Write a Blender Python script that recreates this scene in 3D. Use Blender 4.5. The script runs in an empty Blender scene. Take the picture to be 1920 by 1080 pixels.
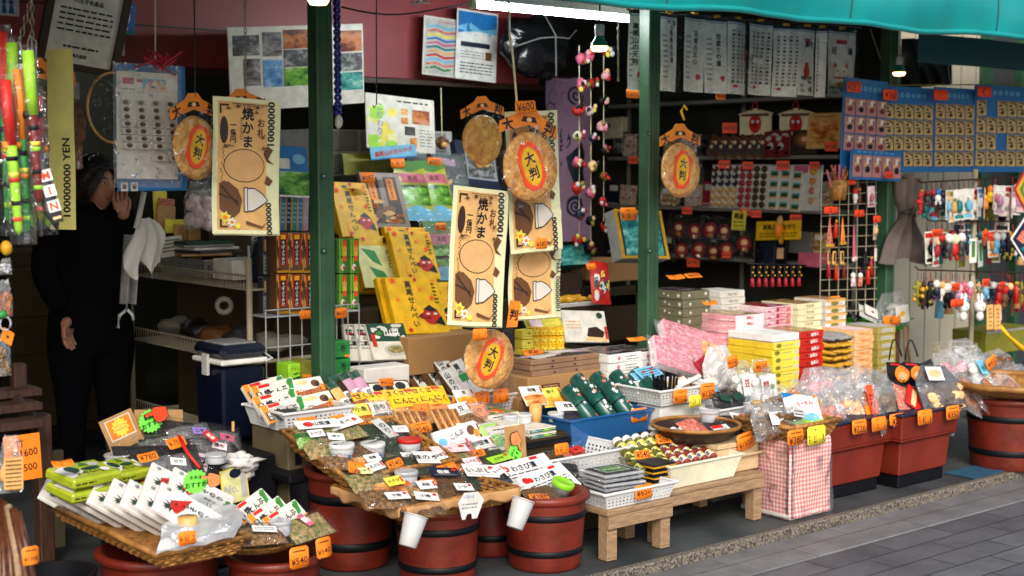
import bpy, bmesh, math, random
from mathutils import Vector, Matrix, noise
R = math.radians
random.seed(7)
sc = bpy.context.scene
col = sc.collection
# ---------------------------------------------------------------- camera
FOC, EYE = 2667.0, 1.5
PITCH = math.atan(223 / FOC)
YAW = math.atan2(3211, FOC)
cam = bpy.data.objects.new('camera', bpy.data.cameras.new('camera'))
col.objects.link(cam)
cam.location = (0, 0, EYE)
cam.rotation_euler = (math.pi / 2 - PITCH, 0, YAW - math.pi / 2)
cam.data.sensor_width = 36
cam.data.lens = FOC / 1920 * 36
cam.data.clip_end = 200
cam.data.dof.use_dof = True
cam.data.dof.focus_distance = 5.5
cam.data.dof.aperture_fstop = 3.0
sc.camera = cam
# ---------------------------------------------------------------- light
sc.view_settings.view_transform = 'Standard'
sc.view_settings.look = 'None'
sc.view_settings.gamma = 1
sc.view_settings.exposure = 0.76
world = bpy.data.worlds.new('World')
sc.world = world
world.use_nodes = True
wn = world.node_tree.nodes
sky = wn.new('ShaderNodeTexSky')
sky.sky_type = 'NISHITA'
sky.sun_disc = False
SUN_EL, SUN_AZ = R(37), R(-125)      # azimuth of the sun seen from the street, measured from +x
sky.sun_elevation = SUN_EL
sky.sun_rotation = math.pi / 2 - SUN_AZ
sky.air_density = 1.0
sky.dust_density = 3.0
world.node_tree.links.new(sky.outputs[0], wn['Background'].inputs[0])
wn['Background'].inputs[1].default_value = 0.115
sun = bpy.data.objects.new('sun', bpy.data.lights.new('sun', 'SUN'))
col.objects.link(sun)
sun.data.energy = 1.55
sun.data.angle = R(25)
sun.data.color = (1, .95, .88)
d_ = Vector((math.cos(SUN_EL) * math.cos(SUN_AZ), math.cos(SUN_EL) * math.sin(SUN_AZ), math.sin(SUN_EL)))
sun.rotation_euler = d_.to_track_quat('Z', 'Y').to_euler()
# ---------------------------------------------------------------- helpers: where things stand
CH, SH = math.cos(YAW), math.sin(YAW)
def P(px, py, v=None, z=None, u=None):
 """the point of the street where a sight line meets the plane y=v, z=z or x=u"""
 a, b = (px - 960) / FOC, (540 - py) / FOC
 f = math.cos(PITCH) + b * math.sin(PITCH)
 d = (SH * a + CH * f, -CH * a + SH * f, -math.sin(PITCH) + b * math.cos(PITCH))
 t = v / d[1] if v is not None else (z - EYE) / d[2] if z is not None else u / d[0]
 return Vector((d[0] * t, d[1] * t, EYE + d[2] * t))
def depth(p):
 return CH * p[0] + SH * p[1]
def MX(loc, yaw=0, tilt=0, roll=0):
 """upright card: local x along the shop front, local y up, local z towards the street; tilt leans it back"""
 return Matrix.Translation(loc) @ Matrix.Rotation(R(yaw), 4, 'Z') @ Matrix.Rotation(R(90 - tilt), 4, 'X') @ Matrix.Rotation(R(roll), 4, 'Z')
def MZ(loc, yaw=0, tilt=0):
 return Matrix.Translation(loc) @ Matrix.Rotation(R(yaw), 4, 'Z') @ Matrix.Rotation(R(tilt), 4, 'X')
def size(p, wpx, hpx, yaw=0, tilt=0):
 Z = depth(p) / FOC
 sl = (SH * p[0] - CH * p[1]) / depth(p)
 k = abs(SH * math.cos(R(yaw)) - CH * math.sin(R(yaw)) - sl * (CH * math.cos(R(yaw)) + SH * math.sin(R(yaw))))
 dep = (EYE - p[2]) / depth(p)
 kv = abs(math.cos(R(tilt)) + math.sin(R(tilt)) * SH * max(dep, .02))
 return wpx * Z / max(k, .15), hpx * Z / max(kv, .12)
# ---------------------------------------------------------------- materials
MATS = {}
def hexc(h):
 h = h.lstrip('#')
 c = [int(h[i:i + 2], 16) / 255 for i in (0, 2, 4)]
 return [x / 12.92 if x <= .04045 else ((x + .055) / 1.055) ** 2.4 for x in c]
def mat(key, c=(.5, .5, .5), rough=.55, metal=0, var=.13, vs=18, bump=0, bs=150, emit=0, spec=.5, c2=None, ecol=None):
 if key in MATS:
  return MATS[key]
 if isinstance(c, str):
  c = hexc(c)
 if isinstance(c2, str):
  c2 = hexc(c2)
 m = bpy.data.materials.new(key)
 m.use_nodes = True
 nt = m.node_tree
 b = nt.nodes['Principled BSDF']
 b.inputs['Roughness'].default_value = rough
 b.inputs['Metallic'].default_value = metal
 b.inputs['Specular IOR Level'].default_value = spec
 b.inputs['Base Color'].default_value = (*c, 1)
 if var or c2:
  tc = nt.nodes.new('ShaderNodeTexCoord')
  nz = nt.nodes.new('ShaderNodeTexNoise')
  nz.inputs['Scale'].default_value = vs
  nz.inputs['Detail'].default_value = 4
  nt.links.new(tc.outputs['Object'], nz.inputs['Vector'])
  rp = nt.nodes.new('ShaderNodeValToRGB')
  rp.color_ramp.elements[0].position = .35
  rp.color_ramp.elements[1].position = .65
  a = c2 or [x * (1 - var) for x in c]
  e = c if c2 else [min(x * (1 + var), 1) for x in c]
  rp.color_ramp.elements[0].color = (*a, 1)
  rp.color_ramp.elements[1].color = (*e, 1)
  nt.links.new(nz.outputs['Fac'], rp.inputs['Fac'])
  nt.links.new(rp.outputs['Color'], b.inputs['Base Color'])
 if bump:
  tc = nt.nodes.new('ShaderNodeTexCoord')
  n2 = nt.nodes.new('ShaderNodeTexNoise')
  n2.inputs['Scale'].default_value = bs
  n2.inputs['Detail'].default_value = 3
  nt.links.new(tc.outputs['Object'], n2.inputs['Vector'])
  bp = nt.nodes.new('ShaderNodeBump')
  bp.inputs['Strength'].default_value = bump
  bp.inputs['Distance'].default_value = .01
  nt.links.new(n2.outputs['Fac'], bp.inputs['Height'])
  nt.links.new(bp.outputs['Normal'], b.inputs['Normal'])
 if emit:
  b.inputs['Emission Color'].default_value = (*(ecol or c), 1)
  b.inputs['Emission Strength'].default_value = emit
 MATS[key] = m
 return m
def plastic_film(key, tint=(1, 1, 1), base=.0, fres=1.22, white=.012, bs=45, bump=.5, glint=.34, dcol=(.8, .82, .85)):
 m = bpy.data.materials.new(key)
 m.use_nodes = True
 nt = m.node_tree
 nt.nodes.remove(nt.nodes['Principled BSDF'])
 out = nt.nodes['Material Output']
 N = nt.nodes.new
 tr, gl, df = N('ShaderNodeBsdfTransparent'), N('ShaderNodeBsdfGlossy'), N('ShaderNodeBsdfDiffuse')
 tr.inputs[0].default_value = (*[.97 * x for x in tint], 1)
 gl.inputs['Roughness'].default_value = .09
 df.inputs[0].default_value = (*dcol, 1)
 tc, nz, bp = N('ShaderNodeTexCoord'), N('ShaderNodeTexNoise'), N('ShaderNodeBump')
 nz.inputs['Scale'].default_value = bs
 nz.inputs['Detail'].default_value = 3
 nz.inputs['Distortion'].default_value = 1.2
 bp.inputs['Strength'].default_value = bump
 bp.inputs['Distance'].default_value = .02
 nt.links.new(tc.outputs['Object'], nz.inputs['Vector'])
 nt.links.new(nz.outputs['Fac'], bp.inputs['Height'])
 fr = N('ShaderNodeFresnel')
 fr.inputs[0].default_value = fres
 nt.links.new(bp.outputs[0], fr.inputs['Normal'])
 nt.links.new(bp.outputs[0], gl.inputs['Normal'])
 n2, rp = N('ShaderNodeTexNoise'), N('ShaderNodeMapRange')
 n2.inputs['Scale'].default_value = bs * .7
 n2.inputs['Detail'].default_value = 4
 n2.inputs['Distortion'].default_value = 2.5
 nt.links.new(tc.outputs['Object'], n2.inputs['Vector'])
 rp.inputs[1].default_value, rp.inputs[2].default_value = .57, .70
 rp.inputs[3].default_value, rp.inputs[4].default_value = base, glint
 nt.links.new(n2.outputs['Fac'], rp.inputs[0])
 ad = N('ShaderNodeMath')
 ad.operation = 'MULTIPLY_ADD'
 ad.use_clamp = True
 ad.inputs[1].default_value = .4
 nt.links.new(rp.outputs[0], ad.inputs[2])
 nt.links.new(fr.outputs[0], ad.inputs[0])
 m1, m2 = N('ShaderNodeMixShader'), N('ShaderNodeMixShader')
 m1.inputs[0].default_value = white
 nt.links.new(tr.outputs[0], m1.inputs[1])
 nt.links.new(df.outputs[0], m1.inputs[2])
 nt.links.new(ad.outputs[0], m2.inputs[0])
 nt.links.new(m1.outputs[0], m2.inputs[1])
 nt.links.new(gl.outputs[0], m2.inputs[2])
 nt.links.new(m2.outputs[0], out.inputs[0])
 MATS[key] = m
 return m
def wood(key, c1, c2, sc_=(3, 40, 40), rough=.6):
 m = mat(key, c1, rough, var=0)
 nt = m.node_tree
 N = nt.nodes.new
 b = nt.nodes['Principled BSDF']
 tc, mp, nz, rp, bp = N('ShaderNodeTexCoord'), N('ShaderNodeMapping'), N('ShaderNodeTexNoise'), N('ShaderNodeValToRGB'), N('ShaderNodeBump')
 mp.inputs['Scale'].default_value = sc_
 nz.inputs['Scale'].default_value = 2.5
 nz.inputs['Detail'].default_value = 6
 nz.inputs['Distortion'].default_value = .6
 rp.color_ramp.elements[0].position = .3
 rp.color_ramp.elements[1].position = .7
 rp.color_ramp.elements[0].color = (*hexc(c2), 1)
 rp.color_ramp.elements[1].color = (*hexc(c1), 1)
 bp.inputs['Strength'].default_value = .25
 bp.inputs['Distance'].default_value = .004
 L = nt.links.new
 L(tc.outputs['Object'], mp.inputs[0]); L(mp.outputs[0], nz.inputs['Vector']); L(nz.outputs['Fac'], rp.inputs[0])
 L(rp.outputs[0], b.inputs['Base Color']); L(nz.outputs['Fac'], bp.inputs['Height']); L(bp.outputs[0], b.inputs['Normal'])
 return m
PAL = dict(white='#e6e4de', paper='#dcd8cc', cream='#e8dfb4', black='#0e0f12', ink='#101018', grey='#8a8a88', dgrey='#3a3c3e', lgrey='#bdbdb9',
           yellow='#f0bb0a', lemon='#e9d94a', pale='#e6e3a0', tan='#dca860', orange='#f0871a', red='#c41f14', dred='#6e130f', crimson='#a01828',
           pink='#e8a3ad', lpink='#eccfd2', rose='#c8607a', mauve='#b98aa6', green='#1f8a3a', lime='#9ad62c', dgreen='#12402e', olive='#7d7a22', leaf='#3f7a2c',
           blue='#1670b4', sky='#6fb8d8', navy='#101c34', teal='#117a78', purple='#8a76b8', brown='#6a4322', dbrown='#33200f', kraft='#b58a58', peach='#f0c088',
           gold='#c89418', skin='#c98f6c', steel='#a8acb0', choc='#2c1a12')
for k_, v_ in PAL.items():
 mat(k_, v_, rough=.5)
mat('ink', '#0c0c12', rough=.6, var=0, spec=.15)
mat('gold', '#d8a01c', rough=.25, metal=.8)
mat('steel', '#b4b8bc', rough=.3, metal=.9)
mat('tag', '#ff8412', rough=.6, var=.05)
mat('tagink', '#221008', rough=.5, var=0)
mat('tagy', '#f2e23c', rough=.6, var=.05)
mat('neon', '#7dfa50', rough=.6, var=.05)
mat('neonred', '#ff4a18', rough=.6, var=.05)
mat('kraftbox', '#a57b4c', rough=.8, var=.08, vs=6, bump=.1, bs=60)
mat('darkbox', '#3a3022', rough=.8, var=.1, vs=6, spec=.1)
mat('whiteplastic', '#d6d8d8', rough=.4, var=.06)
mat('creamplastic', '#ddd9c0', rough=.4, var=.06)
mat('blueplastic', '#2a7cc0', rough=.3, var=.1)
mat('barrel', '#7a2714', rough=.45, c2='#5c1a0e', vs=7, bump=.25, bs=28)
mat('planter', '#7c2615', rough=.5, c2='#6a1e11', vs=6, bump=.12, bs=120)
mat('hoop', '#0c0d12', rough=.5, spec=.25)
mat('greenpost', '#2c5236', rough=.45, var=.24, vs=7, bump=.06, bs=60)
mat('senbei', '#ecb868', rough=.55, c2='#c48038', vs=38, bump=.9, bs=70)
mat('crackerdark', '#7a4a1a', rough=.75, c2='#3c220c', vs=38, bump=.9, bs=70)
mat('cloth', '#e6e5b6', rough=.85, var=.04, bump=.15, bs=400)
mat('clothtan', '#e0b070', rough=.85, var=.08, bump=.15, bs=400)
mat('whitecloth', '#d4d2cc', rough=.9, var=.06, bump=.2, bs=60)
mat('dried', '#855a26', rough=.7, c2='#3a220c', vs=120, bump=.8, bs=180)
mat('driedfish', '#a07848', rough=.8, c2='#4e3418', vs=90, bump=.8, bs=140)
mat('seaweed', '#2c441c', rough=.55, c2='#0c160a', vs=110, bump=.8, bs=160)
mat('snack', '#c07a3c', rough=.7, c2='#8a3a1c', vs=70, bump=.9, bs=90)
mat('redsnack', '#c43a24', rough=.6, c2='#e09a80', vs=80, bump=.8, bs=90)
mat('mixgreen', '#5a6a2c', rough=.7, c2='#c0a070', vs=70, bump=.8, bs=90)
mat('darkmass', '#0c0c0e', rough=.45, c2='#2a2422', vs=40, bump=.6, bs=60)
mat('wicker', '#b4803c', rough=.65, c2='#7c4e1c', vs=50, bump=.3, bs=120)
mat('bamboo', '#a87838', rough=.5, c2='#7a4c1e', vs=20, bump=.2, bs=60)
mat('tube_light', '#ffffff', emit=70, ecol=(.9, .97, 1), var=0)
mat('bulb_light', '#ffe2b0', emit=2.6, ecol=(1, .66, .3), var=0)
mat('glassgreen', '#0f6a54', rough=.12, var=.05)
wood('lightwood', '#b0906c', '#7e644a', (6, 60, 60))
wood('darkwood', '#4a2c18', '#2a170c', (30, 30, 3))
wood('swordwood', '#6a3c20', '#3c1e0e', (30, 30, 3), .35)
plastic_film('film')
plastic_film('bagfilm', base=.02, white=.13, bs=26, bump=.9, fres=1.25, glint=.8)
plastic_film('cloudy', base=.06, white=.42, bs=30, bump=.7)
plastic_film('bluefilm', tint=(.14, .42, .85), base=.05, white=.55, bs=8, bump=.2, glint=.3, dcol=(.03, .17, .42))
mat('bluecontainer', '#174a86', rough=.25, var=.12, vs=6)
def M_(k):
 return MATS[k] if isinstance(k, str) else k
def photo_mat(key, cols, sc_=9, stretch=(1, 1.8, 1), seed=0):
 m = mat(key, '#888888', .25, var=0)
 nt = m.node_tree
 N, L = nt.nodes.new, nt.links.new
 tc, mp, nz, rp = N('ShaderNodeTexCoord'), N('ShaderNodeMapping'), N('ShaderNodeTexNoise'), N('ShaderNodeValToRGB')
 mp.inputs['Scale'].default_value = stretch
 mp.inputs['Location'].default_value = (seed * 3.7, seed * 1.9, seed)
 nz.inputs['Scale'].default_value = sc_
 nz.inputs['Detail'].default_value = 9
 nz.inputs['Roughness'].default_value = .68
 rp.color_ramp.elements[0].position = .3
 rp.color_ramp.elements[1].position = .7
 rp.color_ramp.elements[0].color = (*hexc(cols[0]), 1)
 rp.color_ramp.elements[1].color = (*hexc(cols[-1]), 1)
 for i, c in enumerate(cols[1:-1]):
  e = rp.color_ramp.elements.new(.3 + .4 * (i + 1) / (len(cols) - 1))
  e.color = (*hexc(c), 1)
 L(tc.outputs['Object'], mp.inputs[0]); L(mp.outputs[0], nz.inputs['Vector']); L(nz.outputs['Fac'], rp.inputs[0])
 L(rp.outputs[0], nt.nodes['Principled BSDF'].inputs['Base Color'])
 return m
for i_, (k_, c_) in enumerate(dict(ph_grey=['#0c0c0e', '#5a5a5c', '#d8d8d8'], ph_autumn=['#1c120c', '#7a3014', '#d07828', '#8a8a90'], ph_green=['#0c1c0c', '#2c6a24', '#7ab83c', '#d8e0c0'], ph_sky=['#2a5a9a', '#6aa0d0', '#e8ecf0'],
                              ph_city=['#101418', '#4a4a50', '#9a9490', '#e0dcd4'], ph_food=['#5a200c', '#b85a1c', '#e8b060', '#f4e0b8'], ph_teal=['#0c3a3a', '#1c7a7a', '#6ac0b0', '#e8e4d0'], ph_pattern=['#f0d0d4', '#e89aa8', '#c05068', '#f4e8d8'],
                              ph_sweet=['#b86a1c', '#e8a030', '#f4d478'], ph_mix=['#2c1a0c', '#7a5a2c', '#c8a868', '#e4dcc8'], ph_dark=['#060606', '#1c1a1c', '#4a4448', '#a8a4a4'], ph_toy=['#182030', '#a02028', '#e0d8c8', '#d89030', '#284878']).items()):
 photo_mat(k_, c_, 22 if k_ in ('ph_toy', 'ph_mix', 'ph_sweet') else 30 if k_ == 'ph_pattern' else 11, seed=i_)
# ---------------------------------------------------------------- text outlines
TXT = {}
def glyphs(s):
 if s in TXT:
  return TXT[s]
 cu = bpy.data.curves.new('text', 'FONT')
 cu.body = s
 cu.size = 1
 cu.resolution_u = 2
 cu.offset = .008
 o = bpy.data.objects.new('text', cu)
 col.objects.link(o)
 dg = bpy.context.evaluated_depsgraph_get()
 me = bpy.data.meshes.new_from_object(o.evaluated_get(dg), depsgraph=dg)
 vs = [(v.co.x, v.co.y) for v in me.vertices]
 fs = [tuple(p.vertices) for p in me.polygons]
 bpy.data.objects.remove(o)
 bpy.data.curves.remove(cu)
 bpy.data.meshes.remove(me)
 if vs:
  x0, x1 = min(v[0] for v in vs), max(v[0] for v in vs)
  y0, y1 = min(v[1] for v in vs), max(v[1] for v in vs)
  cx, cy = (x0 + x1) / 2, (y0 + y1) / 2
  vs = [(x - cx, y - cy) for x, y in vs]
  r = (vs, fs, x1 - x0, y1 - y0)
 else:
  r = ([], [], .3, 1)
 TXT[s] = r
 return r
# ---------------------------------------------------------------- mesh builder
class MB:
 def __init__(s):
  s.v, s.f, s.m, s.mats, s.sm, s.X = [], [], [], [], [], None
 def add(s, vs, fs, m, smooth=False):
  m = M_(m)
  if m not in s.mats:
   s.mats.append(m)
  k, b = s.mats.index(m), len(s.v)
  if s.X is not None:
   vs = [s.X @ Vector(v) for v in vs]
  s.v += [tuple(v) for v in vs]
  s.f += [[i + b for i in f] for f in fs]
  s.m += [k] * len(fs)
  s.sm += [smooth] * len(fs)
  return s
 def box(s, c, d, m, ch=0, taper=1):
  hx, hy, hz = d[0] / 2, d[1] / 2, d[2] / 2
  cs = [(a, b, e) for a in (-1, 1) for b in (-1, 1) for e in (-1, 1)]
  if ch <= 0:
   vs = [(c[0] + a * hx * (taper if e < 0 else 1), c[1] + b * hy * (taper if e < 0 else 1), c[2] + e * hz) for a, b, e in cs]
   return s.add(vs, [(0, 1, 3, 2), (4, 6, 7, 5), (0, 4, 5, 1), (2, 3, 7, 6), (0, 2, 6, 4), (1, 5, 7, 3)], m)
  ch = min(ch, hx * .9, hy * .9, hz * .9)
  vs, ix = [], {}
  for q in cs:
   for ax in range(3):
    h = [hx - ch, hy - ch, hz - ch]
    h[ax] += ch
    t = taper if q[2] < 0 else 1
    ix[q, ax] = len(vs)
    vs.append((c[0] + q[0] * h[0] * t, c[1] + q[1] * h[1] * t, c[2] + q[2] * h[2]))
  fs = []
  for ax in range(3):
   o1, o2 = (ax + 1) % 3, (ax + 2) % 3
   for sg in (-1, 1):
    r = []
    for a, b in ((-1, -1), (1, -1), (1, 1), (-1, 1)):
     q = [0, 0, 0]
     q[ax], q[o1], q[o2] = sg, a, b
     r.append(ix[tuple(q), ax])
    fs.append(r if sg > 0 else r[::-1])
   for a in (-1, 1):
    for b in (-1, 1):
     q1, q2 = [0, 0, 0], [0, 0, 0]
     q1[ax], q2[ax] = -1, 1
     q1[o1] = q2[o1] = a
     q1[o2] = q2[o2] = b
     q1, q2 = tuple(q1), tuple(q2)
     fs.append((ix[q1, o1], ix[q2, o1], ix[q2, o2], ix[q1, o2]))
  for q in cs:
   fs.append((ix[q, 0], ix[q, 1], ix[q, 2]))
  return s.add(vs, fs, m)
 def rect(s, x0, y0, x1, y1, z, m):
  return s.add([(x0, y0, z), (x1, y0, z), (x1, y1, z), (x0, y1, z)], [(0, 1, 2, 3)], m)
 def poly(s, pts, z, m):
  return s.add([(x, y, z) for x, y in pts], [tuple(range(len(pts)))], m)
 def prism(s, pts, z0, z1, m):
  n = len(pts)
  vs = [(x, y, z0) for x, y in pts] + [(x, y, z1) for x, y in pts]
  fs = [tuple(range(n))[::-1], tuple(range(n, 2 * n))] + [(i, (i + 1) % n, n + (i + 1) % n, n + i) for i in range(n)]
  return s.add(vs, fs, m)
 def ell(s, cx, cy, rx, ry, z, m, n=20, rot=0):
  c, q = math.cos(rot), math.sin(rot)
  pts = []
  for i in range(n):
   a = 2 * math.pi * i / n
   x, y = rx * math.cos(a), ry * math.sin(a)
   pts.append((cx + c * x - q * y, cy + q * x + c * y))
  return s.poly(pts, z, m)
 def lathe(s, prof, m, n=24, smooth=True, cap0=False, cap1=False, wob=0):
  vs, fs = [], []
  for j, (r, z) in enumerate(prof):
   for i in range(n):
    a = 2 * math.pi * i / n
    rr = r * (1 + wob * noise.noise((math.cos(a) * 2, math.sin(a) * 2, z * 30)))
    vs.append((rr * math.cos(a), rr * math.sin(a), z))
  for j in range(len(prof) - 1):
   for i in range(n):
    k = (i + 1) % n
    fs.append((j * n + i, j * n + k, (j + 1) * n + k, (j + 1) * n + i))
  if cap0:
   fs.append(tuple(range(n))[::-1])
  if cap1:
   fs.append(tuple(range((len(prof) - 1) * n, len(prof) * n)))
  return s.add(vs, fs, m, smooth)
 def tube(s, pts, r, m, n=6, closed=False, caps=True):
  pts = [Vector(p) for p in pts]
  N, vs, fs = len(pts), [], []
  for i, p in enumerate(pts):
   a = pts[i - 1] if (i or closed) else p
   b = pts[(i + 1) % N] if (i < N - 1 or closed) else p
   t = (b - a).normalized()
   ref = Vector((0, 0, 1)) if abs(t.z) < .9 else Vector((1, 0, 0))
   x = t.cross(ref).normalized()
   y = x.cross(t)
   rr = r(i / max(N - 1, 1)) if callable(r) else r
   for k in range(n):
    an = 2 * math.pi * k / n
    vs.append(p + x * rr * math.cos(an) + y * rr * math.sin(an))
  for i in range(N if closed else N - 1):
   j = (i + 1) % N
   for k in range(n):
    l = (k + 1) % n
    fs.append((i * n + k, i * n + l, j * n + l, j * n + k))
  if caps and not closed:
   fs += [tuple(range(n))[::-1], tuple(range((N - 1) * n, N * n))]
  return s.add(vs, fs, m, n > 5)
 def sheet(s, fn, nu, nv, m, smooth=True, skip=None):
  vs = [fn(i / nu, j / nv) for j in range(nv + 1) for i in range(nu + 1)]
  fs = [(j * (nu + 1) + i, j * (nu + 1) + i + 1, (j + 1) * (nu + 1) + i + 1, (j + 1) * (nu + 1) + i)
              for j in range(nv) for i in range(nu) if not (skip and skip(i, j))]
  return s.add(vs, fs, m, smooth)
 def blob(s, c, r, m, seed=0, amp=.25, nu=12, nv=8, fq=1.5):
  vs, fs = [], []
  for j in range(nv + 1):
   th = math.pi * j / nv
   for i in range(nu):
    a = 2 * math.pi * i / nu
    d = Vector((math.sin(th) * math.cos(a), math.sin(th) * math.sin(a), math.cos(th)))
    k = 1 + amp * noise.noise(d * fq + Vector((seed * 7.3, seed * 3.1, 0)))
    vs.append((c[0] + d.x * r[0] * k, c[1] + d.y * r[1] * k, c[2] + d.z * r[2] * k))
  for j in range(nv):
   for i in range(nu):
    k = (i + 1) % nu
    fs.append((j * nu + i, (j + 1) * nu + i, (j + 1) * nu + k, j * nu + k))
  return s.add(vs, fs, m, True)
 def text(s, t, x, y, h, m, z=0, vert=False, rot=0, sx=1):
  c, q = math.cos(R(rot)), math.sin(R(rot))
  seq = [(t, 0, 0)] if not vert else [(ch, 0, -i * 1.04) for i, ch in enumerate(t)]
  off = (len(t) - 1) * .52 if vert else 0
  for ch, ox, oy in seq:
   g = glyphs(ch)
   vs = []
   for a, b in g[0]:
    a, b = (a + ox) * h * sx, (b + oy + off) * h
    vs.append((x + c * a - q * b, y + q * a + c * b, z))
   s.add(vs, g[1], m)
   if h > .016 and m != 'tagink':      # thicken brush-like lettering
    for q_, (dx, dy) in enumerate(((.022, 0), (-.022, 0), (0, .022), (0, -.022))):
     s.add([(a + dx * h, b + dy * h, z + .00004 * (q_ + 1)) for a, b, _ in vs], g[1], m)
  return s
 def art(s, els, w, h, z=.0006):
  """printed marks on a face of w x h metres, in fractions of it"""
  for i, e in enumerate(els):
   k, zz = e[0], z + i * .00035
   X = lambda a: (a - .5) * w
   Y = lambda b: (b - .5) * h
   if k == 'r':
    s.rect(X(e[1]), Y(e[2]), X(e[3]), Y(e[4]), zz, e[5])
   elif k == 'c':
    s.ell(X(e[1]), Y(e[2]), e[3] * w, e[4] * h, zz, e[5], 18, R(e[6]) if len(e) > 6 else 0)
   elif k == 'p':
    s.poly([(X(a), Y(b)) for a, b in e[1]], zz, e[2])
   elif k == 't':      # text, x, y, height (of h), material, vertical, rotation, stretch
    s.text(e[1], X(e[2]), Y(e[3]), e[4] * h, e[5], zz, *e[6:])
   elif k == 's':      # star: x, y, r, material, points
    n = e[5] if len(e) > 5 else 5
    pts = []
    for q in range(2 * n):
     a = math.pi * q / n + .3
     rr = e[3] * h * (1 if q % 2 == 0 else (e[6] if len(e) > 6 else .45))
     pts.append((X(e[1]) + rr * math.cos(a), Y(e[2]) + rr * math.sin(a)))
    s.poly(pts, zz, e[4])
   elif k == 'l':      # small print: x0,y0,x1,y1, rows, material
    rd = random.Random(i * 31 + int(e[1] * 100))
    for q in range(e[5]):
     yy = e[2] + (e[4] - e[2]) * (q + .5) / e[5]
     hh = (e[4] - e[2]) / e[5] * .17
     x = e[1]
     while x < e[3] - .01:
      x2 = min(x + rd.uniform(.04, .12), e[3])
      s.rect(X(x), Y(yy - hh), X(x2), Y(yy + hh), zz, e[6])
      x = x2 + rd.uniform(.015, .03)
   elif k == 'v':      # a random scribble of small patches: x0,y0,x1,y1,count,mats
    rd = random.Random(i * 17 + int(e[1] * 1000) + int(e[2] * 77))
    for q in range(e[5]):
     a, b = rd.uniform(e[1], e[3]), rd.uniform(e[2], e[4])
     rx, ry = rd.uniform(.1, .3) * (e[3] - e[1]), rd.uniform(.06, .22) * (e[4] - e[2])
     mt = e[6][rd.randrange(len(e[6]))]
     n = rd.randrange(5, 8)
     pts = []
     for t_ in range(n):
      an, k2 = 2 * math.pi * t_ / n, rd.uniform(.6, 1.1)
      xx = min(max(a + rx * k2 * math.cos(an), e[1]), e[3])
      yy = min(max(b + ry * k2 * math.sin(an), e[2]), e[4])
      pts.append((X(xx), Y(yy)))
     s.poly(pts, zz + q * .00002, mt)
  return s
 def warp(s, fn, L=.03, it=3):
  """split long edges, then bend every vertex with fn"""
  me = bpy.data.meshes.new('warp')
  me.from_pydata(s.v, [], s.f)
  me.polygons.foreach_set('material_index', s.m)
  me.polygons.foreach_set('use_smooth', s.sm)
  bm = bmesh.new()
  bm.from_mesh(me)
  bpy.data.meshes.remove(me)
  for _ in range(it):
   bmesh.ops.triangulate(bm, faces=bm.faces[:])
   es = [e for e in bm.edges if e.calc_length() > L]
   if not es:
    break
   bmesh.ops.subdivide_edges(bm, edges=es, cuts=1)
  bm.verts.ensure_lookup_table()
  bm.verts.index_update()
  s.v = [tuple(fn(v.co)) for v in bm.verts]
  s.f = [[v.index for v in f.verts] for f in bm.faces]
  s.m = [f.material_index for f in bm.faces]
  s.sm = [True] * len(s.f)
  bm.free()
  return s
 def mesh(s, name):
  me = bpy.data.meshes.new(name)
  me.from_pydata(s.v, [], s.f)
  for m in s.mats:
   me.materials.append(m)
  me.polygons.foreach_set('material_index', s.m)
  me.polygons.foreach_set('use_smooth', s.sm)
  me.update()
  return me
def tagit(o, label=None, cat=None, group=None, kind=None):
 if label: o['label'] = label
 if cat: o['category'] = cat
 if group: o['group'] = group
 if kind: o['kind'] = kind
 return o
def thing(name, label, cat, mb=None, M=None, group=None, kind=None):
 o = bpy.data.objects.new(name, mb.mesh(name) if isinstance(mb, MB) else mb)
 col.objects.link(o)
 if M is not None:
  o.matrix_basis = M
 return tagit(o, label, cat, group, kind)
def part(parent, name, mb, M=None, label=None):
 o = bpy.data.objects.new(name, mb.mesh(name) if isinstance(mb, MB) else mb)
 col.objects.link(o)
 o.parent = parent
 if M is not None:
  o.matrix_basis = M
 if label: o['label'] = label
 return o
def kids(o):
 return [c for c in o.children]
def dup(o, M, label, group=None, parent=None):
 c = o.copy()
 col.objects.link(c)
 c.parent = parent
 if parent is None:
  c.matrix_basis = M
  c['label'] = label
  if group: c['group'] = group
 for k in list(o.children):
  dup(k, None, None, None, c)
 return c
def solid(o, t):
 m = o.modifiers.new('solidify', 'SOLIDIFY')
 m.thickness = t
 m.offset = 0
 return o
ORD = ['first', 'second', 'third', 'fourth', 'fifth', 'sixth', 'seventh', 'eighth', 'ninth', 'tenth', 'eleventh', 'twelfth', 'thirteenth', 'fourteenth', 'fifteenth', 'sixteenth']
CACHE = {}
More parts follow.
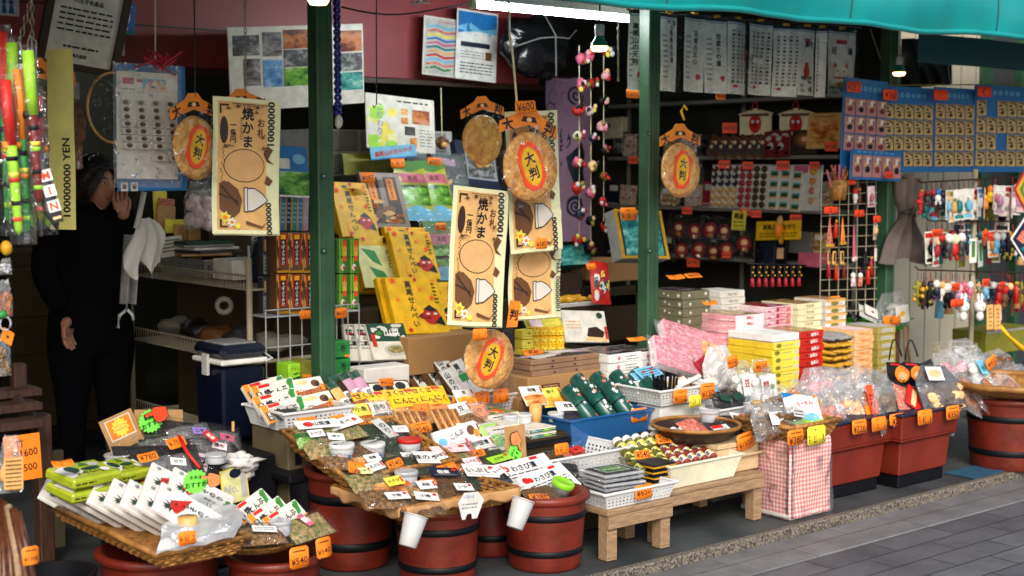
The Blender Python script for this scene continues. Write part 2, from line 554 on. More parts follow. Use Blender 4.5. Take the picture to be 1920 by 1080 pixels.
def pack(name, label, cat, px, py, wpx, hpx, v, d, base, els=(), yaw=0, tilt=0, roll=0, group=None, puff=0, film=False, ch=.003, sz=None, side=None, key=None):
 """a box, packet or card whose face centre stands at that place; puff > 0 is a soft packet"""
 p = P(px, py, v=v)
 w, h = sz or size(p, wpx, hpx, yaw, tilt)
 if key in CACHE and key:
  me = CACHE[key]
 else:
  mb = MB()
  if puff:
   mb.rect(-w / 2, -h / 2, w / 2, h / 2, 0, base)
   mb.art(els, w, h)
   sd = random.random() * 50
   def fn(c, w=w, h=h):
    a, b = 2 * c.x / w, 2 * c.y / h
    e = max(0, (1 - a ** 4)) * max(0, (1 - b ** 4))
    return (c.x, c.y, c.z + puff * e + .35 * puff * noise.noise((c.x * 22 + sd, c.y * 22, sd)))
   mb.warp(fn, min(w, h) / 5, 3)
   mb.sheet(lambda a, b: ((a - .5) * w, (b - .5) * h, -.4 * puff * (1 - (2 * a - 1) ** 4) * (1 - (2 * b - 1) ** 4) - .001), 4, 4, side or base)
  else:
   mb.box((0, 0, -d / 2), (w, h, d), side or base, ch)
   if side:
    mb.rect(-w / 2 + ch, -h / 2 + ch, w / 2 - ch, h / 2 - ch, .0003, base)
   mb.art(els, w, h)
  me = mb.mesh(name)
  if key: CACHE[key] = me
 o = thing(name, label, cat, me, MX(p, yaw, tilt, roll), group)
 if film:
  f = MB()
  sd = random.random() * 50
  dz = max(d, puff * 1.5)
  f.sheet(lambda a, b: ((a - .5) * w * 1.12, (b - .5) * h * 1.16, .006 + puff + .008 * noise.noise((a * 5 + sd, b * 5, 0)) - (dz if a in (0, 1) or b in (0, 1) else 0) * .7), 9, 9, 'bagfilm')
  part(o, 'clear_wrap', f)
 return o
def tag(px, py, v, txt, tail, wpx=32, hpx=24, tilt=8, yaw=0, roll=0, top=True, m='tag', colr='orange'):
 p = P(px, py, v=v)
 w, h = size(p, wpx, hpx, yaw, tilt)
 mb = MB()
 c = min(w, h) * .12
 pts = [(-w / 2 + c, -h / 2), (w / 2 - c, -h / 2), (w / 2, -h / 2 + c), (w / 2, h / 2 - c), (w / 2 - c, h / 2), (-w / 2 + c, h / 2), (-w / 2, h / 2 - c), (-w / 2, -h / 2 + c)]
 mb.prism(pts, -.0012, 0, m)
 rd = random.Random(px * 7 + py)
 t = '¥' + txt
 g = glyphs(t)
 hh = min((.52 if top else .72) * h / g[3] , w * .84 / g[2])
 mb.text(t, 0, -h * (.16 if top else 0), hh, 'tagink', .0006, False, rd.uniform(-4, 6))
 if top:
  mb.art([('l', .18, .68, .82, .9, 1, 'tagink')], w, h, .0006)
 bend = rd.uniform(-.004, .008)
 mb.warp(lambda q: (q.x, q.y, q.z + bend * ((2 * q.x / w) ** 2)), max(w / 3, .01), 1)
 return thing('price_tag', '%s price tag reading %s yen %s' % (colr, txt, tail), 'price tag', mb, MX(p, yaw, tilt, roll), 'orange price tags' if m == 'tag' else None)
# ================================================================ the setting
def brick_floor(key, c1, c2, mortar, bw, bh, ms=.006, rough=.55):
 m = mat(key, c1, rough, var=0)
 nt = m.node_tree
 N, L = nt.nodes.new, nt.links.new
 b = nt.nodes['Principled BSDF']
 tc, bt, nz, mx, bp = N('ShaderNodeTexCoord'), N('ShaderNodeTexBrick'), N('ShaderNodeTexNoise'), N('ShaderNodeMixRGB'), N('ShaderNodeBump')
 bt.inputs['Scale'].default_value = 1
 bt.inputs['Brick Width'].default_value = bw
 bt.inputs['Row Height'].default_value = bh
 bt.inputs['Mortar Size'].default_value = ms
 bt.inputs['Mortar Smooth'].default_value = .4
 bt.inputs['Color1'].default_value = (*hexc(c1), 1)
 bt.inputs['Color2'].default_value = (*hexc(c2), 1)
 bt.inputs['Mortar'].default_value = (*hexc(mortar), 1)
 nz.inputs['Scale'].default_value = 5
 nz.inputs['Detail'].default_value = 8
 nz.inputs['Roughness'].default_value = .75
 mx.blend_type = 'OVERLAY'
 mx.inputs[0].default_value = .8
 L(tc.outputs['Object'], bt.inputs[0]); L(tc.outputs['Object'], nz.inputs[0])
 L(bt.outputs[0], mx.inputs[1]); L(nz.outputs[0], mx.inputs[2]); L(mx.outputs[0], b.inputs['Base Color'])
 bp.inputs['Strength'].default_value = .5
 bp.inputs['Distance'].default_value = .006
 ma = N('ShaderNodeMath'); ma.operation = 'MULTIPLY_ADD'; ma.inputs[1].default_value = -1
 L(bt.outputs['Fac'], ma.inputs[0]); L(nz.outputs[0], ma.inputs[2]); L(ma.outputs[0], bp.inputs['Height']); L(bp.outputs[0], b.inputs['Normal'])
 return m
brick_floor('paver', '#626366', '#4b4c50', '#3a3a3d', .42, .14)
brick_floor('kerbband', '#727272', '#646566', '#4a4c4e', .75, .26, .004)
mat('apron', '#464b4c', rough=.65, c2='#2a2f31', vs=3.5, bump=.15, bs=60)
mat('granite', '#8a8272', rough=.7, c2='#2c2824', vs=110, bump=.2)
mat('wallred', '#8e3638', rough=.5, var=.08, vs=4)
mat('walldark', '#302f28', rough=.9, var=.15, vs=3, spec=.1)
mat('wallcream', '#bcb59c', rough=.7, var=.06, vs=3)
mat('awningteal', '#0d8c8c', rough=.26, var=.16, vs=2.2, bump=.05, bs=300)
mat('awningdark', '#0c4a4c', rough=.5, var=.06, vs=3)
MB.slab = lambda s, x0, y0, z0, x1, y1, z1, m, ch=0: s.box(((x0 + x1) / 2, (y0 + y1) / 2, (z0 + z1) / 2), (x1 - x0, y1 - y0, z1 - z0), m, ch)
def struct(name, mb, label=None):
 return thing(name, label, None, mb, kind='structure')
struct('street', MB().slab(-40, -40, -.24, 60, 3.5, -.045, 'paver'))
struct('pavement', MB().slab(-40, 3.504, -.24, 60, 3.757, -.04, 'kerbband', .004))
struct('kerb', MB().slab(-40, 3.76, -.2, 60, 3.80, 0, 'granite', .006))
struct('ground', MB().slab(-40, 3.802, -.3, 60, 14, -.002, 'apron'))
def wallthing(name, label, mb, cat='wall'):
 return thing(name, label, cat, mb)
wallthing('back_wall', 'dark brown back wall of the shop behind the pink cloth and shelves', MB().slab(.9, 7.62, 0, 7.4, 7.72, 2.6, 'walldark'))
wallthing('side_wall', 'dark side wall of the shop beyond the person at the left end', MB().slab(.8, 5.1, 0, .9, 7.6, 2.6, 'walldark'))
wallthing('end_wall', 'dark end wall of the shop carrying the souvenir shelves', MB().slab(7.3, 5.25, 0, 7.36, 7.6, 2.6, 'walldark'))
wallthing('ceiling', 'dark ceiling over the inside of the shop, extended unseen at left to cut light', MB().slab(-7, 5.0, 2.62, 7.4, 7.75, 2.72, 'walldark'), 'ceiling')  # runs on unseen past the left wall, added to darken the inside
# red panelled fascia across the inside of the shop
mb = MB()
for x0, x1 in ((.95, 1.7), (1.7, 2.75), (2.75, 4.14), (4.14, 5.7)):
 mb.slab(x0 + .004, 6.6, 2.005, x1 - .004, 6.63, 2.6, 'wallred', .004)
mb.slab(.95, 6.605, 2.0, 5.7, 6.7, 2.6, 'walldark')
mb.slab(.95, 6.592, 2.27, 2.745, 6.6, 2.277, 'black').slab(2.755, 6.592, 2.2, 4.13, 6.6, 2.207, 'black')
fa = wallthing('fascia', 'dark red panelled fascia board across the shop above the posters', mb)
part(fa, 'trim_strip', MB().slab(.95, 6.57, 1.975, 5.7, 6.62, 2.0, 'dbrown'))
# green posts
for i, (px, lab) in enumerate(((607, 'dark green steel post left of the yellow cracker boxes'), (1218, 'dark green steel post beside the framed box and white paper strips'), (1662, 'dark green steel post behind the blue card boards'))):
 p = P(px, 500, v=5.04)
 w = .039
 mb = MB().slab(-w, -w, 0, w, w, 2.62, 'greenpost', .006)
 for dx in (-.018, .018):
  mb.slab(dx - .004, -w - .004, 0, dx + .004, -w + .001, 2.62, 'greenpost', .002)
 thing('post', lab, 'post', mb, Matrix.Translation((p.x, 5.05, 0)), 'green shop front posts')
# awning: canopy, wavy valance, arms; lengthened out of view leftward to cut light
aw = thing('awning', 'bright teal fabric awning hanging over the right half of the shop front', 'awning', None, Matrix.Translation((0, 0, 0)))
mb = MB().sheet(lambda a, b: (-7 + 21 * a, 5.12 - 1.22 * b, 2.78 - .34 * b - .03 * math.sin(a * 60) * b * (1 - b)), 140, 8, 'awningteal')
part(aw, 'canopy', mb)
def valance(a, b):
 x = -7 + 21 * a
 sag = .007 * math.sin(x * 3.1) + .006 * math.sin(x * 7.3 + 1)
 return (x, 3.9 - .03 * math.sin(b * 3.0) + .012 * math.sin(x * 5 + b * 3) - .006 * math.sin(x * 23) * b, 2.44 - (.32 - sag - .011 * max(0, x - 3.8)) * b)
part(aw, 'valance', MB().sheet(valance, 320, 10, 'awningteal'))
part(aw, 'hem', MB().tube([(valance(i / 320, 1)[0], valance(i / 320, 1)[1] - .004, valance(i / 320, 1)[2] + .004) for i in range(321)], .014, 'awningteal', 8))
for k_ in range(12):
 a_ = (k_ * 1.15 + 8.9 - .2) / 21
 if a_ < 1:
  part(aw, 'seam', MB().tube([(valance(a_, j / 10)[0], valance(a_, j / 10)[1] - .002, valance(a_, j / 10)[2]) for j in range(11)], .004, 'awningdark', 5))
p0, p1 = P(1722, 64, v=4.6), P(1999, 100, v=4.6)
thing('side_awning', 'dark teal awning edge under the bright awning at the far right', 'awning',
      MB().sheet(lambda a, b: (p0.x + (p1.x + 1 - p0.x) * a, 4.6 + .01 * math.sin(a * 20), 2.24 - .16 * b), 30, 3, 'awningdark'))
# next shop: cream wall with ribs, and a green framed opening
mb = MB().slab(7.75, 5.9, 0, 9.35, 5.96, 2.6, 'wallcream')
for i in range(9):
 mb.slab(7.78 + i * .19, 5.895, 0, 7.787 + i * .19, 5.9, 2.6, 'grey')
wallthing('neighbour_wall', 'cream ribbed wall of the next shop behind the charm racks', mb)
fr = thing('side_window', 'dark green framed window of the next shop behind the charm racks', 'window', None, Matrix.Translation((9.35, 5.86, 0)))
part(fr, 'frame', MB().slab(0, 0, 0, .12, .1, 2.6, 'greenpost').slab(.5, 0, 0, .56, .1, 2.6, 'greenpost').slab(.12, 0, .86, .5, .1, .92, 'lgrey').slab(.12, 0, 1.24, .5, .1, 1.3, 'lgrey'))
part(fr, 'dark_pane', MB().slab(.12, .06, 0, 4, .1, 2.6, 'dgrey'))
# ================================================================ builders of furniture and containers
def barrel(label, loc, r, h, bands=(.2, .68), mt='barrel', lip=True):
 o = thing('barrel', label, 'barrel', None, Matrix.Translation(loc), 'red brown display barrels')
 b = MB()
 rb = r * .86
 pr = [(rb * .97, 0), (rb, .008)] + [(rb + (r - rb) * (t ** .85), h * t) for t in (.1, .25, .45, .65, .85, .95)] + [(r, h - .006), (r * .99, h), (r - .016, h), (r - .018, h - .07), (0.02, h - .08)]
 b.lathe(pr, mt, 40, True, cap0=True)
 part(o, 'body', b)
 if lip:
  part(o, 'lip', MB().lathe([(r + .001, h - .03), (r + .012, h - .022), (r + .013, h - .004), (r + .004, h + .003), (r - .012, h + .001)], mt, 40))
 for t in bands:
  ra, rc = rb + (r - rb) * (t ** .85), rb + (r - rb) * ((t + .09) ** .85)
  part(o, 'hoop', MB().lathe([(ra, h * t), (ra + .004, h * t + .003), (rc + .004, h * (t + .09) - .003), (rc, h * (t + .09))], 'hoop', 40))
 return o
def basket(label, M, w, d, h, mt='whiteplastic', nx=14, nz=4, taper=.88, name='plastic_basket', group='plastic display baskets', hole=True, rimh=.012):
 """local x width, y depth, z up; origin at the middle of the bottom"""
 o = thing(name, label, 'basket', None, M, group)
 b = MB()
 step = w / (2 * nx + 1)
 for ax in range(4):
  L = w if ax % 2 == 0 else d
  n = max(3, int(L / step) // 2) * 2 + 1
  m = 2 * nz + 3
  def fn(a, t, ax=ax):
   k = taper + (1 - taper) * t
   x, y = (a - .5) * w * k, d / 2 * k
   if ax == 0: return (x, -y, t * h)
   if ax == 2: return (x, y, t * h)
   yy = (a - .5) * d * k
   return (-w / 2 * k, yy, t * h) if ax == 1 else (w / 2 * k, yy, t * h)
  b.sheet(fn, n, m, mt, False, (lambda i, j: i % 2 == 1 and j % 2 == 1 and 0 < j < m - 2) if hole else None)
 b.rect(-w / 2 * taper, -d / 2 * taper, w / 2 * taper, d / 2 * taper, .002, mt)
 solid(part(o, 'body', b), .0025)
 r = MB()
 e = rimh
 for s in (-1, 1):
  r.box((0, s * (d / 2 + .002), h), (w + 2 * e, e, e * .9), mt, .003)
  r.box((s * (w / 2 + .002), 0, h), (e, d - e * .6, e * .9), mt, .003)
 part(o, 'rim', r)
 return o
def woven_tray(label, M, w, d, h, paper=False, rim='wicker', flare=.04, name='woven_tray'):
 o = thing(name, label, 'tray', None, M, 'woven trays of goods')
 b = MB()
 n = max(3, int(h / .009))
 for k in range(n):
  t = (k + .5) / n
  hw, hd = w / 2 - flare * (1 - t), d / 2 - flare * (1 - t)
  pts = []
  N = int((w + d) * 2 / .012)
  for i in range(N):
   s = i / N * 2 * (w + d)
   if s < w: x, y, nx, ny = -hw + 2 * hw * s / w, -hd, 0, -1
   elif s < w + d: x, y, nx, ny = hw, -hd + 2 * hd * (s - w) / d, 1, 0
   elif s < 2 * w + d: x, y, nx, ny = hw - 2 * hw * (s - w - d) / w, hd, 0, 1
   else: x, y, nx, ny = -hw, hd - 2 * hd * (s - 2 * w - d) / d, -1, 0
   q = .0032 * math.cos(math.pi * i / 2 + math.pi * (k % 2)) * (1 if i % 2 == 0 else 0)
   pts.append((x + nx * q, y + ny * q, t * h + .0012 * noise.noise((s * 9, k, 0))))
  b.tube(pts, .0052, 'wicker', 5, True)
 part(o, 'woven_side', b)
 part(o, 'rim', MB().tube([(-w / 2, -d / 2, h), (w / 2, -d / 2, h), (w / 2, d / 2, h), (-w / 2, d / 2, h)], .011, rim, 8, True))
 part(o, 'base', MB().slab(-w / 2 + flare, -d / 2 + flare, .002, w / 2 - flare, d / 2 - flare, .008, 'wicker'))
 if paper:
  q = MB()
  rd = random.Random(5)
  for (x0, y0, x1, y1, nx, ny) in ((-w / 2, -d / 2, w / 2, -d / 2, 0, -1), (-w / 2, d / 2, -w / 2, -d / 2, -1, 0)):
   def fn(a, t):
    tri = .55 + .45 * abs(((a * 3.0 + .35) % 1) * 2 - 1)
    dr = t * (.052 * tri + .004)
    o_ = .015 + .004 * math.sin(a * 40) * t
    return (x0 + (x1 - x0) * a + nx * o_ * min(1, t * 4) - nx * .01 * (t < .01), y0 + (y1 - y0) * a + ny * o_ * min(1, t * 4) - ny * .01 * (t < .01), h + .013 - dr - (.012 if t == 0 else 0))
   q.sheet(fn, 36, 5, 'paperbrown')
  solid(part(o, 'paper_lining', q), .001)
 return o
mat('paperbrown', '#b98c5a', rough=.75, var=.1, vs=14, bump=.4, bs=25)
def stool(label, M, w, d, h, leg=.045, th=.022, name='wooden_stool', cat='stool', mt='lightwood', apron=.05):
 o = thing(name, label, cat, None, M, 'low wooden stools and benches')
 part(o, 'seat', MB().box((0, 0, h - th / 2), (w, d, th), mt, .003))
 for sx in (-1, 1):
  for sy in (-1, 1):
   x, y = sx * (w / 2 - leg / 2 - .008), sy * (d / 2 - leg / 2 - .01)
   part(o, 'leg', MB().box((0, 0, 0), (leg, leg, h - th - .001), mt, .002), Matrix.Translation((x, y, (h - th) / 2)))
 for sy in (-1, 1):
  part(o, 'apron', MB().box((0, 0, 0), (w - .01, .016, apron), mt, .002), Matrix.Translation((0, sy * (d / 2 - .006), h - th - apron / 2 - .001)))
 return o
def planter(label, M, w, d, h):
 o = thing('planter', label, 'planter', None, M, 'square red brown planters used as stands')
 hr = h * .33
 part(o, 'body', MB().box((0, 0, .06 + (h - .06 - hr) / 2), (w * .86, d * .86, h - .06 - hr), 'planter', .006, .93))
 part(o, 'collar', MB().box((0, 0, h - hr / 2), (w, d, hr), 'planter', .006, .94).box((0, 0, h - hr - .008), (w * .95, d * .95, .018), 'planter', .004, .95))
 part(o, 'rim', MB().box((0, 0, h + .004), (w + .014, d + .014, .012), 'navy', .004))
 part(o, 'base', MB().box((0, 0, .03), (w * .76, d * .76, .06), 'hoop', .004))
 return o
def jar(label, px, py, v, r, h, lid='whiteplastic', body='driedfish', marks=('blue', 'red', 'pink'), word=None, group='round tubs with lids', z=0, tilt=0):
 p = P(px, py, v=v)
 o = thing('tub', label, 'tub', None, MZ(p, 0, tilt), group)
 b = MB().lathe([(r * .86, 0), (r * .9, .003), (r * .97, h * .72)], 'cloudtub', 24, True, True)
 b.lathe([(r * .82, .004), (r * .9, h * .62), (.001, h * .64)], body, 20)
 rd = random.Random(px)
 for i in range(12):
  a = i * .52 + rd.random() * .2
  b.X = Matrix.Rotation(a, 4, 'Z') @ Matrix.Translation((0, -r * .962, h * .3)) @ Matrix.Rotation(R(90), 4, 'X')
  if marks: b.ell(0, 0, r * .13, r * .13, 0, marks[i % len(marks)], 10)
 b.X = None
 part(o, 'body', b)
 part(o, 'lid', MB().lathe([(r * .98, h * .7), (r * 1.02, h * .72), (r * 1.02, h * .93), (r * .97, h), (r * .9, h * .985), (.001, h * .98)], lid, 28))
 if word:
  t = MB()
  t.text(word, 0, 0, r * .5, 'ink', h * 1.0 + .002)
  part(o, 'printed_word', t, Matrix.Rotation(R(18), 4, 'Z'))
 return o
mat('cloudtub', '#c8ccd0', rough=.2, var=.05)
mat('cupwhite', '#bcbdbc', rough=.35, var=.03)
def cup(label, px, py, v, r, h, lean, yaw):
 p = P(px, py, v=v)
 o = thing('paper_cup', label, 'cup', None, Matrix.Translation(p) @ Matrix.Rotation(R(yaw), 4, 'Z') @ Matrix.Rotation(R(lean), 4, 'Y'), 'white cups hanging from the trays')
 part(o, 'body', MB().lathe([(.001, -h / 2), (r * .70, -h / 2), (r * .76, -h / 2 + .003), (r, h / 2 - .002), (r * .97, h / 2 - .001), (r * .74, -h / 2 + .006), (.001, -h / 2 + .006)], 'cupwhite', 32))
 part(o, 'rolled_rim', MB().tube([(r * math.cos(i * .2618), r * math.sin(i * .2618), h / 2) for i in range(24)], .003, 'cupwhite', 6, True))
 return o
def carton(label, px, py, v, wpx, h, d, mt='kraftbox', els=(), yaw=0, name='cardboard_box', cat='box', group='cardboard boxes', tape=True, w=None):
 """px,py is the middle of the front face's lower edge"""
 p = P(px, py, v=v)
 w = w or size(p, wpx, 1, yaw)[0]
 o = thing(name, label, cat, None, Matrix.Translation(p) @ Matrix.Rotation(R(yaw), 4, 'Z'), group)
 b = MB().box((0, d / 2, h / 2), (w, d, h), mt, .004)
 b.X = Matrix.Translation((0, 0, h / 2)) @ Matrix.Rotation(R(90), 4, 'X')
 b.art(els, w, h)
 b.X = None
 part(o, 'body', b)
 if tape:
  part(o, 'tape', MB().slab(-w / 2 - .0006, d * .46, h * .75, w / 2 + .0006, d * .54, h + .0008, 'tan'))
 return o
def stack(n, name, noun, cat, px, py, v, w, d, h, mt, side, front, where, group, top=None, yaw=0, gap=.0015, jit=.004, mats=None):
 """n flat boxes piled from the bottom; px,py is the middle of the topmost front edge"""
 p = P(px, py, v=v) - Vector((0, 0, n * h))
 rd = random.Random(px)
 for i in range(n):
  k = n - 1 - i
  word = 'topmost' if k == 0 else 'bottom' if i == 0 else ORD[k] + ' from the top'
  key = '%s%d%s' % (name, px, 'T' if k == 0 and top else (mats[i] if mats else ''))
  if key not in CACHE:
   m1 = mats[i] if mats else mt
   b = MB().box((0, d / 2, h / 2), (w, d, h - gap), m1, .0022)
   b.X = Matrix.Translation((0, 0, h / 2)) @ Matrix.Rotation(R(90), 4, 'X')
   b.art(front, w, h)
   b.X = Matrix.Translation((-w / 2, d / 2, h / 2)) @ Matrix.Rotation(R(-90), 4, 'Z') @ Matrix.Rotation(R(90), 4, 'X')
   if side: b.art(side, d, h)
   if k == 0 and top:
    b.X = Matrix.Translation((0, d / 2, h - gap / 2))
    b.art(top, w, d)
   b.X = None
   CACHE[key] = b.mesh(name)
  M = Matrix.Translation(p + Vector((rd.uniform(-jit, jit), rd.uniform(-jit, jit), i * h))) @ Matrix.Rotation(R(yaw + rd.uniform(-1.2, 1.2)), 4, 'Z')
  thing(name, '%s, %s of the %s' % (noun, word, where), cat, CACHE[key], M, group)
 return p + Vector((0, 0, n * h))
def bag(label, px, py, v, wpx, hpx, inside, tilt=15, yaw=0, roll=0, label_els=(), group='clear bags of snacks', name='snack_bag', depth_=.05, film='bagfilm', seed=None, sticks=0, lay=False):
 """a crumpled clear bag with its contents; px,py is its middle"""
 p = P(px, py, v=v)
 w, h = size(p, wpx, hpx, yaw, tilt)
 o = thing(name, label, 'bag', None, MX(p, yaw, tilt, roll), group)
 sd = seed if seed is not None else random.random() * 90
 c = MB()
 rd = random.Random(int(sd * 100) + px)
 if sticks:
  for i in range(sticks):
   x = (i - (sticks - 1) / 2) * w * .7 / sticks
   c.tube([(x, -h * .42, 0), (x + rd.uniform(-.006, .006), h * .2, rd.uniform(-.01, .01))], w * .33 / sticks, inside, 7)
 else:
  for i in range(15):
   c.blob((rd.uniform(-.33, .33) * w, rd.uniform(-.42, .12) * h, rd.uniform(-.1, .35) * depth_), (w * .17, h * .12, depth_ * .36), inside if isinstance(inside, str) else inside[i % len(inside)], i + sd, .5, 10, 7, 2.2)
 part(o, 'contents', c)
 f = MB()
 def fn(sgn):
  def g(a, t):
   x, y = 2 * a - 1, 2 * t - 1
   nar = 1 - .45 * max(0, y - .25) / .75 * (1 if not lay else .2)
   e = max(0, 1 - abs(x) ** 3) * max(0, 1 - max(y, -y * .9) ** 4)
   zz = sgn * (depth_ * .62 * e + .001) + .016 * noise.noise((x * 2.6 + sd, y * 2.6, sgn)) * (.3 + e) + .007 * noise.noise((x * 8 + sd, y * 8, sgn * 3))
   fl = .01 * noise.noise((x * 6 + sd, y * 3, 5)) * max(0, y)
   return (x * w / 2 * nar + fl, y * h / 2 + fl, zz)
  return g
 f.sheet(fn(1), 14, 16, film, False)
 f.sheet(fn(-1), 8, 8, film, False)
 part(o, 'clear_wrap', f)
 if label_els:
  lw, lh = label_els[0][1] * w, label_els[0][2] * h
  q = MB().box((0, 0, 0), (lw, lh, .001), label_els[0][3])
  q.art(label_els[1:], lw, lh, .0012)
  part(o, 'paper_label', q, Matrix.Translation((label_els[0][4] * w, label_els[0][5] * h, depth_ * .66 + .012)))
 return o
def flatbag(label, px, py, v, w, h, inside, els=(), yaw=0, tilt=75, roll=0, group='flat clear packets on the trays', name='flat_packet', film='film', puff=.012, lab=None):
 """a packet lying on a tray: a flat mass of food under film with a printed card"""
 p = P(px, py, v=v)
 o = thing(name, label, 'packet', None, MX(p, yaw, tilt, roll), group)
 sd = random.random() * 90
 c = MB()
 def fn(a, b):
  x, y = 2 * a - 1, 2 * b - 1
  e = max(0, 1 - x ** 6) * max(0, 1 - y ** 6)
  return (x * w * .47, y * h * .45, e * (puff + .006 * noise.noise((x * 9 + sd, y * 9, sd)) + .003 * noise.noise((x * 30 + sd, y * 30, sd))) - .004)
 c.sheet(fn, 16, 16, inside)
 part(o, 'contents', c)
 f = MB().sheet(lambda a, b: ((a - .5) * w * 1.06, (b - .5) * h * 1.08, (puff + .007) * max(0, 1 - (2 * a - 1) ** 6) * max(0, 1 - (2 * b - 1) ** 6) + .007 * noise.noise((a * 6 + sd, b * 6, 3)) + .001), 12, 12, film, False)
 part(o, 'clear_wrap', f)
 if els:
  x, y, lw, lh, base, rot = els[0]
  q = MB().box((0, 0, 0), (lw * w, lh * h, .0012), base)
  q.art(els[1:], lw * w, lh * h, .0012)
  part(o, 'paper_label', q, Matrix.Translation((x * w, y * h, puff + .013)) @ Matrix.Rotation(R(rot), 4, 'Z'))
 return o
# ================================================================ front row
DIR = Vector((CH, SH, 0))
def barrel_at(label, px, py, rpx, h, z0=0, **k):
 p = P(px, py, z=z0)
 r = rpx * (depth(p) + .1) / FOC
 c = p + DIR * r * .86
 return barrel(label, (c.x, c.y, z0), r, h, **k), c, r
bB, cB, rB = barrel_at('red brown barrel with the green lidded pot and white packets on top', 1023, 1076, 80, .285)
bA, cA, rA = barrel_at('red brown barrel under the papered tray, with a white cup hanging before it', 817, 1108, 82, .29)
bC, cC, rC = barrel_at('red brown barrel below the upper tray, beside the beige box', 652, 1073, 84, .37)
bD, cD, rD = barrel_at('red brown barrel half hidden between the two barrels with white cups', 918, 1046, 60, .3)
p = P(265, 1052, z=.235)
barrel('wide red brown barrel under the tray of white packets at far left', (p.x + .13, p.y + .14, -.02), .2, .25, bands=(.1, .5))
p = P(497, 1058, z=.2)
barrel('red brown barrel carrying two 540 yen tags on its rim', (p.x + .1, p.y + .11, -.02), .158, .22, bands=(.1, .52))
bR, cR, rR = barrel_at('red brown barrel at the far right under the bamboo tray', 1912, 886, 79, .36)
# --- stools and bench
stool('small pale wooden stool under the basket of black trays', Matrix.Translation((3.865, 4.0, 0)), .36, .27, .2, .052)
stool('long pale wooden bench under the basket of bottles', Matrix.Translation((4.345, 4.12, 0)), .66, .38, .205, .05, .02, 'wooden_bench', 'bench', apron=.042)
# --- gingham wrapped box and planters
mb = MB()
nq = 26
def ging(key, c, rough):
 m = mat(key, c, rough, var=0)
 nt = m.node_tree
 N, L = nt.nodes.new, nt.links.new
 tc, sp = N('ShaderNodeTexCoord'), N('ShaderNodeSeparateXYZ')
 L(tc.outputs['Object'], sp.inputs[0])
 ad = N('ShaderNodeMath'); ad.operation = 'ADD'
 L(sp.outputs[0], ad.inputs[0]); L(sp.outputs[1], ad.inputs[1])
 outs = []
 for src in (ad.outputs[0], sp.outputs[2]):
  q = N('ShaderNodeMath'); q.operation = 'MULTIPLY'; q.inputs[1].default_value = 54
  f = N('ShaderNodeMath'); f.operation = 'FRACT'
  g = N('ShaderNodeMath'); g.operation = 'LESS_THAN'; g.inputs[1].default_value = .5
  L(src, q.inputs[0]); L(q.outputs[0], f.inputs[0]); L(f.outputs[0], g.inputs[0])
  outs.append(g.outputs[0])
 s = N('ShaderNodeMath'); s.operation = 'ADD'
 L(outs[0], s.inputs[0]); L(outs[1], s.inputs[1])
 h = N('ShaderNodeMath'); h.operation = 'MULTIPLY'; h.inputs[1].default_value = .5
 L(s.outputs[0], h.inputs[0])
 rp = N('ShaderNodeValToRGB')
 rp.color_ramp.elements[0].color = (*hexc('#d8706a'), 1)
 rp.color_ramp.elements[1].color = (*hexc('#ecdcd8'), 1)
 e = rp.color_ramp.elements.new(.5); e.color = (*hexc('#e4a6a0'), 1)
 L(h.outputs[0], rp.inputs[0]); L(rp.outputs[0], nt.nodes['Principled BSDF'].inputs['Base Color'])
ging('gingham', '#e0807a', .6)
plastic_film('gingfilm', base=.0, white=.06, bs=9, bump=.8, fres=1.25, glint=.5)
o = thing('wrapped_box', 'box wrapped in red and white gingham cloth under clear film', 'box', None, Matrix.Translation((4.728, 3.84, 0)))
mb = MB().box((.14, .135, .172), (.28, .27, .34), 'gingham', .008)
part(o, 'gingham_cover', mb.warp(lambda q: (q.x + .006 * noise.noise((q.y * 9, q.z * 9, 1)), q.y + .008 * noise.noise((q.x * 9, q.z * 7, 4)) - .006 * (1 - q.z / .34), q.z), .04, 4))
part(o, 'clear_wrap', MB().box((.14, .135, .171), (.292, .282, .34), 'gingfilm', .01).warp(lambda q: (q.x + .01 * noise.noise((q.y * 12, q.z * 9, 3)), q.y + .012 * noise.noise((q.x * 11, q.z * 8, 7)) - .012 * (1 - q.z / .34), max(q.z, .003)), .03, 4))
mb = MB()
mb.box((.14, .135, .018), (.284, .274, .024), 'whitecloth', .006)
part(o, 'hem', mb)
planter('red brown square planter beside the gingham wrapped box', Matrix.Translation((5.345, 4.15, 0)), .5, .46, .352)
planter('red brown square planter with sunglasses and a grey bag on it', Matrix.Translation((5.80, 4.09, 0)), .48, .46, .352)
# --- hidden supports for the goods: low dark tables and crates
tb = thing('display_table', 'low dark cloth covered table behind the trays, under the packs and boxes', 'table', None, Matrix.Translation((3.55, 4.78, 0)))
part(tb, 'top', MB().box((0, .03, .33), (1.65, .44, .03), 'hoop', .006))
part(tb, 'cloth_skirt', MB().sheet(lambda a, b: (-.82 + 1.64 * a, -.245 + .01 * math.sin(a * 70) + .06, .33 - .32 * b), 60, 2, 'hoop'))
tb = thing('display_table', 'low dark cloth covered table under the stacks of coloured boxes on the right', 'table', None, Matrix.Translation((5.5, 4.78, 0)))
part(tb, 'top', MB().box((0, 0, .30), (2.1, .6, .04), 'hoop', .006))
part(tb, 'cloth_skirt', MB().sheet(lambda a, b: (-1.04 + 2.08 * a, -.29 + .01 * math.sin(a * 70), .3 - .29 * b), 60, 2, 'hoop'))
# --- beige box under the left basket
mat('creambox', '#5c5238', rough=.8, var=.08, vs=5)  # beige with the shade it stands in put into the base colour
o = thing('beige_box', 'beige box with a dark square hole, under the basket of kelp packets', 'box', MB().box((.13, .14, .25), (.26, .28, .48), 'creambox', .006).slab(.03, -.001, .36, .06, .004, .41, 'ink'), Matrix.Translation((2.785, 4.70, 0)))
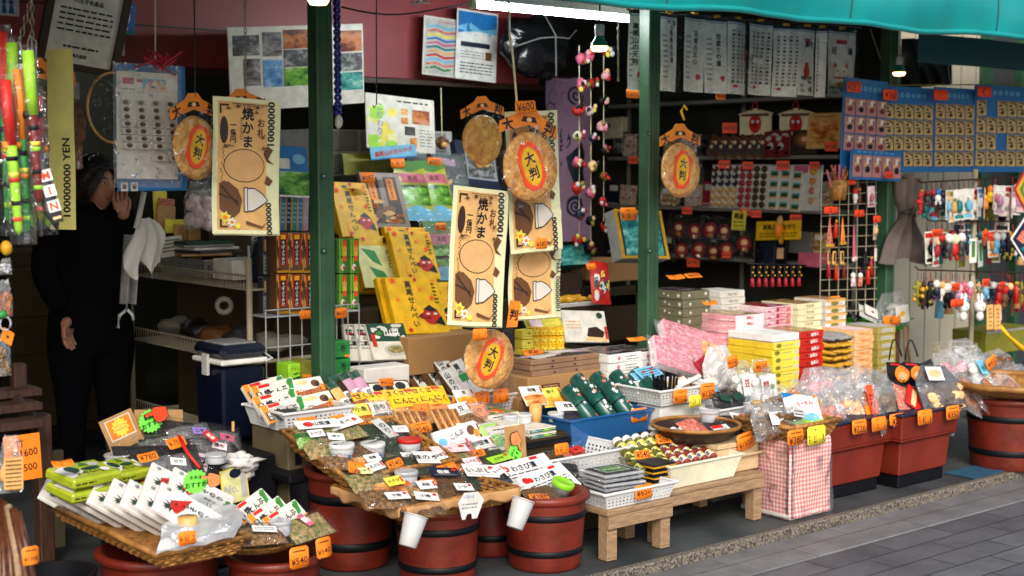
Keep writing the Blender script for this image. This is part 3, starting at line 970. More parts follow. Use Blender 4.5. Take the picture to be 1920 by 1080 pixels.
# ---------------------------------------------------------------- left basket of kelp packets
KELP = [('r', 0, .0, .14, 1, 'orange'), ('r', .04, .12, .17, .6, 'dgreen'), ('t', '昆布', .105, .36, .2, 'white', True), ('r', .16, .78, .42, .95, 'red'), ('t', '焼', .3, .45, .42, 'ink'), ('t', 'こんぶ', .56, .42, .36, 'ink', False, 8),
  ('p', [(.78, .2), (.86, .95), (.97, .9), (.9, .3)], 'green'), ('c', .86, .7, .06, .16, 'leaf'), ('l', .2, .06, .7, .18, 1, 'orange'), ('r', 0, 0, 1, .05, 'orange')]
BRIK = [('p', [(0, 0), (1, 0), (1, .5), (.7, .35), (.3, .3), (0, .38)], 'snack'), ('c', .72, .62, .14, .2, 'brown'), ('c', .78, .55, .07, .14, 'dbrown'), ('t', 'こんぶ', .35, .42, .32, 'white', False, 8), ('c', .3, .75, .2, .12, 'peach'), ('c', .9, .35, .07, .2, 'orange')]
basket('white plastic basket of kelp packets on the beige box', Matrix.Translation((2.915, 4.835, .492)), .31, .31, .075, nx=14, nz=4)
kn = 'kelp packets leaning in the left basket'
for i, (px, py, w, h, v, r) in enumerate(((500, 728, 82, 32, 4.97, 10), (497, 742, 40, 40, 4.99, 12), (517, 731, 84, 32, 4.93, 8), (521, 752, 84, 34, 4.86, 8), (536, 767, 86, 34, 4.79, 9))):
 pack('kelp_packet', 'white green and orange kelp packet leaning in the basket, %s from the back' % ORD[i], 'packet', px, py, w, h, v, .02, 'paper', KELP, 0, 40, r, kn, key='kelp%d' % i, side='orange' if i == 1 else None)
pack('kelp_packet', 'brown and cream picture packet leaning at the back of the left basket', 'packet', 580, 724, 58, 32, 4.93, .02, 'paper', BRIK, 0, 40, 3, kn)
pack('kelp_packet', 'brown and cream picture packet leaning at the front of the left basket', 'packet', 597, 753, 60, 33, 4.83, .02, 'paper', BRIK, 0, 40, 6, kn)
for i, (px, m) in enumerate(((540, 'seaweed'), (585, 'driedfish'), (622, 'seaweed'))):
 flatbag('%s packet flat in the front of the left basket, %s from the left' % ('dark seaweed' if m == 'seaweed' else 'brown fish', ORD[i]), px, 776, 4.74, .12, .1, m)
tag(577, 797, 4.655, '540', 'on the kelp packet basket, the larger of two', 36, 30, top=True)
tag(632, 789, 4.655, '540', 'on the right end of the kelp packet basket', 28, 22, top=False)
# ---------------------------------------------------------------- tray 1 (low, papered) and tray 2 (upper)
woven_tray('woven tray lined with brown paper, two white cups hung from its corners', Matrix.Translation((2.99, 4.09, .295)), .50, .44, .06, paper=True)
woven_tray('upper woven tray with two white lidded tubs', MZ((2.965, 4.42, .40), 0, 13), .50, .46, .065)
g1 = 'flat packets on the papered tray'
def t1(py): return 3.88 + (948 - py) * .0043
def t2(py): return 4.22 + (880 - py) * .0046
WL = lambda txt, base='white', rot=8, x=.1, y=0, w=.5, h=.5: [(x, y, w, h, base, rot), ('t', txt, .45, .5, .42, 'ink' if base != 'navy' else 'white'), ('l', .1, .08, .9, .24, 1, 'grey'), ('c', .85, .72, .09, .16, 'red')]
F1 = [(690, 905, .15, .13, 'mixgreen', 'pale mixed fish packet at the left edge of the papered tray', WL('じゃこ', 'pale', 0, 0, .3, .3, .3), -10),
      (722, 935, .17, .12, 'driedfish', 'dried fish packet with a white slip at the front left of the papered tray', WL('干物', 'white', 5, .2, -.15, .5, .35), -15),
      (790, 945, .17, .12, 'dried', 'brown dried packet with a white slip at the very front of the papered tray', WL('小魚', 'white', -5, .1, .1, .5, .4), -18),
      (775, 868, .2, .16, 'seaweed', 'black seaweed packet behind the grey tub on the papered tray', WL('味のり', 'white', -20, .22, -.1, .45, .5), 5),
      (838, 905, .18, .15, 'dried', 'brown packet with a navy card in the middle of the papered tray', WL('佃煮', 'navy', -8, 0, .22, .62, .4), -8),
      (860, 928, .17, .13, 'dried', 'brown packet with a small white card near the front rim of the papered tray', WL('いか', 'white', -5, .12, .1, .4, .35), -12),
      (898, 893, .2, .17, 'seaweed', 'green packet with a white lettered card at the right of the papered tray', WL('いぶし', 'white', -14, 0, 0, .66, .5), -5),
      (852, 862, .2, .16, 'mixgreen', 'pale green packet with a white top card at the back of the papered tray', WL('のり', 'lpink', -8, 0, .25, .8, .3), 2),
      (925, 862, .19, .15, 'seaweed', 'dark green packet with a lime slip at the back right of the papered tray', WL('わかめ', 'lime', 5, 0, -.2, .6, .28), 3)]
for px, py, w, h, m, lab, els, r in F1:
 flatbag(lab, px, py, t1(py), w, h, m, els, 0, 68, r, g1, lab=lab)
jar('grey tub with a clear lid on the papered tray', 762, 912, t1(900), .042, .058, 'cloudy', 'darkmass', None)
pack('picture_packet', 'white packet with a pink sunset picture standing between the two trays', 'packet', 858, 818, 84, 40, 4.38, .02, 'white',
     [('r', .02, .05, .98, .5, 'lpink'), ('t', 'こんぶ', .5, .6, .3, 'navy', False, 10), ('c', .83, .6, .09, .24, 'brown'), ('c', .93, .4, .06, .2, 'orange'), ('c', .14, .42, .1, .2, 'sky')], 0, 25, 7)
flatbag('brown pickle packet with a pink slip below the sunset picture packet', 862, 845, 4.32, .17, .07, 'mixgreen', WL('漬物', 'rose', 80, .2, 0, .4, .15), 0, 45, 5)
F2 = [(598, 812, .19, .1, 'mixgreen', 'flat packet with a long white and red card, back left of the upper tray', [(0, .25, .95, .5, 'white', -4), ('c', .28, .5, .12, .3, 'red'), ('t', '山菜漬', .6, .5, .5, 'ink'), ], 0),
      (648, 808, .17, .11, 'mixgreen', 'flat packet with a white tag shaped card at the back of the upper tray', [(0, .2, .95, .5, 'white', 8), ('t', 'いそべ', .45, .5, .5, 'ink'), ('c', .82, .5, .07, .2, 'red')], 4),
      (605, 838, .16, .14, 'mixgreen', 'green leafy packet at the left of the upper tray', [], -6),
      (668, 852, .2, .13, 'dried', 'brown packet between the two white lidded tubs', [], -10),
      (640, 868, .14, .08, 'driedfish', 'pale brown packet at the front corner of the upper tray', [], -20),
      (722, 812, .18, .15, 'seaweed', 'black seaweed packet with a blue grey slip on the upper tray', [(-.05, 0, .28, .8, 'lgrey', 15), ('t', 'のり', .5, .5, .28, 'ink', True), ('c', .8, .1, .16, .08, 'pink')], -5),
      (735, 842, .17, .13, 'seaweed', 'dark green packet beside the red lidded tub', [], -8),
      (805, 845, .16, .1, 'dried', 'dark brown packet under the sunset picture packet', [], 0)]
for px, py, w, h, m, lab, els, r in F2:
 flatbag(lab, px, py, t2(py), w, h, m, els, 0, 62, r, 'flat packets on the upper tray', lab=lab)
jar('white lidded tub with coloured dots, left one on the upper tray', 641, 861, t2(850), .047, .06, word='梅こんぶ')
jar('white lidded tub with coloured dots, right one on the upper tray', 699, 859, t2(850) + .02, .047, .06, word='しそ昆布')
jar('tub with a bright red lid on the upper tray', 768, 848, t2(845), .045, .055, 'red', 'darkmass', None)
for px, py, v, t, tail, w, h, tl, ro in ((667, 877, 4.14, '540', 'at the left corner of the papered tray', 30, 22, 25, -12), (740, 869, 4.2, '540', 'behind the grey tub on the papered tray', 30, 16, 40, 10), (837, 878, 4.16, '650', 'in the middle of the papered tray', 36, 16, 40, 5), (803, 903, 4.05, '380', 'lying beside the navy card on the papered tray', 28, 12, 60, 0), (751, 908, 4.02, '380', 'lying under the grey tub on the papered tray', 32, 9, 70, -8), (891, 851, 4.28, '540', 'standing at the right of the sunset picture packet', 38, 14, 40, 2), (790, 801, 4.52, '540', 'on the clear packet of brown sticks', 38, 20, 30, 4), (684, 793, 4.62, '1000', 'at the back of the upper tray', 42, 16, 40, 3)):
 tag(px, py, v, t, tail, w, h, tl, 0, ro, top=h > 19)
cup('white paper cup hanging from the front left corner of the papered tray', 772, 996, 3.79, .040, .105, 24, 10)
cup('white paper cup hanging before the barrel with the green lidded pot', 973, 964, 3.80, .040, .105, 26, 5)
# info card on the tray
p = P(881, 947, v=3.83)
mb = MB().prism([(-.06, .01), (-.035, .045), (.035, .045), (.07, .015), (.045, -.05), (.02, -.05), (.014, -.03), (-.008, -.032), (-.015, -.05), (-.03, -.05)], -.001, 0, 'white')
mb.text('いろいろ', -.01, .03, .014, 'blue', .001).art([('l', .2, .35, .8, .6, 2, 'grey')], .13, .1, .001)
thing('info_card', 'white cut out card with small writing on the rim of the papered tray', 'card', mb, MX(p, 8, -4, -6))
# ---------------------------------------------------------------- barrel B goods
pk = [('c', .12, .78, .07, .12, 'red'), ('c', .2, .74, .05, .1, 'red'), ('t', 'わさび漬', .5, .7, .22, 'navy'), ('r', .68, .85, .82, .95, 'red'), ('l', .08, .36, .92, .56, 2, 'navy'), ('t', '奥多摩', .4, .2, .22, 'navy'), ('c', .8, .25, .08, .1, 'ink')]
pack('white_packet', 'white packet with navy writing at the back of the barrel top', 'packet', 990, 885, 110, 52, 4.14, .02, 'white', pk, 0, 55, 4, 'white packets on the barrel')
pack('white_packet', 'white packet with navy writing leaning at the front of the barrel top', 'packet', 1030, 902, 96, 48, 4.06, .02, 'white', pk, 0, 55, 10, 'white packets on the barrel')
flatbag('clear packet of brown pickle below the white packets on the barrel', 1015, 926, 3.96, .16, .1, 'dried', [], 0, 65, 0)
flatbag('crinkled clear bag end sticking out of the barrel rim', 1082, 912, 4.05, .1, .09, 'darkmass', [], 20, 40, 30)
p = P(1055, 909, v=3.99)
mat('limelid', '#8ad02a', rough=.3, var=.05)
o = thing('green_pot', 'small pot with a lime green lid lying on the barrel', 'pot', None, Matrix.Translation(p) @ Matrix.Rotation(R(18), 4, 'X') @ Matrix.Rotation(R(10), 4, 'Y'))
part(o, 'body', MB().lathe([(.034, -.035), (.041, .0)], 'cloudy', 24, True, True))
part(o, 'lid', MB().lathe([(.043, -.005), (.045, .0), (.045, .014), (.04, .018), (.036, .015), (.001, .014)], 'limelid', 30))
tag(1012, 932, 3.93, '380', 'lying in the barrel below the white packets', 34, 14, 50, 0, -10, False)
# ---------------------------------------------------------------- stool basket with black trays, basket behind
basket('white basket of black trays on the small wooden stool', Matrix.Translation((3.87, 4.005, .202)), .385, .27, .06, nx=18, nz=3)
for i in range(6):
 p = P(1148, 928, v=4.0) + Vector((random.uniform(-.006, .006), random.uniform(-.006, .006), .018 * i))
 k = 5 - i
 if 'btray' not in CACHE:
  CACHE['btray'] = MB().box((0, 0, .006), (.2, .17, .011), 'cloudy', .004).box((0, 0, .008), (.17, .14, .011), 'darkmass', .004).mesh('food_tray')
 mb = CACHE['btray']
 if k == 0:
  mb = MB().box((0, 0, .006), (.2, .17, .011), 'cloudy', .004).box((0, 0, .008), (.17, .14, .011), 'darkmass', .004)
  mb.X = Matrix.Translation((0, 0, .0145)); mb.rect(-.06, -.045, .06, .045, 0, 'lgrey'); mb.rect(-.054, -.04, .054, .04, .0006, 'leaf'); mb.text('わさび', 0, 0, .03, 'white', .0012); mb.X = None
 o = thing('food_tray', 'black sealed tray, %s in the pile above the white basket' % ('topmost with a green label' if k == 0 else 'bottom' if i == 0 else ORD[k] + ' from the top'), 'tray', mb, Matrix.Translation(p) @ Matrix.Rotation(R(random.uniform(-7, 7) - 4), 4, 'Z'), 'piled black food trays')
 if k in (1, 3):
  part(o, 'clear_wrap', MB().sheet(lambda a, b: (-.115 + .23 * a, -.1 + .2 * b, .012 + .006 * noise.noise((a * 8, b * 8, k))), 10, 10, 'bagfilm', False))
for i in range(5):
 p = P(1222, 912, v=4.03) + Vector((0, 0, .022 * i))
 k = 4 - i
 thing('gold_tray', 'black and gold box, %s in the pile beside the black trays' % ('topmost' if k == 0 else 'bottom' if i == 0 else ORD[k] + ' from the top'), 'box',
          MB().box((0, 0, .006), (.13, .15, .007), 'gold', .001).box((0, 0, .0145), (.126, .146, .009), 'darkmass' if k == 0 else 'hoop', .001), Matrix.Translation(p) @ Matrix.Rotation(R(random.uniform(-3, 3)), 4, 'Z'), 'piled black and gold boxes')
tag(1207, 922, 3.862, '650', 'on the front of the basket on the wooden stool', 32, 27, top=False)
p = P(1195, 850, v=4.05)
tag(1205, 852, 3.95, '540', 'on top of the black and gold boxes', 28, 16, 30, top=False)
basket('white basket half filled with red packets behind the black trays', Matrix.Translation((3.92, 4.4, .25)), .5, .36, .085, nx=20, nz=4)
thing('crate', 'plain crate holding up the half filled white basket', 'crate', MB().box((0, 0, .122), (.44, .3, .24), 'darkbox', .006), Matrix.Translation((3.95, 4.42, 0)))
flatbag('red packet lying in the half filled white basket', 1078, 852, 4.33, .14, .1, 'redsnack', WL('辛', 'red', 0, 0, 0, .5, .4), 0, 65, 8)
flatbag('brown packet lying in the half filled white basket', 1040, 862, 4.3, .14, .1, 'dried', [], 0, 65, 0)
flatbag('grey packet hanging over the front of the half filled white basket', 1060, 880, 4.2, .14, .08, 'darkmass', [], 0, 50, -15)
tag(1052, 842, 4.23, '500', 'on the half filled white basket', 26, 22, top=False)
# ---------------------------------------------------------------- bench: cream basket of bottles, wooden box, dark round tray
basket('cream basket of small bottles on the wooden bench', Matrix.Translation((4.315, 4.08, .208)), .43, .29, .095, 'creamplastic', 30, 1, .86, hole=False)
ct = [o for o in col.objects if o.get('label', '').startswith('cream basket')][0]
mb2 = MB()
for i in range(44):
 t = (i + .5) / 44 - .5
 mb2.tube([(t * .43 * .86, -.145 * .86 - .002, .004), (t * .43, -.147, .09)], .0018, 'creamplastic', 4)
for i in range(30):
 t = (i + .5) / 30 - .5
 mb2.tube([(-.215 * .86 - .002, t * .29 * .86, .004), (-.217, t * .29, .09)], .0018, 'creamplastic', 4)
part(ct, 'ribs', mb2)
def bottle(kind):
 b = MB()
 gl, lb, cp = kind
 b.lathe([(.0005, 0), (.019, 0), (.0205, .004), (.0205, .062), (.017, .072)], gl, 16)
 l = MB().lathe([(.0209, .012), (.0209, .052)], lb, 16)
 rd = random.Random(3)
 for q in range(6):
  l.X = Matrix.Rotation(q * 1.047, 4, 'Z') @ Matrix.Translation((0, -.0212, .033)) @ Matrix.Rotation(R(90), 4, 'X')
  l.rect(-.006, -.012, .006, .012, 0, 'ink' if q % 2 else 'lemon')
  l.text('海苔', 0, 0, .008, 'white' if q % 2 else 'ink', .0004, True)
 l.X = None
 c = MB().lathe([(.0195, .07), (.0205, .072), (.0205, .088), (.018, .092), (.0005, .092)], cp, 16)
 return b, l, c
KB = {}
def bottle_thing(kind, nm, M, lab, grp):
 if nm not in KB:
  b, l, c = bottle(kind)
  o = thing('bottle', lab, 'bottle', None, M, grp)
  part(o, 'glass', b); part(o, 'paper_band', l); part(o, 'cap', c)
  KB[nm] = o
  return o
 return dup(KB[nm], M, lab, grp)
mat('oliveglass', '#6a6a20', rough=.2, var=.2)
mat('redjar', '#8a3a28', rough=.3, var=.2)
mat('labelgreen', '#d8dc8a', rough=.5, var=.1)
# back row of larger white capped bottles leaning back, then two slanting rows of small ones
for i in range(9):
 p = P(1165 + i * 17.5, 838 - i * 3.2, v=4.26 - .0 * i)
 M = Matrix.Translation(p) @ Matrix.Rotation(R(-8), 4, 'Z') @ Matrix.Rotation(R(-62), 4, 'X') @ Matrix.Scale(1.1, 4) @ Matrix.Translation((0, 0, -.05))
 bottle_thing(('oliveglass', 'labelgreen', 'white'), 'w', M, 'white capped olive bottle leaning in the cream basket, %s from the left' % ORD[i], 'white capped bottles in the cream basket')
for j in range(3):
 for i in range(9):
  p = P(1180 + i * 16.5 + j * 9, 856 + j * 11 - i * 3.4, v=4.16 - .06 * j)
  red = i >= 4
  M = Matrix.Translation(p) @ Matrix.Rotation(R(-8), 4, 'Z') @ Matrix.Rotation(R(-72), 4, 'X') @ Matrix.Scale(.85, 4) @ Matrix.Translation((0, 0, -.04))
  bottle_thing(('redjar', 'white', 'redjar') if red else ('oliveglass', 'labelgreen', 'oliveglass'), 'r' if red else 'g', M,
                     '%s banded small jar in the cream basket, %s row, %s from the left' % ('red and white' if red else 'yellow green', ['back', 'middle', 'front'][j], ORD[i]), 'small jars in the cream basket')
tag(1243, 818, 4.2, '380', 'lying among the white capped bottles', 24, 10, 50, 0, -4, False)
tag(1246, 826, 4.15, '380', 'lying among the small jars in the cream basket', 26, 8, 60, 0, -4, False)
# wooden box and dark round tray
p = P(1376, 893, v=4.0)
o = thing('wooden_box', 'pale unpainted wooden box on the bench under the dark tray', 'box', None, Matrix.Translation((p.x + .03, 4.0, .207)))
part(o, 'body', MB().box((0, .14, .055), (.26, .28, .11), 'lightwood2', .004) if 'lightwood2' in MATS else MB().box((0, .14, .055), (.26, .28, .11), wood('lightwood2', '#dcc49c', '#c4a678', (6, 60, 60)), .004))
part(o, 'lid', MB().box((0, .14, .121), (.275, .292, .02), 'lightwood2', .003).box((0, -.012, .075), (.27, .02, .012), 'lightwood2', .002))
p = P(1350, 835, v=4.02)
o = thing('round_tray', 'dark round woven tray of black packets on the wooden box', 'tray', None, Matrix.Translation((p.x, 4.16, .34)))
part(o, 'body', MB().lathe([(.001, 0), (.13, .0), (.165, .03), (.19, .06)], 'dbrown', 36))
part(o, 'rim', MB().tube([(.19 * math.cos(i * .1745), .19 * math.sin(i * .1745), .062) for i in range(36)], .009, 'bamboo', 6, True))
flatbag('black packet with white and red labels on the dark round tray', 1345, 806, 4.13, .2, .12, 'darkmass', [(-.05, -.15, .5, .35, 'white', -4), ('r', 0, .5, .7, 1, 'red'), ('t', 'しいたけ', .5, .3, .4, 'ink')], 0, 62, 3)
flatbag('navy packet with a white label at the right of the dark round tray', 1383, 793, 4.22, .16, .12, 'darkmass', [(0, .1, .5, .45, 'white', -8), ('c', .8, .7, .2, .25, 'red'), ('t', '椎茸', .4, .45, .5, 'ink')], 0, 55, -8)
flatbag('reddish packet at the left of the dark round tray', 1300, 800, 4.15, .13, .12, 'redsnack', [], 0, 62, 10)
jar('clear lidded tub standing at the back of the dark round tray', 1330, 790, 4.25, .045, .05, 'cloudy', 'redsnack', None)
tag(1397, 827, 3.985, '1500', 'on the rim of the dark round tray', 30, 32, 5, 0, 8)
# ---------------------------------------------------------------- bags on the gingham box and in the planters
woven_tray('straw basket of snack bags on the gingham wrapped box', Matrix.Translation((4.868, 3.97, .343)), .33, .31, .065, flare=.03)
for px, py, v, w, h, ins, lab, els in (
  (1440, 790, 3.93, 62, 70, 'dried', 'clear bag of brown sweets at the left of the straw basket', [('p', .4, .35, 'white', .05, .0), ('l', .1, .1, .9, .9, 4, 'pink')]),
  (1462, 755, 4.06, 60, 70, 'driedfish', 'clear bag of dried fish behind in the straw basket', []),
  (1478, 785, 3.9, 60, 62, 'dried', 'clear bag of dark brown chips at the front of the straw basket', [('p', .3, .25, 'lgrey', .1, .1), ('l', .1, .1, .9, .9, 2, 'ink')]),
  (1550, 770, 4.0, 60, 75, 'redsnack', 'clear bag of pinkish sweets at the right of the straw basket', [])):
 bag(lab, px, py, v, w, h, ins, 25, 0, random.uniform(-14, 14), els)
pack('noodle_cup', 'white green and sky blue printed packet in the straw basket', 'packet', 1508, 772, 60, 66, 3.93, .03, 'white', [('p', [(0, 0), (1, 0), (1, .25), (0, .4)], 'lime'), ('p', [(0, .8), (.4, 1), (0, 1)], 'blue'), ('t', 'らーめん', .5, .7, .16, 'red', False, 12), ('c', .5, .32, .3, .12, 'sky'), ('p', [(.35, .38), (.55, .46), (.6, .42), (.4, .34)], 'white')], 0, 35, -12, puff=.018)
tag(1482, 757, 3.99, '250', 'on a bag at the left of the straw basket', 22, 30, 20, 0, -15)
tag(1522, 758, 3.95, '250', 'stuck on the printed packet in the straw basket', 30, 20, 30, 0, 20, False)
tag(1493, 820, 3.80, '380', 'on the front of the straw basket', 30, 30, 2)
tag(1529, 816, 3.80, '250', 'on the front of the straw basket', 34, 36, 2, m='tagy', colr='yellow')
bl = ['bag of pale crackers at the back left of the first planter', 'bag of white sweets in the middle of the first planter', 'bag of pale brown crackers behind the first planter', 'bag of reddish brown sticks with an orange slip in the first planter', 'bag of round brown biscuits at the right of the first planter', 'tall bag of white rice sweets in the first planter', 'bag of pink sweets at the left end of the first planter', 'small bag of light biscuits at the front of the first planter']
for i, (px, py, v, w, h, ins) in enumerate(((1548, 735, 4.2, 62, 95, 'pink'), (1600, 738, 4.16, 66, 95, 'white'), (1640, 745, 4.25, 60, 100, 'peach'), (1628, 752, 4.02, 46, 95, 'snack'), (1662, 757, 4.0, 52, 90, 'driedfish'), (1580, 742, 4.28, 60, 105, 'white'), (1572, 752, 4.1, 60, 80, 'lpink'), (1605, 762, 4.04, 44, 60, 'peach'))):
 els = []
 if i == 3: els = [('p', .3, .8, 'neonred', -.1, -.1), ('t', 'かりん', .5, .5, .2, 'ink', True)]
 elif i == 4: els = [('p', .6, .22, 'white', 0, -.32), ('l', .1, .2, .9, .8, 2, 'red')]
 elif i == 7: els = [('p', .25, .3, 'orange', .2, -.2)]
 bag('clear ' + bl[i], px, py, v, w, h, ins, 18, random.uniform(-15, 15), random.uniform(-10, 10), els)
for px, py, t, tail in ((1611, 800, '220', 'at the left of the first planter rim'), (1646, 795, '380', 'in the middle of the first planter rim'), (1683, 786, '220', 'at the right end of the first planter rim')):
 tag(px, py, 3.895, t, tail, 27, 27 if px < 1680 else 22, 4)
tag(1733, 782, 3.83, '450', 'at the left of the second planter rim', 27, 28, 4)
tag(1787, 773, 3.83, '350', 'at the right of the second planter rim', 25, 26, 4)
# second planter: sunglasses style black packs, red packet, grey bag
flatbag('white and red packet leaning at the left of the second planter', 1708, 752, 3.97, .2, .16, 'redsnack', [(0, 0, .5, .8, 'red', -20), ('r', .3, .1, .6, .9, 'peach')], 0, 35, -25)
for i, (px, lab) in enumerate(((1686, 'black pouch with a round orange window, left one, on the second planter'), (1716, 'black pouch with a round orange window, right one, on the second planter'))):
 pk_ = pack('black_pouch', lab, 'pouch', px, 702, 44, 44, 4.12, .03, 'hoop', [('c', .5, .5, .3, .36, 'orange'), ('c', .5, .42, .2, .18, 'peach'), ('r', .1, .86, .5, .94, 'red')], 0, 12, -8, 'black pouches with orange windows', puff=.02)
 part(pk_, 'strap', MB().tube([(-.06 + .005 * q, .07 + .1 * math.sin(q * .3), -.01 + .004 * q) for q in range(11)], .004, 'hoop', 6))
bag('grey plastic bag holding a pale loaf on the second planter', 1762, 727, 3.95, 78, 86, 'peach', 25, 5, -6, [('p', .35, .3, 'white', -.2, .25), ('c', .5, .5, .4, .3, 'peach')], 'clear bags of snacks', film='greyfilm') if 'greyfilm' in MATS else bag('grey plastic bag holding a pale loaf on the second planter', 1762, 727, 3.95, 78, 86, 'peach', 25, 5, -6, [('p', .35, .3, 'white', -.2, .25), ('c', .5, .5, .4, .3, 'peach')], 'clear bags of snacks', film=plastic_film('greyfilm', tint=(.35, .38, .42), base=.1, white=.12, bs=20, bump=.8).name)
flatbag('dark packet at the back of the second planter', 1742, 700, 4.2, .16, .14, 'darkmass', [], 0, 25, 10)
# ================================================================ far left: tray of white packets, plate, black pile
woven_tray('big woven tray of white packets at the far left', Matrix.Translation((2.03, 4.36, .283)), .31, .84, .052, rim='bamboo', flare=.03)
WP = [('s', .36, .76, .15, 'ink', 9, .35), ('p', [(.2, .66), (.34, .8), (.56, .78), (.7, .66), (.9, .5), (.62, .56), (.46, .58)], 'red'), ('c', .46, .70, .17, .075, 'red'), ('s', .28, .82, .075, 'dgreen', 7, .4), ('c', .5, .71, .05, .02, 'dred'),
      ('t', 'しそのり', .62, .40, .115, 'ink', True), ('t', '高尾山', .36, .36, .06, 'ink', True), ('c', .34, .1, .13, .06, 'green'), ('c', .56, .08, .11, .05, 'leaf'), ('p', [(.3, .1), (.5, .16), (.46, .06)], 'dgreen'), ('l', .1, .3, .26, .4, 2, 'grey'), ('t', '山', .82, .88, .07, 'ink')]
WE = [('l', .25, .1, .75, .2, 1, 'ink')]
gw = 'white packets leaning in the woven tray'
for i in range(8):
 t = i / 7
 pack('white_packet', 'white packet with a red mark leaning in the big tray, %s from the back' % ORD[i], 'packet', 140 + 215 * t, 938 + 22 * t, 0, 0, 4.74 - .62 * t, .016, 'white', WP, 24, 48, 34, gw, key='wp', sz=(.145, .235))
for i, (px, py, v) in enumerate(((295, 908, 4.62), (335, 915, 4.5), (378, 925, 4.35))):
 pack('white_packet', 'white red marked packet, right row of the big tray, %s from the back' % ORD[i], 'packet', px, py, 0, 0, v, .016, 'white', WP, 24, 52, 34, gw, key='wp', sz=(.145, .235))
mat('limegreen', '#a4b428', rough=.35, var=.12)
LM = [('p', [(.05, .1), (.45, .4), (.3, .9), (.0, .7)], 'white'), ('c', .3, .6, .12, .2, 'dgreen'), ('c', .62, .5, .18, .1, 'dgreen'), ('t', 'うぐいす', .5, .3, .2, 'ink', False, -5), ('c', .78, .7, .1, .12, 'lgrey'), ('c', .8, .3, .08, .12, 'white'), ('p', [(.5, .7), (.62, .95), (.7, .7)], 'leaf')]
for i, (px, py, v, z, w, lab) in enumerate(((158, 906, 4.58, .39, .2, 'yellow green wrapped box, lower left one of four above the white packets'), (228, 900, 4.66, .39, .14, 'yellow green wrapped box, lower right one of four above the white packets'),
                                           (158, 880, 4.58, .43, .2, 'yellow green wrapped box carrying an orange tag, upper left one of four'), (230, 872, 4.66, .43, .14, 'yellow green wrapped box, upper right one of four beside the clear tub'))):
 p = P(px, py, v=v)
 b = MB().box((0, 0, -.018), (w, .16, .036), 'limegreen', .008)
 b.art(LM, w, .16, .0008)
 b.X = Matrix.Translation((0, -.0806, -.018)) @ Matrix.Rotation(R(90), 4, 'X')
 b.art([('l', .05, .3, .45, .7, 1, 'ink')], w, .036, .0002)
 b.X = None
 thing('wrapped_box', lab, 'box', b, Matrix.Translation(p) @ Matrix.Rotation(R(12 + i), 4, 'Z') @ Matrix.Rotation(R(8), 4, 'X'), 'yellow green wrapped boxes')
jar('clear lidded tub behind the yellow green boxes', 222, 866, 4.8, .05, .03, 'cloudy', 'lgrey', None)
tag(117, 870, 4.5, '530', 'lying on the yellow green boxes', 40, 12, 60, 0, 0, False)
p = P(352, 980, v=4.05)
o = thing('paper_pot', 'small brown paper pot with a teal mark in the bubble wrap', 'pot', MB().lathe([(.001, -.035), (.026, -.035), (.032, .02), (.001, .018)], 'tan', 20), Matrix.Translation(p))
thing('crate', 'black crate under the pile of black packets at the far left', 'crate', MB().box((0, 0, .21), (.5, .5, .40), 'hoop', .006), Matrix.Translation((2.5, 4.98, .0)))
gb = 'black packets piled on the crate'
for px, py, v, w, h, lab, els, r in ((300, 868, 4.72, .34, .2, 'black packet at the bottom left of the pile on the crate', [], -8), (345, 858, 4.78, .32, .22, 'black packet with a large mauve and white card on the pile', [(.02, -.15, .42, .4, 'lpink', -18), ('p', [(0, 0), (.35, 0), (.2, 1), (0, 1)], 'purple'), ('t', '黒豆', .6, .5, .6, 'ink')], -8),
                                     (378, 842, 4.86, .32, .24, 'black packet with purple and red slips at the top right of the pile', [(.12, .0, .14, .22, 'purple', -20), ('t', '黒', .5, .5, .6, 'white')], -14), (340, 820, 4.95, .3, .2, 'silver streaked clear packet at the top of the black pile', [], -22), (330, 895, 4.62, .24, .14, 'thin black packet at the front foot of the black pile', [], 6)):
 flatbag(lab, px, py, v, w, h, 'darkmass', els, 0, 52, r, gb)
p = P(388, 826, v=4.8)
thing('label_slip', 'small red slip lying on the black packets', 'card', MB().box((0, 0, 0), (.03, .06, .001), 'red').art([('t', '新物', .5, .5, .3, 'white', True)], .03, .06, .001), MX(p + Vector((.0, -.03, .02)), 0, 50, 30))
thing('red_stick', 'dark red stick lying across the black packets', 'stick', MB().tube([P(335, 818, v=4.74), P(352, 850, v=4.66), P(375, 878, v=4.6)], .007, 'red', 7))
jar('small clear tub at the right end of the black pile', 405, 868, 4.66, .04, .035, 'cloudy', 'cloudtub', None)
tag(277, 857, 4.6, '780', 'lying at the left of the black packets', 38, 16, 45, 0, 6, False)
tag(330, 830, 4.72, '780', 'lying at the top of the black packets', 36, 20, 40, 0, 10, False)
p = P(448, 868, v=4.72)
thing('cloth', 'crumpled white cloth at the right end of the black pile', 'cloth', MB().blob((0, 0, 0), (.075, .06, .035), 'whitecloth', 3, .8, 22, 14, 2.4).blob((.03, 0, -.035), (.035, .03, .03), 'whitecloth', 5, .8, 14, 9, 2.4), Matrix.Translation(p))
p = P(440, 910, v=4.68)
mb = MB().box((0, 0, 0), (.125, .13, .003), 'lemon', .001)
mb.art([('r', .05, .03, .95, .97, 'pale'), ('t', 'No.', .35, .42, .34, 'lgrey'), ('r', .72, .1, .94, .9, 'lgrey'), ('c', .55, .85, .22, .14, 'navy')], .125, .13, .002)
thing('number_sign', 'pale yellow card reading No. below the white cloth', 'sign', mb, MX(p, 10, 5, 3))
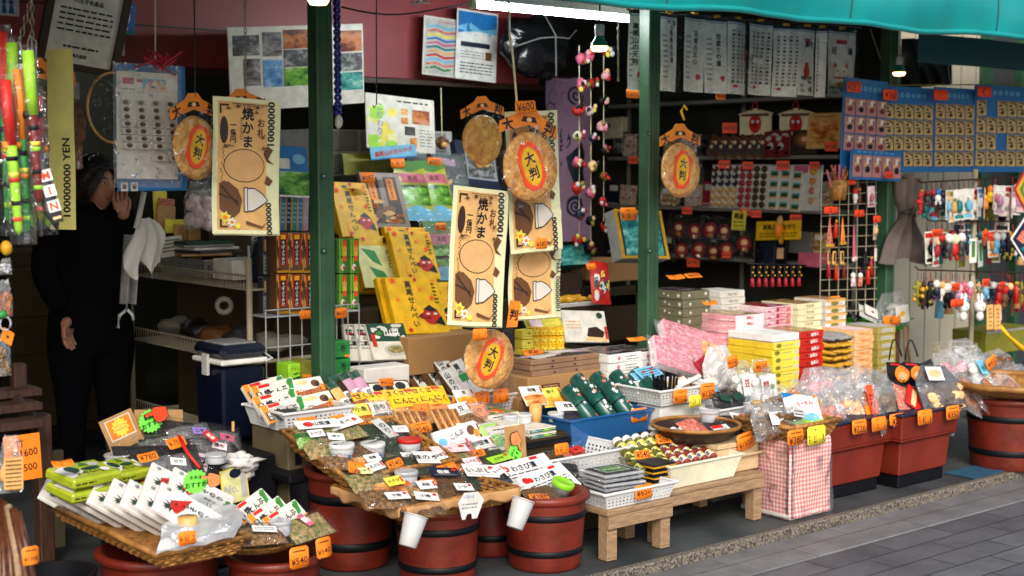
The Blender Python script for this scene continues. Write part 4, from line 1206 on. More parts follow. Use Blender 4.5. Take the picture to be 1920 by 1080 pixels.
def hand_card(label, M, s, mt, flip=1):
 h = [(.95, .16), (.95, .32), (.35, .36), (.38, .5), (.2, .58), (-.1, .52), (-.6, .42), (-.62, -.2), (-.3, -.38), (.1, -.42), (.22, -.32), (.3, -.2), (.36, -.08), (.38, .06), (.42, .14)]
 b = MB()
 b.prism([(flip * x * s * 1.08 - flip * .01 * s, y * s * 1.1) for x, y in h], -.002, 0, 'ink')
 b.poly([(flip * x * s, y * s) for x, y in h], .0006, mt)
 for y in (-.2, -.06, .08):
  b.poly([(flip * -.02 * s, y * s), (flip * .26 * s, (y + .01) * s), (flip * .26 * s, (y + .03) * s), (flip * -.02 * s, (y + .03) * s)], .001, 'ink')
 return thing('hand_card', label, 'card', b, M)
def burst(label, M, s, words='人気 商品', rows=('新商品', 'おすすめ')):
 b = MB()
 pts = []
 for q in range(36):
  a = math.pi * q / 18
  k = s * (1 if q % 2 == 0 else .86)
  pts.append((k * math.cos(a), k * .82 * math.sin(a)))
 b.prism(pts, -.0015, 0, 'neon')
 b.text(rows[0], 0, s * .28, s * .3, 'ink', .0008).text(rows[1], 0, -s * .22, s * .42, 'ink', .0008)
 return thing('burst_card', label, 'card', b, M, 'neon starburst cards')
p = P(228, 808, v=4.98)
mb = MB().box((0, 0, 0), (.15, .13, .004), 'kraft', .001)
mb.art([('r', .12, .3, .88, .92, 'paper'), ('r', .15, .34, .85, .89, 'orange'), ('s', .5, .62, .3, 'lemon', 12, .75), ('l', .32, .52, .68, .72, 2, 'tan')], .15, .13, .003)
thing('pop_card', 'brown card with an orange and yellow burst standing behind the black pile', 'card', mb, MX(p, 8, 18, 14))
p = P(298, 795, v=5.02)
thing('pop_card', 'plain brown card standing behind the green burst and red hand', 'card', MB().box((0, 0, 0), (.2, .11, .004), 'kraft', .001), MX(p, 0, 12, -6))
burst('neon green starburst card under the red pointing hand', MX(P(283, 789, v=4.97), 5, 10, 14), .055)
hand_card('red pointing hand card behind the black pile', MX(P(298, 779, v=4.955), 5, 10, 10), .06, 'neonred', -1)
burst('neon green starburst card in front of the black pile', MX(P(367, 903, v=4.22), 5, 6, -3), .05)
hand_card('orange pointing hand card in front of the black pile', MX(P(398, 902, v=4.2), 5, 6, -10), .046, mat('peachy', '#f08a50', rough=.6, var=.05), -1)
# bubble wrap over the tray corner
def bubble_mat():
 m = plastic_film('bubble', base=.0, white=.74, bs=30, bump=.1, glint=.08)
 nt = m.node_tree
 vo = nt.nodes.new('ShaderNodeTexVoronoi')
 vo.inputs['Scale'].default_value = 90
 nt.links.new(nt.nodes['Texture Coordinate'].outputs['Object'], vo.inputs['Vector'])
 bp = nt.nodes['Bump']
 bp.inputs['Distance'].default_value = .008
 nt.links.new(vo.outputs['Distance'], bp.inputs['Height'])
bubble_mat()
pts4 = [P(298, 985, v=4.02), P(452, 962, v=4.12), P(438, 1008, v=3.92), P(292, 1040, v=3.9)]
top4 = [P(325, 965, v=4.2), P(440, 945, v=4.3)]
def bub(a, b):
 if b < .45:
  t = b / .45
  q0, q1 = top4[0].lerp(pts4[0], t), top4[1].lerp(pts4[1], t)
 else:
  t = (b - .45) / .55
  q0, q1 = pts4[0].lerp(pts4[3], t), pts4[1].lerp(pts4[2], t)
 q = q0.lerp(q1, a)
 n = noise.noise((a * 5, b * 5, 2))
 return (q.x, q.y - .012 * n - .02 * math.sin(math.pi * b), q.z + .014 * noise.noise((a * 4, b * 4, 9)))
thing('bubble_wrap', 'sheet of bubble wrap over the front corner of the big tray', 'wrap', MB().sheet(bub, 24, 20, 'bubble'))
tag(350, 1009, 3.86, '650', 'on the bubble wrap at the far left', 34, 27, 5, 0, 0, False)
# plate on the second barrel
p = P(525, 1000, v=4.07)
o = thing('round_tray', 'shallow round tray of straw under the kelp packets at the bottom left', 'tray', None, Matrix.Translation((p.x - .03, 4.17, .235)))
part(o, 'body', MB().lathe([(.001, 0), (.12, .0), (.165, .025), (.175, .035), (.165, .03), (.12, .008), (.001, .006)], 'wicker', 36))
part(o, 'straw', MB().lathe([(.15, .02), (.11, .045), (.001, .06)], 'driedfish', 30, wob=.3))
for i, (px, py, v, r) in enumerate(((475, 948, 4.26, 24), (505, 962, 4.18, 22), (535, 968, 4.12, 20))):
 pack('kelp_packet', 'white and orange kelp packet on the round straw tray, %s from the left' % ORD[i], 'packet', px, py, 78, 34, v, .018, 'paper', KELP, 0, 42, r, 'kelp packets on the round tray', key='kelpf%d' % i)
jar('clear tub with a pale lid on the round tray at the bottom left', 525, 1003, 4.03, .037, .05, 'cloudy', 'lgrey', None)
flatbag('green seaweed packet with a pink slip on the round tray', 577, 988, 4.04, .18, .12, 'mixgreen', [(-.05, .1, .14, .5, 'rose', 15), ('t', '新', .5, .5, .5, 'white')], 0, 60, 8)
flatbag('straw coloured packet with a white slip at the front of the round tray', 482, 1004, 4.0, .2, .1, 'driedfish', [(.1, 0, .4, .3, 'white', -10), ('l', .1, .2, .9, .8, 2, 'ink')], 0, 65, -8)
thing('clear_sheet', 'clear film sheet flapping off the right edge of the round tray', 'film', MB().sheet(lambda a, b: P(545 + 85 * a, 1018 - 30 * a - 25 * b * a, v=4.0 - .08 * b) + Vector((0, 0, .006 * noise.noise((a * 5, b * 5, 1)))), 12, 6, 'film'))
tag(561, 1045, 3.93, '540', 'on the bottom left barrel, the larger of two', 37, 42, 3)
tag(607, 1027, 3.97, '540', 'on the bottom left barrel, the right of two', 29, 40, 3, 0, 4)
# ---------------------------------------------------------------- far left: wooden rack, wooden swords, toys
o = thing('wooden_rack', 'dark wooden step rack with a tall post at the far left', 'rack', None, Matrix.Translation((0, 0, 0)))
p = P(85, 1058, z=0)
part(o, 'post', MB().box((p.x, p.y, .29), (.055, .07, .58), 'darkwood', .004))
for i, (py, v) in enumerate(((735, 5.3), (762, 5.2), (795, 5.1))):
 q = P(30, py, v=v)
 part(o, 'step', MB().box((q.x - .02, q.y, q.z), (.2, .12, .03), 'darkwood', .004))
q = P(35, 720, v=5.35)
part(o, 'upright', MB().box((q.x, q.y, q.z), (.05, .05, .16), 'darkwood', .004))
q0, q1 = P(30, 745, v=5.2), P(65, 785, v=5.2)
part(o, 'brace', MB().tube([q0, q1], .018, 'darkwood', 4))
p = P(92, 930, v=5.45)
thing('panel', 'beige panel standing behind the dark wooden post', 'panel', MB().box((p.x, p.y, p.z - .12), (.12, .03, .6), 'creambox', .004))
p = P(43, 858, v=4.7)
mb = MB().box((0, 0, 0), (.13, .155, .002), 'tag', .001)
mb.text('竹', -.01, .05, .03, 'tagink', .0018).text('¥1600', .01, .015, .034, 'tagink', .0018, False, 4).text('¥1500', .005, -.035, .034, 'tagink', .0018, False, 4)
thing('price_sign', 'large orange sign reading 1600 and 1500 on the wooden rack', 'price sign', mb, MX(p, 6, 5))
for i in range(6):
 a, b = P(-12 + i * 9, 930 + i * 6, v=4.0 - .03 * i), P(-5 + i * 15, 1125, v=3.75)
 o = thing('wooden_sword', 'brown wooden toy sword leaning at the bottom left, %s from the left' % ORD[i], 'toy sword', MB().tube([a, a.lerp(b, .5) + Vector((.004, 0, 0)), b], .011, 'swordwood' if i % 3 else 'lightwood', 8), None, 'wooden swords leaning at the left')
tag(58, 1042, 3.74, '1300', 'on the wooden swords at the bottom left', 32, 36, 5)
bag('clear bag over a tan lettered card with a red cord at the far left', 20, 870, 3.95, 46, 110, 'tan', 5, 0, -3, [('p', .8, .55, 'tan', -.02, -.15), ('l', .1, .05, .9, .95, 7, 'dbrown')], 'packed toys at the far left', depth_=.02)
thing('bucket', 'black bucket rim at the bottom left corner', 'bucket', MB().lathe([(.11, 0), (.135, .14), (.125, .139), (.1, .01), (.001, .005)], 'hoop', 32), Matrix.Translation(P(100, 1072, v=4.3) - Vector((0, 0, .14))))
# packed toy swords
tw = [(4, 60, 18, 420, 'green', 'red'), (22, 80, 30, 410, 'red', 'lime'), (46, 120, 62, 425, 'lime', 'white'), (18, 180, 40, 400, 'lime', 'crimson'), (62, 170, 92, 425, 'lime', 'dred'), (68, 180, 78, 415, 'olive', 'red'), (34, 130, 50, 440, 'green', 'orange'), (10, 150, 36, 440, 'lime', 'red'), (52, 95, 74, 380, 'dred', 'lime')]
for i, (x0, y0, x1, y1, c1, c2) in enumerate(tw):
 v = 4.25 - .02 * i
 a, b = P(x0, y0, v=v), P(x1, y1, v=v)
 lab = ['green toy sword with a red grip in a clear bag, leftmost of the hanging toys', 'red toy sword with a lime tip in a clear bag at the far left', 'lime toy sword with a white grip hanging in a clear bag', 'lime and crimson toy sword hanging behind the others', 'lime toy sword with a dark red grip, right of the hanging toys', 'olive toy sword with a red tip among the hanging toys', 'green toy sword with an orange grip among the hanging toys', 'lime toy sword with a bright red grip, low at the left edge', 'short dark red toy sword with a lime grip'][i]
 o = thing('toy_sword', lab, 'toy sword', None, None, 'packed toy swords at the far left')
 m_ = a.lerp(b, .42)
 part(o, 'blade', MB().tube([m_, m_.lerp(b, .3), m_.lerp(b, .7), b.lerp(m_, .06), b], lambda t: .0165 * (1 - .3 * t) if t < .98 else .004, c1, 8))
 q = MB()
 for t, mm in ((.12, 'hoop'), (.3, 'lemon'), (.36, c2), (.62, 'hoop'), (.8, 'neonred' if i % 2 else 'lime')):
  q.tube([m_.lerp(b, t), m_.lerp(b, t + .05)], .018 * (1 - .28 * t), mm, 8)
 part(o, 'band', q)
 part(o, 'grip', MB().tube([a, m_], .0175, c2, 8).tube([m_ - Vector((.026, 0, 0)), m_ + Vector((.026, 0, 0))], .012, 'orange' if i % 2 else 'ink', 6))
 dirv = (b - a)
 def fn(s, t, a=a, dirv=dirv, i=i):
  c = a - dirv * .04 + dirv * 1.1 * t
  an = 2 * math.pi * s
  rr = .023 + .007 * noise.noise((an, t * 9, i))
  return c + Vector((rr * 1.2 * math.cos(an), rr * .7 * math.sin(an), 0))
 part(o, 'clear_wrap', MB().sheet(fn, 12, 14, 'film'))
a, b = P(62, 265, v=4.1), P(108, 432, v=4.1)
o = thing('toy_sword', 'grey black toy sword with orange letters, its tip lowest at the left', 'toy sword', None, None, 'packed toy swords at the far left')
part(o, 'sheath', MB().tube([a, a.lerp(b, .82), b], lambda t: .022 if t < .9 else .003, mat('greysheath', '#3c3c48', rough=.4), 8))
q = MB()
for i, ch in enumerate('MIN'):
 t = a.lerp(b, .38 + .17 * i) + Vector((0, -.024, 0))
 q.X = MX(t, -20, 0, 15)
 q.rect(-.017, -.017, .017, .017, 0, 'white').text(ch, 0, 0, .032, 'neonred', .001)
q.X = MX(a.lerp(b, .86) + Vector((0, -.024, 0)), -20, 0, 15)
q.rect(-.016, -.012, .016, .022, 0, 'black').rect(-.012, -.002, .012, .006, .0006, 'peach')
q.X = None
part(o, 'printed_letters', q)
thing('gold_bell', 'small gold bell charm hanging under the toy swords at the left edge', 'charm', MB().blob((0, 0, 0), (.018, .018, .022), 'gold', 1, .1), Matrix.Translation(P(12, 465, v=4.2)))
for i, (px, py, m, w, h) in enumerate(((8, 560, 'snack', 30, 70), (10, 500, 'cloudtub', 24, 30), (6, 665, 'driedfish', 28, 80))):
 bag('small clear packed toy hanging at the left edge, %s from the top' % ORD[[1, 0, 2][i]], px, py, 4.2, w, h, m, 0, 0, 0, [], 'packed toys at the far left', depth_=.02)
thing('price_tag', 'orange diamond tag on a ring at the left edge', 'price tag', MB().prism([(-.022, .0), (0, .03), (.022, .0), (0, -.03)], -.001, 0, 'tag').text('¥', 0, 0, .02, 'tagink', .0008), MX(P(14, 631, v=4.1), 0, 0, 20), 'orange price tags')
thing('key_ring', 'steel ring with a green clip at the left edge', 'ring', MB().tube([P(10, 607, v=4.1) + Vector((.016 * math.cos(i * .524), 0, .02 * math.sin(i * .524))) for i in range(12)], .003, 'steel', 6, True).blob(P(4, 590, v=4.1), (.014, .01, .012), 'green', 2))
# ================================================================ inside the shop: stepped display between the posts
st = thing('display_steps', 'dark stepped display holding the yellow cracker boxes', 'shelf', None, None)
for x0, x1, y0, y1, z in ((3.2, 4.9, 5.26, 5.5, .60), (3.2, 4.6, 5.5, 5.78, .84), (3.2, 4.6, 5.78, 6.1, 1.06), (3.2, 4.4, 6.1, 6.45, 1.26)):
 part(st, 'step', MB().slab(x0, y0, 0, x1, y1 - .002, z, 'darkbox'))
SEN = [('t', '高尾せんべい', .40, .52, .135, 'ink', True), ('c', .72, .3, .17, .15, 'red'), ('p', [(.58, .42), (.72, .5), (.86, .4), (.72, .38)], 'ink'), ('p', [(.7, .3), (.5, .26), (.7, .25)], 'dred'), ('c', .66, .34, .04, .02, 'white'), ('c', .8, .34, .04, .02, 'white'), ('p', [(.75, .18), (.95, .12), (.9, .3)], 'ink'), ('p', [(.45, .3), (.55, .36), (.56, .24)], 'dred'),
       ('s', .62, .78, .07, 'orange'), ('s', .15, .6, .06, 'orange'), ('s', .8, .62, .06, 'neonred'), ('s', .12, .93, .07, 'neonred'), ('s', .55, .95, .05, 'red'), ('s', .25, .06, .06, 'red'), ('l', .84, .5, .92, .9, 6, 'ink'), ('s', .9, .92, .05, 'orange'), ('l', .18, .1, .24, .3, 4, 'orange')]
WB = SEN[:0] + [('r', .0, .0, 1, .8, 'pale'), ('p', [(.1, .75), (.4, .7), (.5, .4), (.3, .5)], 'green'), ('p', [(.2, .4), (.5, .3), (.6, .1), (.3, .2)], 'green'), ('p', [(.8, .3), (1, .35), (1, .1), (.85, .15)], 'leaf'), ('t', '高', .7, .9, .13, 'ink'), ('s', .85, .9, .06, 'red'), ('s', .2, .92, .06, 'red'), ('t', 'わさび', .7, .55, .12, 'leaf', True)]
gs = 'yellow cracker boxes'
for px, py, w, h, v, els, lab in ((667, 398, 70, 92, 5.98, SEN, 'yellow cracker box with a red mask, topmost, beside the green post'),
                                  (661, 388, 72, 94, 6.02, SEN, 'yellow cracker box tucked behind the topmost one beside the green post'),
                                  (715, 490, 82, 98, 5.74, WB, 'yellow box with a pale green leaf picture, in the middle tier'),
                                  (706, 498, 82, 98, 5.79, SEN, 'yellow box behind the pale green leaf picture box'),
                                  (778, 478, 76, 90, 5.7, SEN, 'yellow cracker box with a red mask, in the middle tier'),
                                  (769, 470, 76, 90, 5.75, SEN, 'yellow cracker box tucked behind the one in the middle tier'),
                                  (822, 576, 70, 96, 5.42, SEN, 'yellow cracker box partly behind the hanging towel, in the front tier'),
                                  (783, 572, 96, 106, 5.36, SEN, 'yellow cracker box with a red mask, frontmost of them all'),
                                  (764, 572, 90, 106, 5.41, SEN, 'yellow cracker box just behind the frontmost one')):
 pack('cracker_box', lab, 'box', px, py, w, h, v, .035, 'yellow', els, 0, 27, -3, gs)
mat('mauvebrown', '#786458', rough=.4, var=.1)
DK = [('r', .1, .08, .42, .92, 'dbrown'), ('r', .56, .08, .88, .92, 'dbrown'), ('r', .16, .5, .34, .88, 'orange'), ('r', .62, .5, .8, .88, 'orange'), ('t', 'まんじゅう', .25, .69, .065, 'ink', True), ('t', 'まんじゅう', .71, .69, .065, 'ink', True), ('r', .19, .12, .31, .4, 'ink'), ('r', .65, .12, .77, .4, 'ink'), ('v', .1, .08, .9, .5, 14, ['snack', 'tan', 'brown'])]
pack('brown_packet', 'brown packet box with two orange labels at the top of the display', 'packet', 722, 375, 74, 104, 6.05, .03, 'mauvebrown', DK, 0, 25, -2)
mat('noodle', '#b4b440', rough=.35, var=.12)
GR = [('t', 'そば', .5, .9, .1, 'ink'), ('r', .05, .62, .95, .78, 'rose'), ('t', '高尾', .5, .7, .1, 'dred'), ('l', .1, .08, .9, .2, 2, 'white'), ('p', [(0, .0), (1, .0), (1, .15), (.5, .25), (0, .18)], 'sky'), ('p', [(0, .85), (.5, .8), (1, .9), (1, 1), (0, 1)], 'leaf'), ('l', .1, .3, .9, .55, 4, 'olive'), ('r', .05, .25, .95, .58, 'ph_green')]
pack('green_packet', 'yellow green noodle packet with a pink band, left one of the pair', 'packet', 776, 358, 58, 112, 6.1, .02, 'noodle', GR, 0, 25, -3, 'yellow green noodle packets', puff=.012)
pack('green_packet', 'yellow green noodle packet with a pink band, right one of the pair', 'packet', 817, 358, 54, 112, 6.12, .02, 'noodle', GR, 0, 25, -3, 'yellow green noodle packets', puff=.012)
pack('green_packet', 'yellow green packet in a clear box behind the hanging towel', 'packet', 832, 470, 58, 110, 5.8, .03, 'olive', GR, 0, 22, -2, film=True)
pack('slate_packet', 'slate green packet of wrapped cakes at the top right of the display', 'packet', 845, 335, 64, 92, 6.2, .03, 'dgreen', [('r', .05, .5, .95, .9, 'ph_dark'), ('r', .1, .78, .7, .92, 'mauve'), ('p', [(.1, .2), (.5, .5), (.55, .45), (.15, .12)], 'tan'), ('r', .6, .05, .95, .3, 'purple')], 0, 25, -8, film=True)
pack('black_box', 'black box with a silver window beside the slate packet', 'box', 897, 318, 74, 104, 6.3, .05, 'navy', [('r', .22, .32, .95, .95, 'steel'), ('r', .25, .35, .92, .92, 'ph_grey'), ('c', .55, .62, .1, .09, 'gold'), ('c', .72, .64, .09, .08, 'tan'), ('l', .6, .08, .95, .18, 1, 'orange')], 0, 20, -6)
pack('banner_strip', 'sky blue shop banner strip with red and white writing', 'banner', 738, 285, 86, 24, 6.2, .004, 'sky', [('t', '高尾山のおみやげ', .5, .52, .45, 'red', False, 4), ('r', 0, 0, 1, .1, 'blue')], 0, 8, 4)
pack('info_board', 'pale green illustrated board with small food photographs', 'board', 752, 232, 128, 102, 6.25, .006, 'paper', [('v', .0, .0, .45, .9, 14, ['pale', 'lime', 'paper', 'lemon']), ('t', 'こだわり', .2, .55, .14, 'grey', True), ('l', .45, .86, .9, .95, 1, 'ink'), ('r', .5, .66, .6, .78, 'ph_food'), ('r', .66, .52, .92, .78, 'ph_autumn'), ('r', .5, .5, .6, .62, 'ph_food'), ('r', .55, .3, .7, .46, 'ph_dark'), ('r', .62, .08, .72, .26, 'ph_food'), ('l', .76, .1, .95, .44, 6, 'grey')], 0, 8, -4)
pack('lime_board', 'plain yellow green card standing behind the noodle packets', 'card', 700, 308, 110, 40, 6.3, .004, 'olive', [], 0, 8)
o = thing('drawer_cabinet', 'white drawer cabinet behind the topmost yellow boxes', 'cabinet', None, Matrix.Translation(P(655, 330, v=6.5)))
part(o, 'frame', MB().slab(-.25, 0, 0, .7, .3, .25, 'lgrey', .004))
for i in range(6):
 part(o, 'drawer', MB().slab(-.23 + (i % 3) * .3, -.012, .015 + (i // 3) * .12, .05 + (i % 3) * .3, 0, .12 + (i // 3) * .12, 'grey', .004))
o = thing('monkey_charm', 'small brown monkey head charm hanging above the display', 'charm', None, Matrix.Translation(P(829, 268, v=6.3)))
part(o, 'head', MB().blob((0, 0, 0), (.035, .03, .036), 'brown', 1, .08).blob((-.036, 0, .004), (.013, .01, .014), 'brown', 2).blob((.036, 0, .004), (.013, .01, .014), 'brown', 3))
part(o, 'muzzle', MB().blob((0, -.02, -.01), (.022, .014, .018), 'tan', 4, .08).blob((-.011, -.028, .012), (.004, .003, .005), 'ink', 4).blob((.011, -.028, .012), (.004, .003, .005), 'ink', 4))
part(o, 'cord', MB().tube([(0, 0, .034), (0, .01, .3)], .003, 'pale', 5))
# bamboo printed boxes and the furikake rack either side of the first post
BAM = [('r', .0, .0, 1, 1, 'leaf'), ('r', .42, .0, .5, 1, 'lime'), ('r', .05, .45, .95, .5, 'dgreen'), ('r', .55, .35, .85, .95, 'neonred'), ('t', '山葵', .7, .65, .16, 'lemon', True), ('r', .2, .0, .3, 1, 'lime'), ('c', .5, .17, .2, .1, 'white'), ('c', .6, .15, .1, .06, 'red')]
for r in range(2):
 for c in range(2):
  pack('bamboo_box', 'green bamboo printed box right of the first post, %s %s' % (['upper', 'lower'][r], ['left', 'right'][c]), 'box', 642 + c * 21, 480 + r * 66, 20, 64, 5.35 + .0 * c, .08, 'leaf', BAM, 0, 0, 0, 'green bamboo printed boxes')
FUR = [('r', .2, .2, .8, .98, 'red'), ('r', .3, .22, .7, .9, 'ink'), ('t', 'そばふりかけ', .5, .5, .098, 'white', True), ('r', .32, .84, .68, .95, 'yellow'), ('r', 0, 0, 1, .06, 'gold'), ('v', 0, .06, .19, 1, 18, ['tan', 'orange', 'dbrown']), ('v', .81, .06, 1, 1, 18, ['tan', 'orange', 'dbrown'])]
fk = 'furikake boxes on the wire stand'
for r in range(2):
 for c in range(3):
  pack('furikake_box', 'brown furikake box with a red and black band, %s row, %s from the left' % (['upper', 'lower'][r], ORD[c]), 'box', 531 + c * 25.5, 474 + r * 77, 25, 75, 5.32, .06, 'brown', FUR, 0, 0, 0, fk)
 for c in range(2):
  pack('furikake_box', 'grey backed furikake box turned sideways, %s row, %s' % (['upper', 'lower'][r], ['left', 'right'][c]), 'box', 500 + c * 14, 478 + r * 77, 13, 72, 5.42 - c * .04, .05, 'dgrey', [('r', 0, 0, 1, .5, 'grey'), ('r', .2, .6, .8, .9, 'tan'), ('l', .1, .05, .9, .4, 4, 'dgrey')], 0, 0, 0, fk)
o = thing('wire_stand', 'steel wire stand under the furikake boxes', 'stand', None, None)
za = P(540, 592, v=5.3).z
xa, xb = P(497, 592, v=5.3).x, P(672, 592, v=5.3).x
part(o, 'shelf', MB().box(((xa + xb) / 2, 5.36, za), (xb - xa, .14, .006), 'steel', .001))
f = MB()
for i in range(9):
 x = xa + (xb - xa) * i / 8
 f.tube([(x, 5.295, za - .26), (x, 5.295, za + .03)], .003, 'steel', 5)
for z in (za - .26, za - .13, za + .03):
 f.tube([(xa, 5.292, z), (xb, 5.292, z)], .003, 'steel', 5)
part(o, 'wire_front', f)
for x in (xa, xb):
 part(o, 'leg', MB().tube([(x, 5.43, za - .6), (x, 5.43, za + .3)], .006, 'steel', 6))
tag(572, 590, 5.26, '1140', 'on the furikake shelf left of the post', 23, 16, 2, top=False)
tag(640, 587, 5.26, '650', 'under the bamboo printed boxes right of the post', 22, 20, 2, top=False)
for i, (px, py, lab) in enumerate(((643, 655, 'bright green box right of the first post, topmost of three'), (644, 688, 'bright green box right of the first post, middle of three'), (655, 712, 'bright green box right of the first post, lowest of three'))):
 pack('green_box', lab, 'box', px, py, 28, 31, 5.22, .08, 'green', [('v', .15, .2, .85, .9, 8, ['dgreen', 'leaf']), ('t', '茶', .5, .6, .4, 'dgreen'), ('r', .6, .02, .95, .16, 'orange')], 0, 0, 0, 'bright green boxes beside the post')
pack('green_box', 'lime box with dark writing left of the first post', 'box', 556, 697, 30, 32, 5.2, .1, 'lime', [('t', 'さんしょ', .5, .7, .2, 'ink'), ('v', .1, .05, .9, .5, 8, ['leaf', 'dgreen'])], 0, 0)
pack('green_box', 'olive yellow box standing against the first post', 'box', 577, 692, 20, 32, 5.18, .1, 'olive', [('r', .0, .0, 1, .2, 'orange')], 0, 0)
# books and picture packet left of the post
pack('picture_pack', 'blue and green picture pack hanging left of the first post', 'packet', 550, 322, 58, 96, 5.5, .01, 'blue', [('r', .0, .0, 1, .5, 'ph_green'), ('r', .05, .55, .4, .75, 'paper'), ('r', 0, 0, 1, .04, 'paper'), ('c', .7, .75, .2, .1, 'sky')], 0, 12, -3)
for i in range(5):
 pack('thin_book', 'thin blue and gold book left of the first post, %s from the left' % ORD[i], 'book', 529 + i * 11, 402, 12, 62, 5.55, .1, ['blue', 'navy', 'teal', 'blue', 'mauve'][i], [('r', .05, 0, .3, 1, 'gold'), ('l', .4, .2, .9, .9, 5, 'sky')], 0, 6, -6, 'thin books left of the post')
# packs between the stand and the carton
SHP = [('v', .05, .6, .95, .98, 10, ['crimson', 'dred', 'dgreen']), ('l', .1, .3, .6, .55, 3, 'ink'), ('c', .7, .2, .16, .1, 'leaf'), ('p', [(.6, .05), (.95, .15), (.9, .25)], 'leaf'), ('t', '山の幸', .3, .6, .12, 'ink', True)]
for i, (px, lab) in enumerate(((672, 'white packet with red leaves, left one beside the wire stand'), (694, 'white packet with red leaves, right one beside the wire stand'))):
 pack('white_packet', lab, 'packet', px, 642, 44, 70, 5.33 - i * .03, .02, 'paper', SHP, 0, 30, -6, 'white leaf packets by the stand')
pack('bowl_packet', 'white and green packet with a bowl of food beside the carton', 'packet', 730, 640, 70, 68, 5.27, .02, 'paper', [('r', 0, .5, 1, 1, 'dgreen'), ('v', .1, .55, .95, .98, 9, ['white', 'leaf', 'paper']), ('t', '山菜', .62, .75, .24, 'white'), ('r', .05, .35, .16, .7, 'red'), ('c', .6, .26, .3, .17, 'lgrey'), ('c', .6, .27, .22, .11, 'mixgreen')], 0, 32, -4)
carton('brown carton under the frontmost yellow boxes', 838, 697, 5.2, 140, .17, .25, tape=False)
thing('paper_block', 'pale worn block behind the brown sausage packs', 'block', MB().box((0, 0, 0), (.24, .12, .1), 'whitecloth', .006), Matrix.Translation(P(712, 706, v=5.12)))
# brown packs and yellow banner packs on the table
gk = 'brown packs with white labels'
for i, (px, py, v, lab) in enumerate(((668, 737, 4.98, 'back left'), (706, 732, 5.0, 'back middle'), (748, 727, 5.02, 'back right'), (690, 752, 4.9, 'front left'), (728, 748, 4.92, 'front middle'), (768, 746, 4.94, 'front right'))):
 pack('brown_pack', 'brown pack with a white label and black fruit mark, %s of six' % lab, 'packet', px, py, 42, 30, v, .03, 'dried', [('r', .18, .1, .9, .8, 'white'), ('c', .5, .5, .22, .26, 'ink'), ('l', .25, .15, .85, .3, 1, 'red')], 0, 42, -6, gk, puff=.015)
for i, (px, py, m, lab) in enumerate(((645, 728, 'dbrown', 'dark green banded slim pack leaning beside the post'), (665, 722, 'mauve', 'mauve slim pack with a white band, left one'), (684, 720, 'mauve', 'mauve slim pack with a white band, right one'), (642, 740, 'tan', 'tan slim pack with a blue mark, nearest the post'))):
 pack('slim_pack', lab, 'packet', px, py + 10, 20, 72, 4.9 - .02 * i, .03, m, [('r', .1, .15, .9, .5, 'white'), ('t', '佃煮', .5, .32, .13, 'ink', True), ('r', 0, .8, 1, 1, 'dgreen')], 0, 42, 12, 'slim packs leaning beside the post', puff=.014)
YB = [('r', 0, .45, 1, 1, 'yellow'), ('t', 'にんにく', .55, .62, .19, 'ink'), ('t', 'さくさく', .4, .86, .17, 'ink'), ('r', 0, 0, 1, .45, 'ph_food'), ('r', .6, .88, .85, .97, 'red')]
gy = 'snack packs with yellow banners'
for i, (px, py, v, lab) in enumerate(((705, 768, 4.78, 'left'), (762, 763, 4.8, 'middle'), (812, 758, 4.8, 'right'))):
 pack('snack_pack', 'orange snack pack with a yellow banner of black writing, %s of three' % lab, 'packet', px, py, 66, 68, v, .03, 'snack', YB, 0, 45, -3, gy, puff=.014)
for i, (px, py, m, lab) in enumerate(((672, 770, 'snack', 'pinkish snack bag at the left of the yellow banner packs'), (742, 790, 'redsnack', 'reddish snack bag below the yellow banner packs'), (852, 790, 'redsnack', 'red dotted snack bag right of the yellow banner packs'), (700, 795, 'snack', 'orange snack bag above the upper woven tray'))):
 flatbag('clear ' + lab, px, py, 4.72, .18, .12, m, [], 0, 55, random.uniform(-12, 12))
for i, (px, py, lab) in enumerate(((775, 797, 'left'), (842, 792, 'right'))):
 p = P(px, py, v=4.62)
 o = thing('stick_packet', 'clear packet of brown sticks below the yellow banner packs, %s of two' % lab, 'packet', None, MX(p, 0, 52, -6), 'clear packets of brown sticks')
 b = MB()
 for k in range(8):
  b.tube([(-.06 + k * .017, -.07, 0), (-.06 + k * .017, .07, .002)], .0075, 'snack' if k % 2 else 'tan', 6)
 part(o, 'sticks', b)
 part(o, 'clear_wrap', MB().sheet(lambda a, q: (-.08 + .16 * a, -.09 + .18 * q, .012 + .006 * noise.noise((a * 7, q * 7, i))), 10, 10, 'film'))
flatbag('clear packet of brown twigs at the right of the upper tray', 905, 800, 4.6, .1, .2, 'driedfish', [], 0, 55, 35)
tag(695, 717 - 0, 4.97, '650', 'on the brown packs with white labels', 27, 15, 20, 0, -4, False) if False else tag(725, 716, 4.96, '650', 'on the brown packs with white labels', 27, 15, 20, 0, -4, False)
tag(790, 764, 4.7, '650', 'on the yellow banner packs', 30, 14, 40, 0, -4, False)
